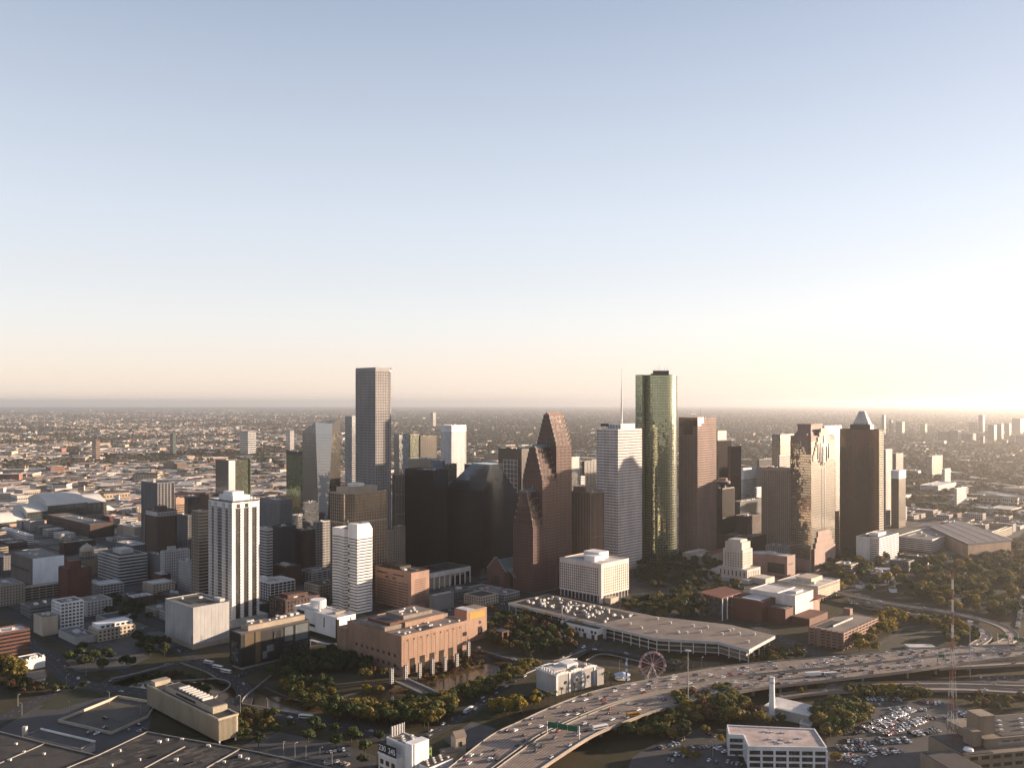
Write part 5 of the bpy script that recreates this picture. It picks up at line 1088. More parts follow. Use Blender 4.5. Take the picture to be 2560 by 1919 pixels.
t = tower('warehouse', 'long cream loft with white attic storey and arched windows', geo(223, 246, 336, 1576, yb=1604), cream, g_win, 'old', cat='building', units=6, roofm=roofw, over=dict(fh=4, bay=4.2)); g = geo(223, 246, 336, 1576, yb=1604)
part(t, 'attic', white, g['u'] * .05, g['u'] * .97, g['v'] * .1, g['v'] * .9, g['h'] + .1, g['h'] + 5)
for k in range(6): part(t, 'attic_window', g_win, g['u'] * (.1 + .14 * k), g['u'] * (.19 + .14 * k), g['v'] * .1 - .15, g['v'] * .1 + .1, g['h'] + 1.5, g['h'] + 3.8)
plain('low_shop', 'flat low building with planted court left of the cream loft', geo(146, 190, 240, 1595, yb=1612), stuc, roofg, units=5)
# small white theatre and cottage
g = geo(44, 62, 113, 1660, yb=1676); root = plain('playhouse', 'small white playhouse with scalloped parapet at the left', dict(g, h=9), white, roofg, units=4)
for k in range(6): part(root, 'scallop', white, g['u'] * (.05 + .16 * k), g['u'] * (.15 + .16 * k), -.3, .4, 9, 10.6 + 1.4 * (k % 2))
C = gp(88, 1700); root = thing('cottage', 'little white cottage with pitched pale roof before the playhouse', 'house', C, GROT)
part(root, 'wall', white, -7, 7, -5, 5, 0, 4.5); b = MB(); b.poly([(-8, -6, 4.5), (8, -6, 4.5), (8, 0, 8.5), (-8, 0, 8.5)]); b.poly([(8, 6, 4.5), (-8, 6, 4.5), (-8, 0, 8.5), (8, 0, 8.5)]); b.poly([(-7.5, -5.5, 4.5), (-7.5, 0, 8.2), (-7.5, 5.5, 4.5)]); b.poly([(7.5, -5.5, 4.5), (7.5, 5.5, 4.5), (7.5, 0, 8.2)]); b.build('roof', roofb, root)
for k in range(4): part(root, 'porch_post', white, -6.5 + 4 * k, -6.2 + 4 * k, -8.2, -7.9, 0, 3.4)
part(root, 'porch_roof', roofb, -7.5, 7.5, -8.6, -5, 3.4, 3.8)
# domed court house
C = gp(217, 1432); dd = C.y; root = thing('domed_courthouse', 'old courthouse with a pale dome on a columned drum', 'building', C, GROT); mm = mat('courthouse_stone', (.36, .29, .20))
part(root, 'wall', mm, -24, 24, -24, 24, 0, 24); part(root, 'roof', roofd, -23, 23, -23, 23, 24.02, 24.4); zt = zat(1358, dd)
MB().tube((0, 0, 0), (0, 0, zt - 24 - 11), 8.2, 8.2, 20).build('drum', mm, root, loc=(0, 0, 24.4))
for k in range(14): a0 = 2 * math.pi * k / 14; MB().tube((0, 0, 0), (0, 0, zt - 38), .6, .6, 6).build('column', cream, root, loc=(9.3 * math.cos(a0), 9.3 * math.sin(a0), 25))
b = MB(); pr = [(9.6, 0), (9.2, 3), (7.8, 6), (5.2, 8.6), (2, 10), (.8, 12)]
for (r0, z0), (r1, z1) in zip(pr, pr[1:]): b.tube((0, 0, z0), (0, 0, z1), r0, r1, 20, cap=False)
b.build('dome', copper if 0 else cream, root, loc=(0, 0, zt - 11))
# blocks behind: named shade blocks
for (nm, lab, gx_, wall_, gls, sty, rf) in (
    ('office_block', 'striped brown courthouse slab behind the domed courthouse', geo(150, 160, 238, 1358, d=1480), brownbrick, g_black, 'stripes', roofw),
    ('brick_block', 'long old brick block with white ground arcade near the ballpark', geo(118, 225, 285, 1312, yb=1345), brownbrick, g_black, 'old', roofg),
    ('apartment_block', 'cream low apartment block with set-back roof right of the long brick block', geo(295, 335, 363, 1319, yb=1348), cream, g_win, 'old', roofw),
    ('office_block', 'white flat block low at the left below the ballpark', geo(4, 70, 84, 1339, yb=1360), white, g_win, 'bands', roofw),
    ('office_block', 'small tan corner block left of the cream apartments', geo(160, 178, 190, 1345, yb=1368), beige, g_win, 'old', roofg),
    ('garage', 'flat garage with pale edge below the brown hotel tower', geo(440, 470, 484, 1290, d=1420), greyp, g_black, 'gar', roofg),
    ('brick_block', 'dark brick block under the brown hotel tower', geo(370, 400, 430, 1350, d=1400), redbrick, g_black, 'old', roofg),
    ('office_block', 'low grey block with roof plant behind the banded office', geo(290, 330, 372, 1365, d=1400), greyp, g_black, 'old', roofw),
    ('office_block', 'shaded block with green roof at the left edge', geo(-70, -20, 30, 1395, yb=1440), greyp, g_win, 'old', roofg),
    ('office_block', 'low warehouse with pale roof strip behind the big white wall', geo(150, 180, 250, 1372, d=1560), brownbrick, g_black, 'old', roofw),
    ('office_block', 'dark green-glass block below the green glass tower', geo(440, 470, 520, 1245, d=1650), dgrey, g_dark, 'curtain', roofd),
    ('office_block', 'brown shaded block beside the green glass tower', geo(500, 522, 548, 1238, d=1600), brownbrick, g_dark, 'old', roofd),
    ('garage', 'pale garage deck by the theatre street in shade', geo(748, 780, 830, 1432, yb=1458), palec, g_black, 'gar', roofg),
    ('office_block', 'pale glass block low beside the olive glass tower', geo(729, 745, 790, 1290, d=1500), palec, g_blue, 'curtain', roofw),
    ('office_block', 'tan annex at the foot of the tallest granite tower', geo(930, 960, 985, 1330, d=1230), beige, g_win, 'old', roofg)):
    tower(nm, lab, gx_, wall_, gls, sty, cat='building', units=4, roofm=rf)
# open car parks and rows at the left rear
# ballpark with arched roofs
C = gp(236, 1318); root = thing('ballpark', 'ballpark with three white arched roofs over a tall green glass wall', 'stadium', C, GROT + .02); kk = 1.0
gl_ = mat('teal_frame', (.06, .13, .12)); rfm = mat('membrane_roof', (.56, .54, .50), var=.1)
# glass wall faces right-front; roofs drop towards the camera in three steps
q0, q1 = gp(218, 1295), gp(68, 1311)
e = (q0 - q1); Lw = e.length; ang = math.atan2(e.y, e.x); root.location = (q1.x, q1.y, 0); root.rotation_euler.z = ang
S3 = [(-.48, -.02, 27, 9, 50), (0, .325, 40, 25, 62), (.33, 1.0, 57, 35, 84), (1.005, 1.34, 49, 33, 66)]
for (t0, t1, zt, wl, dpt) in S3:
    x0, x1 = Lw * t0, Lw * t1; b = MB(); n = 14; pts = []
    for i in range(n + 1): s = i / n; pts.append((dpt * s, wl + (zt - wl) * math.sin(math.pi * .5 * min(1, s / .62)) - (0 if s < .62 else (zt - wl) * .35 * (s - .62) / .38)))
    for (va, za), (vb, zb) in zip(pts, pts[1:]): b.poly([(x0, va, za), (x1, va, za), (x1, vb, zb), (x0, vb, zb)])
    b.poly([(x0, dpt, 0)] + [(x0, va, za) for va, za in pts][::-1] + [(x0, 0, 0)]); b.poly([(x1, 0, 0)] + [(x1, va, za) for va, za in pts] + [(x1, dpt, 0)]); b.poly([(x0, dpt, pts[-1][1]), (x1, dpt, pts[-1][1]), (x1, dpt, 0), (x0, dpt, 0)]); b.build('arched_roof', rfm, root)
    part(root, 'glass_wall', g_dark, x0 + .3, x1 - .3, -.2, 2, 0, wl - .4)
    n = max(2, int((x1 - x0) / 9))
    for i in range(n + 1): part(root, 'wall_post', gl_, x0 + (x1 - x0) * i / n - .4, x0 + (x1 - x0) * i / n + .4, -1.0, -.1, 0, wl - .3)
    for k in range(3): part(root, 'wall_rail', gl_, x0, x1, -.9, -.15, wl * (.22 + .25 * k), wl * (.22 + .25 * k) + .5)
part(root, 'brick_base', tan, -Lw * .5, Lw * .3, -9, -1.2, 0, 6)
b = MB(); b.tube((0, 0, 0), (0, 0, 12), 26, 8, 20); b.build('end_dome', rfm, root, loc=(Lw * 1.46, 34, 8)); MB().tube((0, 0, 0), (0, 0, 8), 26, 26, 20).build('end_drum', conc, root, loc=(Lw * 1.46, 34, 0))

# ------------------------------------------------------------------ bottom left: ribbed building, roofs, walled lot
g = geo(368, 546, 595, 1799, yb=1863); u, v, h = g['u'], g['v'], g['h']
root = thing('ribbed_office', 'long cream office with close vertical ribs at lower left', 'building', g['C'], g['r']); rb = mat('rib_cream', (.46, .40, .30))
part(root, 'wall', rb, 0, u, 0, v, 3, h); part(root, 'dark_base', g_black, 1.5, u - 1.5, 1.5, v - 1.5, 0, 3)
ri = MB()
for i in range(int(u / 1.0)): ri.box(i * 1.0 + .3, i * 1.0 + .65, -.4, .1, 3.2, h - .2)
for i in range(int(v / 1.0)): ri.box(-.4, .1, i * 1.0 + .3, i * 1.0 + .65, 3.2, h - .2)
ri.build('wall_rib', rb, root, 'stuff'); b = MB(); b.ring(rect(0, u, 0, v), -.5, .45, h - .3, h + 1.2); b.build('parapet', rb, root); part(root, 'roof', roofd, .5, u - .5, .5, v - .5, h + .05, h + .3)
part(root, 'roof_storey', rb, u * .2, u * .95, v * .12, v * .78, h + .3, h + 5); part(root, 'upper_roof', roofd, u * .23, u * .92, v * .14, v * .76, h + 5.02, h + 5.25)
for i in range(8): part(root, 'cooling_duct', unitm, u * .3, u * .85, v * (.28 + .045 * i), v * (.30 + .045 * i), h + 5.3, h + 7.2)
part(root, 'roof_slot', g_black, u * .19, u * .21, v * .35, v * .62, h + 1.6, h + 3.4); part(root, 'end_wall', rb, u * .15, u * .98, v * .92, v * .99, h + .3, h + 4)
for sx in (1, u - 2): part(root, 'column', white, sx, sx + 1, .6, 1.6, 0, 3)
def inpoly2(x, y, P):
    c = False
    for i in range(len(P)):
        (x0, y0), (x1, y1) = P[i - 1], P[i]
        if (y0 > y) != (y1 > y) and x < (x1 - x0) * (y - y0) / (y1 - y0) + x0: c = not c
    return c
def roofslab(name, label, pxs, z, m, zb=0, wallm=conc):
    q = [gp(x, y, z) for x, y in pxs]; fp = ccw([(s.x, s.y) for s in q]); r = thing(name, label, 'building', (0, 0))
    b = MB(); b.prism(fp, zb, z - .1); b.build('wall', wallm, r); b = MB(); b.poly([(x, y, z + .02) for x, y in offset(fp, -.4)]); b.build('roof', m, r); b = MB(); b.ring(fp, -.5, .15, z - .5, z + .7); b.build('parapet', kerb, r); return r, q
rd2 = mat('tar_roof', (.085, .072, .058), var=.75, scale=.05)
r1, q1 = roofslab('depot_roof', 'broad dark tar roof of the old depot in the bottom left corner', ((368, 1829), (521, 1857), (640, 1879), (840, 1923), (900, 2010), (-40, 2080), (168, 1919), (246, 1887)), 13, rd2)
r2, q2 = roofslab('depot_wing', 'lower dark depot roof cut by the left edge', ((-40, 1822), (0, 1829), (111, 1857), (243, 1888), (165, 1921), (-60, 2060), (-160, 1990)), 12, rd2)
for pr_ in (((462, 1866), (368, 1916), (320, 1945)), ((600, 1872), (520, 1917), (490, 1940))):
    strip('roof_kerb', [gp(x, y, 13) for x, y in pr_], .8, 13.7, .7, kerb, None, r1)
strip('roof_kerb', [gp(x, y, 12) for x, y in ((112, 1858), (0, 1907), (-40, 1925))], .8, 12.6, .6, kerb, None, r2)
for x, y in ((398, 1855), (418, 1850), (455, 1848), (300, 1878), (280, 1914), (600, 1892), (618, 1897), (520, 1863), (524, 1866), (350, 1900), (440, 1900), (560, 1905)):
    q = gp(x, y, 13); w_ = R.uniform(.5, 1.3); MB().box(-w_, w_, -w_, w_, 0, R.uniform(.8, 1.8)).build('roof_unit', unitm, r1, loc=(q.x, q.y, 13))
for x, y in ((60, 1880), (25, 1900), (110, 1885), (40, 1860)):
    q = gp(x, y, 12); MB().box(-.8, .8, -.8, .8, 0, 1.2).build('roof_unit', unitm, r2, loc=(q.x, q.y, 12))
patchm = [mat('tar_patch', (.035, .03, .026), var=.6), mat('pale_patch', (.17, .14, .11), var=.6)]
for k in range(120):
    x, y = R.uniform(200, 820), R.uniform(1850, 1917); q = gp(x, y, 13)
    if not inpoly2(x, y, ((368, 1829), (521, 1857), (640, 1879), (840, 1923), (168, 1923), (246, 1887))): continue
    o = MB().box(-R.uniform(1.5, 6), R.uniform(1.5, 8), -R.uniform(.6, 3.2), R.uniform(.6, 3.2), 0, .03 + .004 * (k % 7)).build('roof_patch', patchm[k % 3 == 0], r1, loc=(q.x, q.y, 13.03)); o.rotation_euler.z = GROT
for k in range(16):
    q = gp(368, 1829, 13) + A * (-4) + Vector((A.x, A.y)) * 0; a0_ = gp(300 + 36 * k, 1860 + 4 * (k % 2), 13)
    if inpoly2(300 + 36 * k, 1860 + 4 * (k % 2), ((368, 1829), (521, 1857), (640, 1879), (840, 1923), (168, 1923), (246, 1887))): strip('roof_seam', [a0_, a0_ - A * 46], .25, 13.09, .05, patchm[0], None, r1)
r3, _ = roofslab('low_annex', 'low flat annex roof with a white edge above the depot', ((102, 1823), (238, 1855), (200, 1873), (106, 1850), (60, 1838)), 6, paving, wallm=palec)
strip('white_edge', [gp(x, y, 6) for x, y in ((102, 1823), (238, 1855))], 1.2, 7.3, 1.2, white, None, r3); q = gp(62, 1838, 4); part(r3, 'chimney', palec, q.x - 1.4, q.x + 1.4, q.y - 1.4, q.y + 1.4, 0, 11)
# walled lot
wl_ = [gp(x, y, 1.5) for x, y in ((146, 1799), (295, 1739), (391, 1755), (370, 1789), (278, 1830), (146, 1799))]
b = MB()
for i, (p0, p1) in enumerate(zip(wl_, wl_[1:])):
    tag(strip('lot_wall', [p0, p1], .8, 2.2, 2.2, cream, None), ['far-left side of the cream wall round the empty lot', 'back side of the cream wall round the empty lot', 'cream lot wall running behind the ribbed office', 'near-right side of the cream wall round the empty lot', 'near-left side of the cream wall round the empty lot'][i], 'wall', 'walls of the empty lot')
sheet('walled_lot', ((150, 1799), (295, 1743), (387, 1757), (368, 1787), (278, 1826)), mat('old_paving', (.14, .115, .085), var=.45), .08)
for i, (p0, p1) in enumerate((((100, 1755), (115, 1790)),)): pass

# digits building and neighbours
g = geo(944, 1017, 1061, 1870, yb=1990); 
r = thing('clock_sign_building', 'white building whose roof sign shows two white numbers', 'building', gp(1030, 1955), GROT)
zt = 25.0; U = 15
part(r, 'corner_wall', white, 0, U, 0, 7.5, 0, zt); part(r, 'main_block', offwhite, 0, U - 1, 7.6, 27, 0, zt - 2.5); part(r, 'front_block', offwhite, -7, 0, 8, 27, 0, 15.4); part(r, 'roof', roofb, .5, U - 1.5, 8.2, 26.5, zt - 2.45, zt - 2.2)
b = MB(); b.ring(rect(0, U - 1, 7.6, 27), -.5, .1, zt - 2.6, zt - 1.4); b.build('parapet', white, r)
for k in range(2):
    for j in range(3): part(r, 'window', g_win, -7.2, -6.8, 9.5 + 6 * j, 13 + 6 * j, 3 + 5.4 * k, 6.2 + 5.4 * k)
part(r, 'cornice', white, -7.6, -6.6, 7.8, 27.3, 14.5, 15.5); part(r, 'pipe', dgrey, 1.5, 2, -.25, -.02, 0, zt)
for k in range(5): MB().box(-1, 1, -1, 1, 0, 1.5).build('roof_unit', unitm, r, loc=(3 + 2.6 * k, 12 + 4 * (k % 3), zt - 2.2))
sg = part(r, 'number_sign', mat('sign_navy', (.012, .018, .03)), -7.4, -6.9, 8, 26.6, 16, 22.8)
def letters(txt, size, m, parent, loc, rot):
    c = bpy.data.curves.new('t', 'FONT'); c.body = txt; c.size = size; c.extrude = .05; c.align_x = 'CENTER'
    o = bpy.data.objects.new('t', c); COL.objects.link(o); bpy.context.view_layer.update()
    me = bpy.data.meshes.new_from_object(o.evaluated_get(bpy.context.evaluated_depsgraph_get())); bpy.data.objects.remove(o)
    me.materials.clear(); me.materials.append(m); x = link('lettering', me, parent, None, loc); x.rotation_euler = rot; return x
sw = mat('sign_white', (.85, .85, .85), var=.02)
letters('230', 5.2, sw, r, (-7.48, 22.4, 17.6), (rad(90), 0, rad(-90))); letters('245', 5.2, sw, r, (-7.48, 12.2, 17.6), (rad(90), 0, rad(-90)))
tw = [o for o in COL.objects if o.get('label') == 'white building with large letters on its side'][0]; gg = geo(1854, 1858, 1891, 1172, d=1900)
letters('MC', 15, greyp, tw, (gg['u'] * .35, -.75, gg['h'] - 64), (rad(90), 0, 0))
bb = part(r, 'billboard_frame', steel, 3, 15, 25.6, 26.0, zt - 2.2, zt + 5)
for k in range(6): part(r, 'billboard_rib', palec, 3.3 + 2.2 * k, 3.6 + 2.2 * k, 25.2, 25.6, zt - 2, zt + 5.4)
C = gp(1066, 1916); r = thing('green_front_shop', 'narrow building with a lime green front beside the number sign', 'building', C, GROT); part(r, 'wall', dgrey, 0, 5, 0, 12, 0, 13); part(r, 'green_front', mat('lime', (.20, .36, .06)), .2, 4.6, -.4, 0, 1, 12.4)
for k in range(3): part(r, 'window', g_win, .8, 3.8, -.55, -.35, 2 + 3.6 * k, 4.2 + 3.6 * k)
C = gp(1072, 1960); r = thing('low_white_shop', 'low white shop with a cluttered roof beside the motorway', 'building', C, GROT); part(r, 'wall', white, 0, 22, 0, 12, 0, 11); part(r, 'roof', roofd, .5, 21.5, .5, 11.5, 11.02, 11.3)
for k in range(10): MB().box(-.7, .7, -.7, .7, 0, 1).build('roof_unit', unitm, r, loc=(2 + 2 * k, 3 + 3 * (k % 3), 11.3))
C = gp(1146, 1890); r = thing('gabled_kiosk', 'tall narrow white building with a pitched roof by the motorway', 'building', C, GROT - .3); part(r, 'wall', cream, -4, 4, -4, 4, 0, 15); b = MB(); b.poly([(-4.6, -4.6, 15), (4.6, -4.6, 15), (4.6, 0, 19), (-4.6, 0, 19)]); b.poly([(4.6, 4.6, 15), (-4.6, 4.6, 15), (-4.6, 0, 19), (4.6, 0, 19)]); b.poly([(-4.3, -4.3, 15), (-4.3, 0, 18.8), (-4.3, 4.3, 15)]); b.poly([(4.3, -4.3, 15), (4.3, 4.3, 15), (4.3, 0, 18.8)]); b.build('roof', roofb, r); part(r, 'window', g_win, -1, 1, -4.2, -3.8, 9, 12)
C = gp(1122, 1900); r = thing('garden_shed', 'small cream shed beside the tall narrow white building', 'building', C, GROT - .3); part(r, 'wall', cream, -5, 5, -4, 4, 0, 7); part(r, 'roof', roofb, -5.5, 5.5, -4.5, 4.5, 7, 7.6)

# ------------------------------------------------------------------ far right: halls, garages and hazy towers
for (nm, lab, gx_, wall_, gls, sty, rf, ov) in (
    ('parking_garage', 'white banded garage at the right of the pyramid tower', geo(2207, 2226, 2267, 1276, yb=1312), offwhite, g_black, 'bands', roofw, dict(fh=3.6, band=1.8)),
    ('parking_garage', 'long white parking garage with cars on top at the right', geo(2240, 2330, 2398, 1350, yb=1380), offwhite, g_black, 'bands', roofg, dict(fh=3.4, band=1.7)),
    ('parking_garage', 'cream open garage under the sloping grey roof', geo(2392, 2405, 2530, 1362, yb=1382), cream, g_black, 'gar', roofg, dict(bay=7, band=1.0)),
    ('apartment_block', 'cream apartment row in haze at the upper right', geo(2318, 2330, 2356, 1141, d=3000), cream, g_dark, 'bands', roofw, {}),
    ('hall', 'wide flat white hall at the right before the haze', geo(2300, 2345, 2390, 1215, d=2500), offwhite, g_dark, 'bands', roofw, {}),
    ('apartment_block', 'pale square block in the sunlit district at the right', geo(2355, 2362, 2376, 1173, d=2700), offwhite, g_dark, 'bands', roofw, {}),
    ('apartment_block', 'pink-lit low block right of the loop road', geo(2386, 2392, 2416, 1222, d=2150), offwhite, g_dark, 'bands', roofw, {})):
    tower(nm, lab, gx_, wall_, gls, sty, cat='garage' if 'garage' in nm else 'building', units=3, roofm=rf, over=ov)
# sloping roof hall
q = [gp(x, y, 22) for x, y in ((2325, 1318), (2420, 1362), (2528, 1352), (2400, 1303))]
r = thing('assembly_hall', 'big hall with a grey sloping roof at the right', 'building', (0, 0)); fp = ccw([(s.x, s.y) for s in q]); b = MB(); b.prism(fp, 0, 21); b.build('wall', tan, r); b = MB(); b.prism(fp, 21.01, 24, bottom=True); b.build('roof', mat('slate', (.17, .17, .19)), r)
for k in range(5): s0, s1 = q[0].lerp(q[3], k / 4), q[1].lerp(q[2], k / 4); strip('roof_seam', [s0, s1], 1.6, 24.5, .5, cream, None, r)
HAZY = [(2204, 2214, 1037, 1090, 5600), (2222, 2232, 1050, 1080, 6000), (2240, 2262, 1054, 1078, 6000), (2345, 2375, 1078, 1108, 4200), (2375, 2404, 1076, 1104, 4200), (2404, 2440, 1084, 1098, 4300), (2422, 2446, 1056, 1082, 6500), (2446, 2462, 1037, 1075, 6500), (2470, 2492, 1062, 1104, 4300), (2492, 2509, 1060, 1096, 4500), (2512, 2528, 1058, 1078, 5600), (2530, 2560, 1046, 1090, 6000), (2540, 2580, 1088, 1110, 3600), (2450, 2462, 1090, 1110, 3500), (2300, 2318, 1060, 1070, 6200), (2505, 2520, 1100, 1112, 3700)]
for i, (x0, x1, yt, yb_, d) in enumerate(HAZY):
    gq = geo(x0, x0 + (x1 - x0) * .7, x1, yt, d=5200 + (d - 3500) * .75)
    tower('distant_tower', f'hazy tower on the right-hand horizon, {nth(i)} of the cluster from the left' if 0 else f'hazy distant tower at the upper right, {nth(sorted(HAZY).index((x0, x1, yt, yb_, d)))} from the left', gq, [conc, greyp, beige, greyp][i % 4], g_dark, 'bands', units=0, group='hazy towers on the right horizon', par=0, over=dict(fh=12, band=5))
for i, (x0, x1, yt, d) in enumerate(((1075, 1090, 1031, 9000), (425, 440, 1083, 4300), (230, 250, 1100, 3900), (715, 735, 1076, 4500), (600, 640, 1078, 4300))):
    gq = geo(x0, (x0 + x1) / 2, x1, yt, d=d); tower('distant_block', ['tiny pale tower on the horizon left of centre', 'small teal stepped office far out at the left', 'far brick block among trees at the left', 'white hospital block far behind the mirror tower', 'white factory block far out left of the mirror tower'][i], gq, [offwhite, copper, tan, white, white][i], g_dark, 'bands', cat='building', units=0, par=0, over=dict(fh=10, band=4))

# pale roads crossing the far districts
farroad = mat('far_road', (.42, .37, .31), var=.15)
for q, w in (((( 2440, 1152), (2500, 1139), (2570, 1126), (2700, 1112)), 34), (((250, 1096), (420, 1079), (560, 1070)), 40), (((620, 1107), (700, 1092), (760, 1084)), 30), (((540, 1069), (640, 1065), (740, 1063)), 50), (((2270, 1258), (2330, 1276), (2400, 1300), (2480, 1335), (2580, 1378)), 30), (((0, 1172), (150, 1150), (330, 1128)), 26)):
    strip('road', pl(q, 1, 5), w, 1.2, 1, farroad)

# ------------------------------------------------------------------ ordinary low buildings that fill the remaining blocks
bpy.context.view_layer.update()
OCC = []
for o in list(COL.objects):
    if o.parent is None and o.get('category') in ('building', 'tower', 'hotel', 'garage', 'stadium'):
        xs, ys = [], []
        for c in o.children:
            if c.type == 'MESH':
                for q in c.bound_box: w_ = c.matrix_world @ Vector(q); a_, b_ = (w_.x * .6876 + w_.y * .7261) / BLK - 7.624, 11.739 + (w_.x * .7261 - w_.y * .6876) / BLK; xs.append(a_); ys.append(b_)
        if xs: OCC.append((min(xs), max(xs), min(ys), max(ys)))
FILL = []
for a in range(-4, 14):
    for bb in range(-9, 7):
        if (bb >= 4 and a < 5) or (bb >= 3 and a < -1) or (a < -3 and bb > 1): continue
        for qa in (.28, .72):
            for qb in (.28, .72):
                ca, cb_ = a + qa, bb + qb; P = ab(ca, cb_)
                if abs(P.x / P.y) > .6: continue
                if any(x0 - .24 < ca < x1 + .24 and y0 - .24 < cb_ < y1 + .24 for x0, x1, y0, y1 in OCC): continue
                if R.random() < .16: continue
                FILL.append((P.x / P.y, ca, cb_))
DG = bpy.context.evaluated_depsgraph_get(); EYE = Vector((0, 0, H)); KEEP = []
for s_, ca, cb_ in FILL:                          # leave out what other buildings hide from view
    free = 0
    for da, db in ((0, 0), (-.16, .16), (.16, .16), (-.16, -.16), (-.16, 0), (0, .16)):
        for zz in (9, 4):
            P = ab(ca + da, cb_ + db); T = Vector((P.x, P.y, zz)); v_ = T - EYE; L_ = v_.length
            hit = SC.ray_cast(DG, EYE, v_.normalized(), distance=L_ - 2)[0]; free += not hit
    if free >= 3: KEEP.append((s_, ca, cb_))
KEEP.sort(key=lambda q: ab(q[1], q[2]).y); FILL = KEEP[:285]
FILL.sort(); cnt = {}
FW = [(brownbrick, 'brown'), (stuc, 'grey'), (beige, 'beige'), (redbrick, 'red brick'), (palec, 'pale'), (greyp, 'slate grey'), (cream, 'cream')]
for s_, ca, cb_ in FILL:
    px = CX + F * s_; wa, wb2 = R.uniform(.22, .38), R.uniform(.22, .38); C = ab(ca - wa / 2, cb_ + wb2 / 2); hh = R.choice((5, 6, 8, 10, 12, 16)) * R.uniform(.85, 1.2)
    if C.y > 1500 and px > 1800: hh *= .8
    wl2, cn = R.choice(FW); sec = 'in the shaded old quarter' if px < 480 else 'behind the white apartment tower' if px < 900 else 'between the central towers' if px < 1900 else 'in the district right of the pyramid tower'
    k = cnt.get((cn, sec), 0); cnt[(cn, sec)] = k + 1
    tower('low_block', f'low {cn} block {sec}, {nth(k)} from the left', dict(C=C, r=GROT, u=wa * BLK, v=wb2 * BLK, h=hh), wl2, g_win, R.choice(('old', 'old', 'fine', 'bands')), cat='building', units=R.randint(0, 3), roofm=R.choice((roofg, roofw, roofd, roofb)), group='low infill blocks', over=dict(fh=3.6, bay=4.2))

# ------------------------------------------------------------------ suburbs: the nearest and largest one by one, the rest as one mass
def inv_ab(x, y): return (x * .6876 + y * .7261) / BLK - 7.624, 11.739 + (x * .7261 - y * .6876) / BLK
NR = np.random.RandomState(11)
SUBW = [mat('sub_white', (.56, .52, .47)), mat('sub_cream', (.50, .40, .30)), mat('sub_tan', (.40, .28, .20)), mat('sub_brick', (.32, .15, .10)), mat('sub_grey', (.34, .32, .30)), mat('sub_brown', (.20, .14, .10))]
SUBR = [mat('sroof_white', (.50, .46, .42)), mat('sroof_grey', (.26, .245, .23)), mat('sroof_dark', (.10, .09, .085)), mat('sroof_tan', (.34, .27, .21)), mat('sroof_red', (.30, .11, .075))]
N = 62000
dd = np.exp(NR.uniform(math.log(1400), math.log(30000), N)); an = NR.uniform(rad(-33), rad(33), N)
sx = dd * np.tan(an); sy = dd.copy(); aa_, bb_ = inv_ab(sx, sy)
keep = ~((aa_ > -5) & (aa_ < 14.6) & (bb_ > -8.6) & (bb_ < 7.6))
keep &= ~((sx > 250) & (sy < 1500)) & ~((sx > 550) & (sy < 1900) & (NR.rand(N) < .5)) & ~((sx > -330) & (sx < 250) & (sy < 1900)) & ~((sx < -300) & (sy < 1500) & (bb_ > -7))
def lump(x, y, s):                                # smooth blotches so districts clump
    return np.sin(x * s + 1.3) * np.sin(y * s * .8 + .7) + .6 * np.sin(x * s * 2.3 - y * s * 1.7 + 2) + .4 * np.sin(x * s * 5.1 + y * s * 4.3)
lm_ = lump(sx, sy, .0021); left = np.clip((-np.degrees(an) - 2) / 16, 0, 1)
keep &= NR.rand(N) < np.clip(.10 + .42 * left + .40 * lm_, .03, 1)
sx, sy, dd, an, left = sx[keep], sy[keep], dd[keep], an[keep], left[keep]; n = len(sx)
big = NR.rand(n) < (.34 + .30 * left + .1 * (dd > 4000))
wx = np.where(big, NR.uniform(24, 95, n), NR.uniform(10, 20, n)); wy = np.where(big, NR.uniform(16, 48, n), NR.uniform(8, 14, n)); hz_ = np.where(big, NR.uniform(5, 11, n), NR.uniform(3.5, 6, n))
tall = NR.rand(n) < .02; hz_ = np.where(tall, NR.uniform(14, 26, n), hz_)
rot = np.where(NR.rand(n) < .6, GROT, rad(11.4)) + NR.normal(0, .02, n) + NR.randint(0, 2, n) * math.pi / 2
wi = NR.choice(6, n, p=[.24, .26, .18, .10, .12, .10]); ri_ = np.where(big, NR.choice(5, n, p=[.48, .20, .08, .19, .05]), NR.choice(5, n, p=[.05, .2, .45, .2, .10]))
vis = (np.abs(sx / sy) < .56); order = np.argsort(-(wx * hz_ / dd ** 2) * vis * (dd < 4200)); top = order[:290]; rest = order[290:]
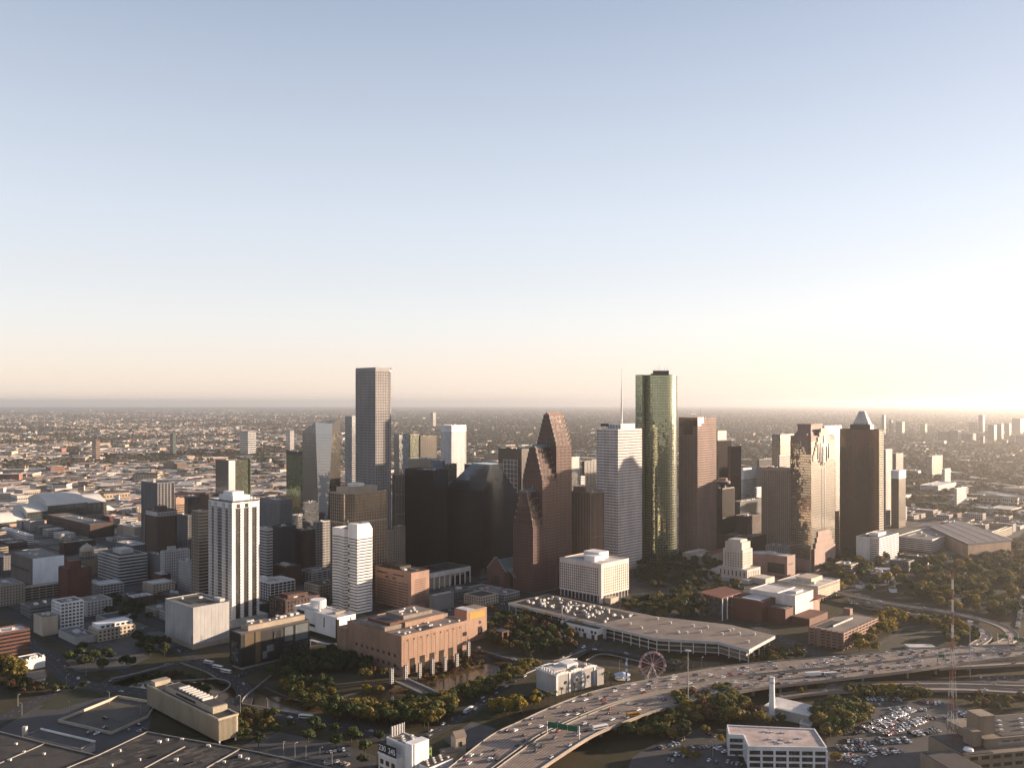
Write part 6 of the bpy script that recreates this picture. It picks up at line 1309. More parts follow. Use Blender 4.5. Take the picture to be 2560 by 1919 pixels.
def mass(name, idx, gable, label):
    k = len(idx); c, s = np.cos(rot[idx]), np.sin(rot[idx]); V = []
    cx = np.array([-1, 1, 1, -1, -1, 1, 1, -1, -1, 1]) * .5; cy = np.array([-1, -1, 1, 1, -1, -1, 1, 1, 0, 0]) * .5
    hzz = np.stack([np.zeros(k)] * 4 + [hz_[idx]] * 4 + [hz_[idx] + (wy[idx] * .25 if gable else 0)] * 2, -1)
    lx = wx[idx][:, None] * cx; ly = wy[idx][:, None] * cy
    X = sx[idx][:, None] + lx * c[:, None] - ly * s[:, None]; Y = sy[idx][:, None] + lx * s[:, None] + ly * c[:, None]
    verts = np.stack([X, Y, hzz], -1).reshape(-1, 3); base = np.arange(k) * 10
    if gable: fl = [(0, 1, 5, 4), (2, 3, 7, 6), (4, 5, 9, 8), (6, 7, 8, 9), (1, 2, 6, 9, 5), (3, 0, 4, 8, 7)]; mi = [0, 0, 1, 1, 0, 0]
    else: fl = [(0, 1, 5, 4), (1, 2, 6, 5), (2, 3, 7, 6), (3, 0, 4, 7), (4, 5, 6, 7)]; mi = [0, 0, 0, 0, 1]
    faces = [tuple(int(b0) + q for q in f) for b0 in base for f in fl]
    me = bpy.data.meshes.new(name); me.from_pydata(verts.tolist(), [], faces)
    for m_ in SUBW + SUBR: me.materials.append(m_)
    mm = np.array([[wi[i] if q == 0 else 6 + ri_[i] for q in mi] for i in idx]).ravel(); me.polygons.foreach_set('material_index', mm.astype(np.int32)); me.update()
    o = link(name, me, None, 'stuff'); o['label'] = label; o['category'] = 'suburb'
mass('suburb_warehouses', rest[big[rest]], False, 'mass of low flat-roofed buildings across the hazy plain'); mass('suburb_houses', rest[~big[rest]], True, 'mass of small pitched-roof houses across the hazy plain')
# one by one
wb_ = MB(); wb_.box(-.5, .5, -.5, .5, 0, 1, bottom=False); wmesh_ = [wb_.mesh('wall', m_) for m_ in SUBW]
rb_ = MB(); rb_.box(-.51, .51, -.51, .51, 1.0, 1.05); rb_.ring(rect(-.5, .5, -.5, .5), -.02, .012, 1.05, 1.12); rmesh_ = [rb_.mesh('roof', m_) for m_ in SUBR]
gb_ = MB(); gb_.poly([(-.54, -.56, 1), (.54, -.56, 1), (.54, 0, 1.55), (-.54, 0, 1.55)]); gb_.poly([(.54, .56, 1), (-.54, .56, 1), (-.54, 0, 1.55), (.54, 0, 1.55)]); gb_.poly([(-.5, -.5, 1), (-.5, 0, 1.5), (-.5, .5, 1)]); gb_.poly([(.5, -.5, 1), (.5, .5, 1), (.5, 0, 1.5)]); gmesh_ = [gb_.mesh('roof', m_) for m_ in SUBR]
wr_ = MB()
for i in range(9):
    c = -.46 + .92 * i / 8 - .025
    for z0 in (.2, .6): wr_.box(c, c + .05, -.508, -.49, z0, z0 + .2); wr_.box(c, c + .05, .49, .508, z0, z0 + .2); wr_.box(-.508, -.49, c, c + .05, z0, z0 + .2); wr_.box(.49, .508, c, c + .05, z0, z0 + .2)
wrm = wr_.mesh('window_row', g_win)
CN = ['white', 'cream', 'tan', 'red brick', 'grey', 'brown']; RN = ['white-roofed', 'grey-roofed', 'dark-roofed', 'tan-roofed', 'red-roofed']
def sector(px):
    for lim, s in ((270, 'beyond the ballpark'), (480, 'behind the dark residential tower'), (760, 'behind the green glass tower'), (1100, 'behind the tallest granite tower'), (1600, 'far behind the gabled tower'), (2100, 'far behind the pink tower'), (9999, 'in the sunlit district at the right')):
        if px < lim: return s
rec = []
for i in top:
    px = CX + F * sx[i] / sy[i]; kind_ = 'block' if tall[i] else 'warehouse' if big[i] else 'house'
    rec.append((f'{CN[wi[i]]} {RN[ri_[i]]} {kind_} {sector(px)}', px, i, kind_))
rec.sort(key=lambda q: q[1]); cnt = {}; tot = {}
for q in rec: tot[q[0]] = tot.get(q[0], 0) + 1
for lab, px, i, kind_ in rec:
    k = cnt.get(lab, 0); cnt[lab] = k + 1
    r = thing({'block': 'apartment_block', 'warehouse': 'warehouse', 'house': 'house'}[kind_], lab + (f', {nth(k)} from the left' if tot[lab] > 1 else ''), {'block': 'building', 'warehouse': 'warehouse', 'house': 'house'}[kind_], (sx[i], sy[i]), float(rot[i]), 'low buildings of the outer districts')
    r.scale = (wx[i], wy[i], hz_[i]); link('wall', wmesh_[wi[i]], r); link('roof', (rmesh_ if big[i] else gmesh_)[ri_[i]], r); link('window_row', wrm, r, 'stuff')

# ------------------------------------------------------------------ trees
def leafmat(name, c0, c1):
    if name in MATS: return MATS[name]
    m = bpy.data.materials.new(name); m.use_nodes = True; nt = m.node_tree; b = nt.nodes['Principled BSDF']; L = nt.links.new
    oi = nt.nodes.new('ShaderNodeObjectInfo'); g = nt.nodes.new('ShaderNodeNewGeometry'); wn2 = nt.nodes.new('ShaderNodeTexNoise'); wn2.inputs['Scale'].default_value = .45; L(g.outputs['Position'], wn2.inputs['Vector'])
    ad = nt.nodes.new('ShaderNodeMath'); ad.operation = 'ADD'; L(oi.outputs['Random'], ad.inputs[0]); L(wn2.outputs['Fac'], ad.inputs[1])
    mr = nt.nodes.new('ShaderNodeMapRange'); mr.inputs[1].default_value = .3; mr.inputs[2].default_value = 1.7; L(ad.outputs[0], mr.inputs[0])
    L(nmix(nt, mr.outputs[0], c0, c1), b.inputs['Base Color']); b.inputs['Roughness'].default_value = .7; b.inputs['Specular IOR Level'].default_value = .2
    tr = nt.nodes.new('ShaderNodeBsdfTranslucent'); L(nmix(nt, mr.outputs[0], c0, c1), tr.inputs['Color'])
    ms = nt.nodes.new('ShaderNodeMixShader'); ms.inputs[0].default_value = .3; L(b.outputs[0], ms.inputs[1]); L(tr.outputs[0], ms.inputs[2]); L(ms.outputs[0], nt.nodes['Material Output'].inputs['Surface'])
    MATS[name] = m; return m
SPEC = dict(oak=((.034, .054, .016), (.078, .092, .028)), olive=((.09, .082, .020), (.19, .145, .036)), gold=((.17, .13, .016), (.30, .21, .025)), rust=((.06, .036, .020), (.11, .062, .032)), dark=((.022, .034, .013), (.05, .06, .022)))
bark = mat('bark', (.09, .065, .05), var=.3, scale=.8)
def crown_mesh(seed, mt, nleaf, leaf, w=5.2, hc=7.5, z0=2.6, sparse=1.0):
    rs = np.random.RandomState(seed); nb = 9
    cen = np.stack([rs.uniform(-.55, .55, nb) * w, rs.uniform(-.55, .55, nb) * w, z0 + hc * rs.uniform(.25, .8, nb)], -1); cen[0] = (0, 0, z0 + hc * .72); rad_ = rs.uniform(.32, .55, nb) * w
    k = rs.randint(0, nb, nleaf); dr = rs.normal(size=(nleaf, 3)); dr /= np.linalg.norm(dr, axis=1)[:, None]; rr = rs.uniform(.55, 1.0, nleaf) ** .6 * sparse
    P = cen[k] + dr * (rad_[k] * rr)[:, None] * np.array([1, 1, .8]); P[:, 2] = np.maximum(P[:, 2], z0 * .8)
    t = dr + rs.normal(scale=.5, size=(nleaf, 3)); t /= np.linalg.norm(t, axis=1)[:, None]; a = np.cross(t, rs.normal(size=(nleaf, 3))); a /= np.linalg.norm(a, axis=1)[:, None] + 1e-6; b = np.cross(t, a)
    sz = leaf * rs.uniform(.6, 1.3, nleaf)[:, None]; Q = np.stack([P - a * sz - b * sz * .7, P + a * sz - b * sz * .7, P + a * sz * .8 + b * sz * .7, P - a * sz * .8 + b * sz * .7], 1).reshape(-1, 3)
    me = bpy.data.meshes.new('crown'); me.from_pydata(Q.tolist(), [], np.arange(nleaf * 4).reshape(-1, 4).tolist()); me.materials.append(mt); return me
def trunk_mesh(seed):
    rs = random.Random(seed); b = MB(); b.tube((0, 0, -.6), (0, 0, 2.8), .36, .26, 7); b.tube((0, 0, 2.8), (.2, .1, 6.4), .26, .1, 6)
    for k in range(4): a = k * 1.6 + rs.random(); b.tube((0, 0, 2.2 + .4 * k), (2.2 * math.cos(a), 2.2 * math.sin(a), 4.8 + .6 * k), .17, .06, 5)
    return b.mesh('trunk', bark)
TM = [trunk_mesh(i) for i in range(3)]
CM = {}
for s, (c0, c1) in SPEC.items():
    CM[s] = [crown_mesh(hash_ * 7 + 3, leafmat('leaf_' + s, c0, c1), 760 if s != 'rust' else 420, .55, w=5.0 + .5 * (hash_ % 2), hc=7 + hash_) for hash_ in range(3)]
pf = MB()
for k in range(15):
    a = k * 2.4; el = .9 - 1.3 * (k / 15); pts = []
    for j in range(4): t0 = j / 3; pts.append(Vector((math.cos(a) * 3.1 * t0, math.sin(a) * 3.1 * t0, 9 + math.sin(el) * 2.6 * t0 - 1.5 * t0 * t0)))
    sd_ = Vector((-math.sin(a), math.cos(a), 0))
    for j in range(3): w0, w1 = .55 * (1 - j / 3.6), .55 * (1 - (j + 1) / 3.6); pf.poly([pts[j] - sd_ * w0, pts[j] + sd_ * w0, pts[j + 1] + sd_ * w1, pts[j + 1] - sd_ * w1])
palmc = pf.mesh('crown', leafmat('leaf_palm', (.06, .07, .02), (.13, .12, .04))); pt = MB(); pt.tube((0, 0, -.5), (.2, 0, 9.1), .3, .22, 7); palmt = pt.mesh('trunk', bark)
ZONES = [  # label phrase, pixel polygon, trees, species weights, size range
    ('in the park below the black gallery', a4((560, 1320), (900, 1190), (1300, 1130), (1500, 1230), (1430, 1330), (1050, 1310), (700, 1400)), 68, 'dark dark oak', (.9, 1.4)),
    ('in the clump on the bayou lawn', a4((700, 1430), (850, 1400), (1150, 1440), (1130, 1600), (900, 1600)), 32, 'olive oak olive oak', (.8, 1.2)),
    ('along the bayou bank by the street', d1((700, 620), (950, 600), (1300, 610), (1640, 580), (1860, 500), (1870, 620), (1640, 760), (1300, 750), (760, 680)), 91, 'olive oak oak olive', (.9, 1.4)),
    ('in the park beside the theatre centre', b2((480, 600), (760, 640), (1150, 720), (1270, 880), (1250, 920), (800, 940), (500, 900)), 89, 'oak dark oak rust olive', (.9, 1.35)),
    ('on the far bayou bank behind the aquarium', b2((200, 1300), (560, 1190), (800, 1020), (940, 1020), (700, 1190), (330, 1370)), 59, 'oak olive olive', (.8, 1.2)),
    ('in the yard left of the aquarium', b2((500, 1450), (720, 1410), (900, 1330), (930, 1400), (720, 1480), (560, 1500)), 17, 'dark oak gold', (.9, 1.3)),
    ('along the river walk beneath the theatre windows', b2((-100, 1120), (0, 1080), (200, 990), (330, 960), (430, 940), (430, 1000), (200, 1080), (0, 1160)), 35, 'rust rust olive', (.45, .8)),
    ('in the garden behind the long hall', b2((1600, 540), (2200, 490), (2240, 650), (1950, 660), (1700, 600)), 44, 'dark oak olive', (.9, 1.4)),
    ('in the garden left of the brick theatre wings', c4((0, 200), (250, 80), (700, 90), (760, 160), (560, 330), (300, 390), (0, 340)), 68, 'dark oak olive dark', (.9, 1.4)),
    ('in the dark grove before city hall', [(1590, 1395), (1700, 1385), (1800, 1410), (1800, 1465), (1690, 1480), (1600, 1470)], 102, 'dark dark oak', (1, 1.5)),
    ('in the wooded park at the right', d2((0, 200), (250, 190), (560, 170), (1000, 160), (1432, 180), (1700, 200), (1700, 560), (1350, 620), (1000, 560), (600, 480), (300, 410), (120, 390)), 212, 'oak olive oak olive olive oak dark oak olive gold oak dark', (1.1, 1.8)),
    ('beside the brick garage', d2((380, 580), (560, 560), (600, 620), (480, 720), (380, 720), (300, 740), (370, 830), (190, 840)), 38, 'gold olive gold', (1, 1.5)),
    ('round the oval lawn', d2((550, 590), (690, 600), (880, 590), (1080, 690), (1090, 770), (900, 780), (850, 700), (700, 640)), 38, 'olive oak gold', (.7, 1.1)),
    ('below the motorway beside the white workshop', c4((150, 1150), (450, 1070), (680, 1030), (760, 1150), (930, 1300), (600, 1310), (350, 1310), (180, 1250)), 50, 'oak olive olive oak rust', (1, 1.6)),
    ('in the clump right of the white workshop', c4((1390, 1200), (1560, 1160), (1720, 1170), (1850, 1260), (1640, 1370), (1450, 1420), (1380, 1300)), 38, 'oak olive oak', (1.1, 1.6)),
    ('in the hedge line above the car park', d2((150, 1120), (480, 1110), (760, 1140), (760, 1170), (230, 1165)), 32, 'olive oak gold', (.6, .9)),
    ('between the long hall and the motorway', c4((790, 720), (940, 640), (1060, 680), (1250, 660), (1260, 740), (1050, 760), (820, 780)), 26, 'rust oak olive', (.7, 1.1)),
    ('by the motorway bend left of the office', b2((1620, 1590), (1950, 1480), (2230, 1390), (2230, 1700), (1680, 1700)), 38, 'oak olive dark', (.9, 1.3)),
    ('by the playhouse at the left', a2((30, 790), (200, 800), (210, 900), (60, 950)), 12, 'gold olive olive', (1, 1.5)),
    ('in the plaza left of the white cube', a2((540, 760), (700, 640), (1100, 740), (1150, 800), (760, 830)), 14, 'dark oak', (.9, 1.3)),
    ('in the street court before the white cube', a2((1180, 560), (1420, 620), (1440, 690), (1310, 700), (1200, 640)), 10, 'dark', (1.1, 1.5)),
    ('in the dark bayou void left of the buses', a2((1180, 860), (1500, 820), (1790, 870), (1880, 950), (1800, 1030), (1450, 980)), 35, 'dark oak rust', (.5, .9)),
    ('along the shaded streets below the banded office', a2((850, 250), (1000, 200), (1300, 200), (1360, 380), (1150, 400), (900, 330)), 32, 'dark dark oak', (.8, 1.2)),
    ('on the rough ground right of the ribbed office', d1((-10, 620), (60, 640), (240, 640), (280, 760), (100, 830), (-10, 870)), 20, 'olive oak rust', (.5, .9)),
    ('in the roadside verge at the left', a2((0, 960), (280, 950), (420, 990), (760, 980), (520, 1010), (100, 1020)), 20, 'dark rust oak', (.5, .9)),
    ('on the ground beyond the right-hand frontage road', d2((960, 1180), (1432, 1150), (1700, 1200), (1700, 1300), (1200, 1280)), 23, 'olive rust oak', (.6, 1.0)),
    ('among the office towers at the right', [(2050, 1395), (2140, 1382), (2150, 1420), (2060, 1430)], 27, 'dark oak', (.9, 1.3)),
]
PTS = [('in the car park below the footbridge', d1((440, 760), (650, 800), (700, 800), (590, 880), (830, 930), (960, 880), (1010, 880), (1200, 880), (1080, 990), (310, 820), (160, 920), (820, 810), (60, 700), (290, 690), (1060, 1085)), 'dark oak oak', (.8, 1.3)),
       ('round the white office car park', c4((420, 1380), (560, 1440), (1540, 1600), (1560, 1620), (60, 1340), (40, 1400), (260, 1580), (350, 1610), (1000, 1290), (1080, 1280), (1250, 1030), (1420, 990), (1560, 1400)), 'olive oak gold', (.6, 1.0)),
       ('beside the pylons', d1((1385, 290), (1080, 360), (1160, 330), (1230, 320), (1100, 420), (1200, 420)), 'olive rust gold', (.9, 1.3))]
PALM = [('before the aquarium front', b2((1015, 1390), (1070, 1370), (1120, 1350), (1170, 1330), (1230, 1310), (1290, 1300), (1380, 1260), (1420, 1250), (1470, 1230), (1510, 1200), (1560, 1180), (1545, 1220))), ('beside the fairground wheel', b2((2070, 1090), (2120, 1080), (2190, 1070), (2050, 1060), (1930, 1120)) + c4((140, 800), (180, 830), (250, 820), (290, 800), (230, 850), (320, 790), (560, 1080), (640, 1060))), ('on the lawn before the white workshop', c4((530, 1120), (600, 1090), (380, 1080)))]
def inpoly(x, y, P):
    c = False
    for i in range(len(P)):
        (x0, y0), (x1, y1) = P[i - 1], P[i]
        if (y0 > y) != (y1 > y) and x < (x1 - x0) * (y - y0) / (y1 - y0) + x0: c = not c
    return c
TREES = []
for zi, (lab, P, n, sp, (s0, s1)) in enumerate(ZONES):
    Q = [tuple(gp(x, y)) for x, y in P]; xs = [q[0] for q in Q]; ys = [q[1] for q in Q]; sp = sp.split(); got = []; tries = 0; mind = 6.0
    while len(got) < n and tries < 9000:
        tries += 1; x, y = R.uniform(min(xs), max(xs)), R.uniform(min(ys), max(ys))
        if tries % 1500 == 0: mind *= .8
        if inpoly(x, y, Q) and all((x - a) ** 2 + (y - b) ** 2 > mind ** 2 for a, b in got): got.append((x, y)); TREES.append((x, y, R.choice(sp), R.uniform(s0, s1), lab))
for lab, P, sp, (s0, s1) in PTS:
    for x, y in P: q = gp(x, y); TREES.append((q.x, q.y, R.choice(sp.split()), R.uniform(s0, s1), lab))
for lab, P in PALM:
    for x, y in P: q = gp(x, y); TREES.append((q.x, q.y, 'palm', R.uniform(.9, 1.3), lab))
def seen(t): return abs(t[0] / t[1]) < .585 and Y0 + F * H / t[1] < 1960
TREES.sort(key=lambda t: -(t[3] / t[1]) * (1 if seen(t) else .01)); ONE, REST = TREES[:296], TREES[296:]
ONE.sort(key=lambda t: t[0] / t[1]); DESC = dict(oak='green broadleaf tree', olive='yellow-green tree', gold='golden yellow tree', rust='rusty brown tree', dark='dark evergreen tree', palm='palm tree')
tot = {}; cnt = {}
for t in ONE: k = (t[2], t[4]); tot[k] = tot.get(k, 0) + 1
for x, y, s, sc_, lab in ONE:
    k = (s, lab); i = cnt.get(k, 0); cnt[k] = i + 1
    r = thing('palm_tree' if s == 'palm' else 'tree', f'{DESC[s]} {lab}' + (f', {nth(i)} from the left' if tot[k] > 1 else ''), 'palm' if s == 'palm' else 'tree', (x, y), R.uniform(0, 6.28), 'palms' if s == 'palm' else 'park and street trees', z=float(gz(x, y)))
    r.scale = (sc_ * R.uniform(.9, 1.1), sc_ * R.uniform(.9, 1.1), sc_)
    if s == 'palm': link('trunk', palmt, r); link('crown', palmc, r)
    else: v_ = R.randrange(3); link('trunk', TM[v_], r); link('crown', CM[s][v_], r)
def scatter(name, pts, src, label, kind='stuff'):
    """one object: instances of src on the given points (x, y, z, scale)"""
    me = bpy.data.meshes.new(name); me.from_pydata([p[:3] for p in pts], [], [])
    at = me.attributes.new('sc', 'FLOAT', 'POINT'); at.data.foreach_set('value', [p[3] for p in pts]); at = me.attributes.new('rz', 'FLOAT', 'POINT'); at.data.foreach_set('value', [R.uniform(0, 6.28) for p in pts])
    o = link(name, me, None, kind); o['label'] = label; o['category'] = 'woodland'
    ng = bpy.data.node_groups.new(name, 'GeometryNodeTree'); ng.interface.new_socket('Geometry', in_out='INPUT', socket_type='NodeSocketGeometry'); ng.interface.new_socket('Geometry', in_out='OUTPUT', socket_type='NodeSocketGeometry')
    gi, go = ng.nodes.new('NodeGroupInput'), ng.nodes.new('NodeGroupOutput'); ip = ng.nodes.new('GeometryNodeInstanceOnPoints'); oi = ng.nodes.new('GeometryNodeObjectInfo'); oi.inputs['Object'].default_value = src; oi.transform_space = 'ORIGINAL'
    oi.inputs['As Instance'].default_value = True
    na = ng.nodes.new('GeometryNodeInputNamedAttribute'); na.data_type = 'FLOAT'; na.inputs['Name'].default_value = 'sc'; nr = ng.nodes.new('GeometryNodeInputNamedAttribute'); nr.data_type = 'FLOAT'; nr.inputs['Name'].default_value = 'rz'
    cx = ng.nodes.new('ShaderNodeCombineXYZ'); ng.links.new(nr.outputs[0], cx.inputs[2]); ng.links.new(gi.outputs[0], ip.inputs['Points']); ng.links.new(oi.outputs['Geometry'], ip.inputs['Instance']); ng.links.new(na.outputs[0], ip.inputs['Scale']); ng.links.new(cx.outputs[0], ip.inputs['Rotation']); ng.links.new(ip.outputs[0], go.inputs[0])
    md = o.modifiers.new('scatter', 'NODES'); md.node_group = ng; return o
SRC = {}
for o in COL.objects:
    if o.name.startswith('crown') and o.data.name.startswith('crown') and o.parent and o.parent.name.startswith('tree'):
        s = [k for k in CM if o.data in CM[k]][0]; SRC.setdefault((s, CM[s].index(o.data)), o)
for s in CM:
    for v_ in range(3):
        pts = [(x, y, float(gz(x, y)) - .2, sc_) for k, (x, y, sp, sc_, lab) in enumerate(REST) if sp == s and k % 3 == v_]
        if pts and (s, v_) in SRC: scatter('woodland', pts, SRC[(s, v_)], f'further {DESC[s]}s of the parks, {["denser", "looser", "outer"][v_]} groups')
# far tree cover
N = 125000
dd = np.exp(NR.uniform(math.log(1250), math.log(30000), N)); an = NR.uniform(rad(-33), rad(34), N); tx, ty = dd * np.tan(an), dd; aa_, bb_ = inv_ab(tx, ty)
keep = ~((aa_ > -5) & (aa_ < 14.2) & (bb_ > -8.4) & (bb_ < 7.3)) & ~((ty < 1500) & (tx > -420) & (tx < 420))
keep &= NR.rand(N) < np.clip(.85 - .70 * np.clip((-np.degrees(an) - 2) / 16, 0, 1) * (lump(tx, ty, .0021) > -.1), .1, 1)
tx, ty = tx[keep], ty[keep]; sc_ = NR.uniform(.7, 1.45, len(tx)) * (1 + np.clip((ty - 3000) / 9000, 0, .8))
lo = [crown_mesh(50 + i, leafmat('leaf_far_%d' % i, *c), 110, 1.15, 5.2, 7, 1.0) for i, c in enumerate((((.07, .072, .036), (.15, .13, .066)), ((.12, .092, .056), (.21, .15, .09)), ((.055, .058, .03), (.12, .105, .052))))]  # far leaves lighter than near ones: winter brown, with haze put into the colour
grp = NR.randint(0, 3, len(tx))
for i in range(3):
    j = np.where(grp == i)[0]; a0 = j[0]
    r = thing('tree', ['lone dark green tree among the far rooftops', 'lone brownish tree among the far rooftops', 'lone deep green tree among the far rooftops'][i], 'tree', (tx[a0], ty[a0]), 0, 'park and street trees'); link('trunk', TM[i], r); so_ = link('crown', lo[i], r)
    scatter('far_woodland', [(tx[k], ty[k], -.5, sc_[k]) for k in j[1:]], so_, ['dark green tree cover', 'brownish tree cover', 'deep green tree cover'][i] + ' spreading to the horizon')

# ------------------------------------------------------------------ vehicles
def paint(name, c): 
    m = mat('paint_' + name, c, rough=.3, var=.04, scale=.4, spec=.6); return m
PAINT = dict(white=(.75, .75, .74), silver=(.42, .42, .42), grey=(.16, .16, .165), black=(.02, .02, .022), red=(.38, .03, .025), blue=(.04, .07, .16), tan=(.36, .30, .22)); PAINT = {k: paint(k, v) for k, v in PAINT.items()}
carglass = glass('car_glass', (.015, .016, .018), .2, pane=(9, 9), bright=.05); tyre = mat('tyre', (.02, .02, .02), var=.1)
def loft(b, secs):
    for (x0, w0, z0, t0), (x1, w1, z1, t1) in zip(secs, secs[1:]):
        b.poly([(x0, -w0, t0), (x1, -w1, t1), (x1, w1, t1), (x0, w0, t0)]); b.poly([(x0, -w0, z0), (x1, -w1, z1), (x1, -w1, t1), (x0, -w0, t0)]); b.poly([(x1, w1, z1), (x0, w0, z0), (x0, w0, t0), (x1, w1, t1)]); b.poly([(x0, w0, z0), (x1, w1, z1), (x1, -w1, z1), (x0, -w0, z0)])
    for (x, w, z, t), s in ((secs[0], 1), (secs[-1], -1)): b.poly([(x, -w, z), (x, -w, t), (x, w, t), (x, w, z)][::s])
KINDS_ = {}
for kn, body, cab, roof_ in (('sedan', [(-2.3, .8, .35, .8), (-2.1, .88, .3, .92), (1.2, .9, .3, .92), (2.1, .85, .3, .78), (2.3, .7, .35, .65)], [(-1.6, .78, .9, .92), (-.9, .7, .9, 1.38), (.35, .7, .9, 1.40), (1.15, .78, .9, .93)], (-.85, .3, .69, 1.40)),
                      ('suv', [(-2.4, .88, .35, 1.0), (-2.2, .94, .3, 1.08), (1.2, .95, .3, 1.08), (2.2, .9, .35, .98), (2.4, .8, .4, .8)], [(-2.25, .86, 1.05, 1.1), (-1.95, .78, 1.05, 1.68), (.4, .78, 1.05, 1.72), (1.2, .85, 1.05, 1.1)], (-1.9, .35, .77, 1.72)),
                      ('pickup', [(-2.8, .92, .45, 1.1), (1.3, .95, .4, 1.12), (2.5, .9, .4, 1.02), (2.75, .8, .45, .85)], [(-.7, .85, 1.1, 1.14), (-.5, .78, 1.1, 1.75), (.6, .78, 1.1, 1.77), (1.35, .85, 1.1, 1.14)], (-.45, .55, .77, 1.77)),
                      ('van', [(-2.7, .95, .4, 1.3), (1.8, .97, .35, 1.3), (2.5, .9, .4, 1.1), (2.7, .8, .45, .8)], [(-2.65, .93, 1.28, 1.3), (-2.5, .87, 1.28, 2.1), (1.0, .87, 1.28, 2.12), (1.8, .92, 1.28, 1.32)], (-2.45, .95, .85, 2.12))):
    b = MB(); loft(b, body); c = MB(); loft(c, cab); rf = MB(); x0, x1, w, z = roof_; rf.box(x0, x1, -w, w, z - .02, z + .05)
    KINDS_[kn] = ({k: b.mesh('body', v) for k, v in PAINT.items()}, c.mesh('cabin_glass', carglass), {k: rf.mesh('roof', v) for k, v in PAINT.items()}, b, c, rf)
wh = MB(); wh.tube((0, -.11, 0), (0, .11, 0), .33, .33, 8); whm = wh.mesh('wheel', tyre)
COLS = ['white'] * 7 + ['silver'] * 5 + ['grey'] * 4 + ['black'] * 5 + ['red'] * 2 + ['blue'] * 1 + ['tan'] * 1; KN = ['sedan'] * 5 + ['suv'] * 4 + ['pickup'] * 2 + ['van']
CARS = []                                         # x, y, z, heading, colour, kind, place
def addcar(x, y, z, h, place, col=None, kind=None): CARS.append((x, y, z, h, col or R.choice(COLS), kind or R.choice(KN), place))
def at_len(P, s):
    for p, q in zip(P, P[1:]):
        L_ = (q - p).length
        if s <= L_: return p + (q - p) * (s / L_), math.atan2((q - p).y, (q - p).x)
        s -= L_
    return P[-1], math.atan2((P[-1] - P[-2]).y, (P[-1] - P[-2]).x)
def plen(P): return sum((q - p).length for p, q in zip(P, P[1:]))
for w0, w1, place, nn in ((.03, .445, 'far motorway carriageway', 22), (.55, .97, 'near motorway carriageway', 19)):
    for k in range(5):
        P = along(0, w0 + (w1 - w0) * (k + .5) / 5); Lp = plen(P); s = R.uniform(5, 40)
        while s < Lp:
            q, h_ = at_len(P, s); px = CX + F * q.x / q.y
            if px < 2600: addcar(q.x, q.y, ZF + .03, h_ + (math.pi if w0 > .5 else 0), place)
            s += R.expovariate(1 / (15 if px > 1600 else 24)) + 7.5
for P, z, place, gap in ((RAMP1, 6.0, 'outer loop ramp', 45), (RAMP2, 4.0, 'inner loop ramp', 14), (RAMP3, 3.2, 'lower frontage road', 45), (RAMP4, 3.6, 'upper frontage road', 50), (RAMP5, 9.0, 'exit ramp', 60)):
    s = 8
    while s < plen(P): q, h_ = at_len(P, s); addcar(q.x, q.y, z + .03, h_, place); s += gap * R.uniform(.7, 1.6)
for (nm, q, w), place, zi, gap in zip(NEAR_ROADS, ('street by the three buses', 'long street at the lower left', 'narrow ramp by the bayou void', 'bayou bridge', 'street at the left edge', 'street left of the aquarium', 'curving street below the long hall', 'street under the fairground wheel', 'street right of the long hall', 'street beside the court house', 'street below the black gallery', 'street behind the long hall'), range(12), (45, 32, 90, 60, 80, 13, 26, 26, 40, 40, 70, 30)):
    P = pl(q); s = R.uniform(4, 25)
    while s < plen(P):
        c, h_ = at_len(P, s); o_ = R.choice((-1, 1)) * w * .22; addcar(c.x - math.sin(h_) * o_, c.y + math.cos(h_) * o_, .08 + .012 * zi, h_ + (0 if o_ < 0 else math.pi), place); s += gap * R.uniform(.6, 1.5)
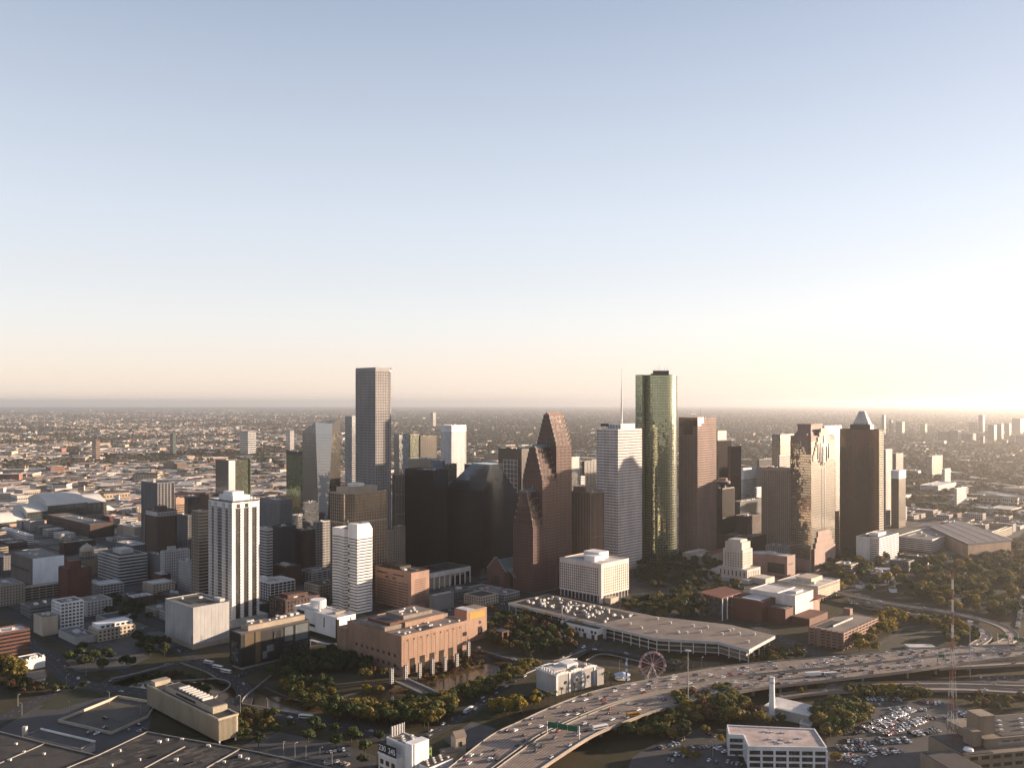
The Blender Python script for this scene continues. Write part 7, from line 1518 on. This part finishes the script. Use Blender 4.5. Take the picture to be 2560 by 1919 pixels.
ROWS = [('car park at the lower right', [d2((310, 1385), (650, 1245)), d2((335, 1405), (600, 1295)), d2((440, 1430), (800, 1300)), d2((540, 1395), (770, 1305)), d2((160, 1470), (340, 1492)), d2((390, 1482), (625, 1472)), d2((490, 1255), (640, 1240)), d2((680, 1240), (770, 1255)), d2((300, 1200), (410, 1212)), d2((650, 1432), (850, 1390)), d2((700, 1190), (870, 1210)), d2((950, 1250), (1060, 1322)), d2((140, 1565), (260, 1625)), d2((320, 1562), (395, 1590)), d2((60, 1412), (190, 1390)), d2((215, 1415), (285, 1400)), d2((850, 1290), (930, 1330)), d2((300, 1170), (560, 1180)), d2((100, 1530), (380, 1535)), d2((90, 1600), (300, 1645)), d2((420, 1560), (560, 1540))]),
        ('lot beneath the motorway', [d2((1110, 1010), (1250, 1030)), d2((1230, 1010), (1430, 1030)), d2((1300, 1060), (1500, 1090))]),
        ('car park left of the white office', [c4((230, 1492), (330, 1478)), c4((360, 1492), (450, 1480)), c4((430, 1352), (530, 1392)), c4((90, 1592), (160, 1600)), c4((440, 1592), (540, 1615)), c4((110, 1390), (245, 1425)), c4((300, 1530), (340, 1530)), c4((680, 1560), (720, 1560)), c4((30, 1490), (200, 1450)), c4((120, 1540), (290, 1570)), c4((490, 1470), (600, 1530)), c4((560, 1600), (760, 1640))]),
        ('car park below the footbridge', [d1((560, 1010), (620, 1010)), d1((730, 975), (950, 945)), d1((720, 1040), (760, 1080)), d1((880, 1000), (960, 990)), d1((820, 1050), (940, 1085))]),
        ('car park behind the annexe office', [d2((170, 465), (330, 480)), d2((170, 478), (350, 498)), d2((300, 500), (480, 520)), d2((340, 480), (480, 495))]),
        ('forecourt beside the ribbed office', [a2((1085, 1335), (1140, 1325)), a2((1180, 1290), (1250, 1275)), a2((760, 1350), (880, 1370)), a2((1190, 1350), (1250, 1320)), a2((900, 1235), (920, 1225)), a2((900, 1310), (910, 1312))]),
        ('lot beside the domed hall', [d2((820, 140), (1000, 170)), d2((830, 150), (990, 185)), d2((1010, 165), (1300, 160)), d2((1040, 175), (1330, 180))]),
        ('kerb at the right edge', [d2((1385, 660), (1425, 420)), d2((1400, 640), (1440, 400))])]
ROWS2 = []
for place, rows in ROWS:
    for (p, q) in rows:
        P, Q = gp(*p), gp(*q); ROWS2.append((place, P, Q))
        if 'lower right' in place and (Q - P).length > 12: e = (Q - P).normalized(); n_ = Vector((-e.y, e.x)) * 5.3; ROWS2.append((place, P + n_, Q + n_))
for place, P, Q in ROWS2:
    if 1:
        Lr = (Q - P).length; e = (Q - P).normalized(); n = max(1, int(Lr / 2.75))
        for k in range(n):
            if R.random() < .06: continue
            c = P + e * (k + .5) * Lr / n; addcar(c.x, c.y, .09, math.atan2(e.y, e.x) + math.pi / 2 + R.uniform(-.05, .05) + R.choice((0, math.pi)), place)
def vis_car(c): return abs(c[0] / c[1]) < .575 and Y0 + F * (H - c[2]) / c[1] < 1925
# keep cars from sitting inside one another
ok = []
for c in CARS:
    if all((c[0] - o[0]) ** 2 + (c[1] - o[1]) ** 2 > (2.4 if c[6] == o[6] and 'car' in c[6] else 3.6) ** 2 or abs(c[2] - o[2]) > 2 for o in ok): ok.append(c)
CARS = sorted([c for c in ok if vis_car(c)], key=lambda c: (0 if 'motorway' in c[6] and 'lot' not in c[6] else 1, c[1])); ONE, REST = CARS[:298], CARS[298:]
ONE.sort(key=lambda c: c[0] / c[1]); tot = {}; cnt = {}
for c in ONE: k = (c[4], c[5], c[6]); tot[k] = tot.get(k, 0) + 1
for x, y, z, h_, col, kn, place in ONE:
    k = (col, kn, place); i = cnt.get(k, 0); cnt[k] = i + 1
    r = thing('car' if kn in ('sedan', 'suv') else kn if kn == 'van' else 'pickup_truck', f'{col} {dict(sedan="saloon", suv="estate car", pickup="pickup", van="van")[kn]} {"in" if "car park" in place or "lot" in place or "forecourt" in place else "on"} the {place}' + (f', {nth(i)} from the left' if tot[k] > 1 else ''), 'car' if kn in ('sedan', 'suv') else kn, (x, y), h_, 'cars and vans', z=z)
    bd, cg, rf = KINDS_[kn][:3]; link('body', bd[col], r); link('cabin_glass', cg, r); link('roof', rf[col], r)
    if 'motorway' in place:
        for sx_ in (-1.4, 1.4):
            for sy_ in (-.82, .82): link('wheel', whm, r, None, (sx_, sy_, .33))
if REST:
    b = MB(); keys = list(PAINT)
    for x, y, z, h_, col, kn, place in REST:
        for src, mi in ((KINDS_[kn][3], keys.index(col)), (KINDS_[kn][4], len(keys)), (KINDS_[kn][5], keys.index(col))):
            i0 = len(b.v); ch, sh = math.cos(h_), math.sin(h_)
            b.v.extend([(x + vx * ch - vy * sh, y + vx * sh + vy * ch, z + vz) for vx, vy, vz in src.v]); b.f.extend([tuple(i0 + q for q in f) for f in src.f]); b.m.extend([mi] * len(src.f))
    o = b.build('parked_cars', [PAINT[k] for k in keys] + [carglass], None, 'stuff'); o['label'] = 'further rows of small parked cars in the distance'; o['category'] = 'cars'
# buses and trucks
def bus(label, x, y, z, head, L_=12, body=white, stripe=None, cat='bus', name='bus', hh=3.1):
    q = gp(x, y, z); r = thing(name, label, cat, (q.x, q.y), rad(head), 'buses and coaches', z=z + .05)
    part(r, 'body', body, -L_ / 2, L_ / 2, -1.27, 1.27, .45, hh); part(r, 'roof', body, -L_ / 2 + .4, L_ / 2 - .4, -1.1, 1.1, hh + .01, hh + .22)
    for sy_ in (-1.3, 1.24): part(r, 'window_band', carglass, -L_ / 2 + .5, L_ / 2 - .6, sy_, sy_ + .06, 1.5, 2.5)
    part(r, 'windscreen', carglass, L_ / 2 - .04, L_ / 2 + .03, -1.15, 1.15, 1.3, 2.7); part(r, 'skirt_stripe', stripe or PAINT['blue'], -L_ / 2 - .02, L_ / 2 + .02, -1.32, 1.32, .6, .95)
    for sx_ in (-L_ * .3, L_ * .32):
        for sy_ in (-1.15, 1.15): o = link('wheel', whm, r, None, (sx_, sy_, .48)); o.scale = (1.45, 1.3, 1.45)
    return r
for i, (x, y) in enumerate(a2((1805, 745), (1882, 785), (1952, 822))): bus(f'white city bus parked below the white cube, {nth(i)} of three from the left', x, y + 3, .1, -30)
bus('white city bus on the street below the bayou bank trees', 765, 1795, .1, -10); bus('white coach at the corner left of the aquarium', 1171, 1778, .1, 62); bus('yellow school bus on the near motorway carriageway', 1582, 1790, ZF, 22, 11, mat('school_yellow', (.55, .28, .02)), PAINT['black'])
bus('white coach with dark windows on the motorway beside the sign gantry', 1500, 1822, ZF, 28, 13); bus('white coach behind the truck on the motorway', 2076, 1688, ZF, 8, 13)
q = gp(2032, 1690, ZF); r = thing('semi_truck', 'white semi-trailer truck on the near motorway carriageway', 'truck', (q.x, q.y), rad(8), z=ZF + .05)
part(r, 'trailer', white, -7, 7.2, -1.3, 1.3, 1.2, 4.1); part(r, 'cab', PAINT['grey'], 7.6, 10.2, -1.2, 1.2, .6, 3.4); part(r, 'hood', PAINT['grey'], 10.2, 12, -1.0, 1.0, .6, 1.9); part(r, 'windscreen', carglass, 10.18, 10.28, -1.05, 1.05, 2.0, 3.1); part(r, 'chassis', dgrey, -7, 11.8, -.6, .6, .6, 1.15)
for sx_ in (-6, -4.8, 6.2, 7.4, 11):
    for sy_ in (-1.1, 1.1): o = link('wheel', whm, r, None, (sx_, sy_, .52)); o.scale = (1.5, 1.5, 1.5)
# sign gantries
def gantry(label, p0, p1, z, zt, hs, post=True):
    e = p1 - p0; L_ = e.length; r = thing('sign_gantry', label, 'road sign', p0, math.atan2(e.y, e.x), 'green motorway sign gantries', z=z)
    part(r, 'post', steel, -.4, .4, -.4, .4, 0, zt - z + .3); part(r, 'post', steel, L_ - .4, L_ + .4, -.4, .4, 0, zt - z + .3); part(r, 'truss', steel, 0, L_, .5, 1.3, zt - z - hs * .7, zt - z - hs * .4)
    n = 3
    for k in range(n): part(r, 'sign_panel', greensign, .8 + (L_ - 1.4) * k / n, .8 + (L_ - 1.4) * (k + .94) / n, -.05, .12, zt - z - hs, zt - z); part(r, 'panel_rim', paintw, .8 + (L_ - 1.4) * k / n + .1, .8 + (L_ - 1.4) * (k + .94) / n - .1, -.08, -.05, zt - z - .28, zt - z - .14)
gantry('large green sign gantry spanning the near motorway lanes', gp(1367, 1833, ZF), gp(1447, 1846, ZF), ZF, zat(1802, gp(1367, 1833, ZF).y), 4.2)
gantry('green sign gantry over the loop ramp at the right edge', gp(2494, 1612, 4), gp(2522, 1616, 4), 4, 16, 4); gantry('green sign gantry cut by the right frame edge', gp(2532, 1618, 6), gp(2575, 1628, 6), 6, 18, 4); gantry('small green sign on the motorway before the radio mast', gp(2344, 1655, ZF), gp(2363, 1656, ZF), ZF, ZF + 8, 3.2)
gantry('small green sign beside the far motorway at the upper right', gp(2352, 1285, 2), gp(2372, 1286, 2), 2, 10, 4)
# street lamps
LAMPS = a2((575, 950), (155, 1120), (190, 1200), (745, 860), (1215, 1190), (945, 1100), (600, 1190)) + [(601, 1806)] + d1((240, 600), (375, 990), (475, 1010), (570, 1030), (690, 1050), (795, 1075)) + b2((870, 990), (1620, 1090), (1980, 1290)) + c4((490, 1555), (395, 790))
LAMPS.sort()
for i, (x, y) in enumerate(LAMPS):
    q = gp(x, y); r = thing('street_lamp', f'slim street lamp, {nth(i)} from the left along the near streets', 'street light', q, R.uniform(0, 6.28), 'street lamps', z=float(gz(q.x, q.y)))
    hl_ = 22 if x == 601 else 10; MB().tube((0, 0, 0), (0, 0, hl_), .16, .1, 6).build('pole', steel, r); MB().tube((0, 0, hl_), (1.8, 0, hl_ + .3), .07, .06, 5).build('arm', steel, r); part(r, 'lamp_head', palec, 1.4, 2.3, -.2, .2, hl_ + .15, hl_ + .4)
# banner sign in the plaza, dome hall, boulders
q = gp(208, 1640); r = thing('banner_sign', 'long white banner sign in the shaded plaza', 'sign', q, rad(10)); part(r, 'panel', sw, -5, 5, -.1, .1, 1.5, 4)
for sx_ in (-4.5, 4.5): part(r, 'post', steel, sx_ - .12, sx_ + .12, .1, .3, 0, 4)
q = gp(2292, 1408); r = thing('dome_hall', 'low white dome among the park trees at the right', 'building', q); b = MB()
for (r0, z0), (r1, z1) in zip([(17, 0), (17, 3), (14, 6), (8, 8.5), (1, 9.5)], [(17, 3), (14, 6), (8, 8.5), (1, 9.5), (.1, 10)]): b.tube((0, 0, z0), (0, 0, z1), r0, r1, 18, cap=False)
b.build('dome', white, r)
for i, (x, y, lab) in enumerate(((2225, 1455, 'small white church with a steeple in the park at the right'), (2150, 1468, 'white gabled house among the park trees'), (2232, 1478, 'white cottage with porch right of the gabled house'), (2390, 1500, 'pale house half hidden in the park trees'))):
    q = gp(x, y); r = thing('house', lab, 'house', q, rad(20 + 30 * i)); part(r, 'wall', white, -6, 6, -4, 4, 0, 5)
    b = MB(); b.poly([(-6.6, -4.6, 5), (6.6, -4.6, 5), (6.6, 0, 8.4), (-6.6, 0, 8.4)]); b.poly([(6.6, 4.6, 5), (-6.6, 4.6, 5), (-6.6, 0, 8.4), (6.6, 0, 8.4)]); b.poly([(-6, -4, 5), (-6, 0, 8), (-6, 4, 5)]); b.poly([(6, -4, 5), (6, 4, 5), (6, 0, 8)]); b.build('roof', roofg, r)
    for k in range(3): part(r, 'window', g_win, -4.5 + 3.4 * k, -3 + 3.4 * k, -4.1, -3.9, 1.6, 3.6)
    if i == 0: part(r, 'steeple', white, -7, -5, -1, 1, 5, 11); MB().tube((-6, 0, 11), (-6, 0, 16), 1.3, .05, 4).build('spire', white, r)
q = gp(2300, 1620); b = MB(); b.box(-14, 14, -6, 6, 0, 3); tag(b.build('white_tent', roofw, None, None, (q.x, q.y, 0)), 'white tent roof behind the motorway by the oval lawn', 'tent')
q = gp(1680, 1812); b = MB()
for (r0, z0), (r1, z1) in zip([(5, 0), (5.2, 2), (3.6, 4.4)], [(5.2, 2), (3.6, 4.4), (.3, 5.4)]): b.tube((0, 0, z0), (0, 0, z1), r0, r1, 9)
tag(b.build('gravel_heap', palec, None, None, (q.x, q.y, 0)), 'pale heap under the motorway beside the high-mast light', 'heap')

# ------------------------------------------------------------------ haze
hm = bpy.data.materials.new('haze'); hm.use_nodes = True; nt = hm.node_tree; nt.nodes.remove(nt.nodes['Principled BSDF'])
pv = nt.nodes.new('ShaderNodeVolumePrincipled'); pv.inputs['Color'].default_value = (.97, .96, .95, 1); pv.inputs['Density'].default_value = HAZE_D; pv.inputs['Anisotropy'].default_value = .78
nt.links.new(pv.outputs[0], nt.nodes['Material Output'].inputs['Volume'])
b = MB(); b.box(-47000, 47000, -3100, 47000, -12, 345); o = b.build('haze', hm, None, 'stuff'); o['label'] = 'thin warm evening haze over the whole plain'; o['category'] = 'haze'
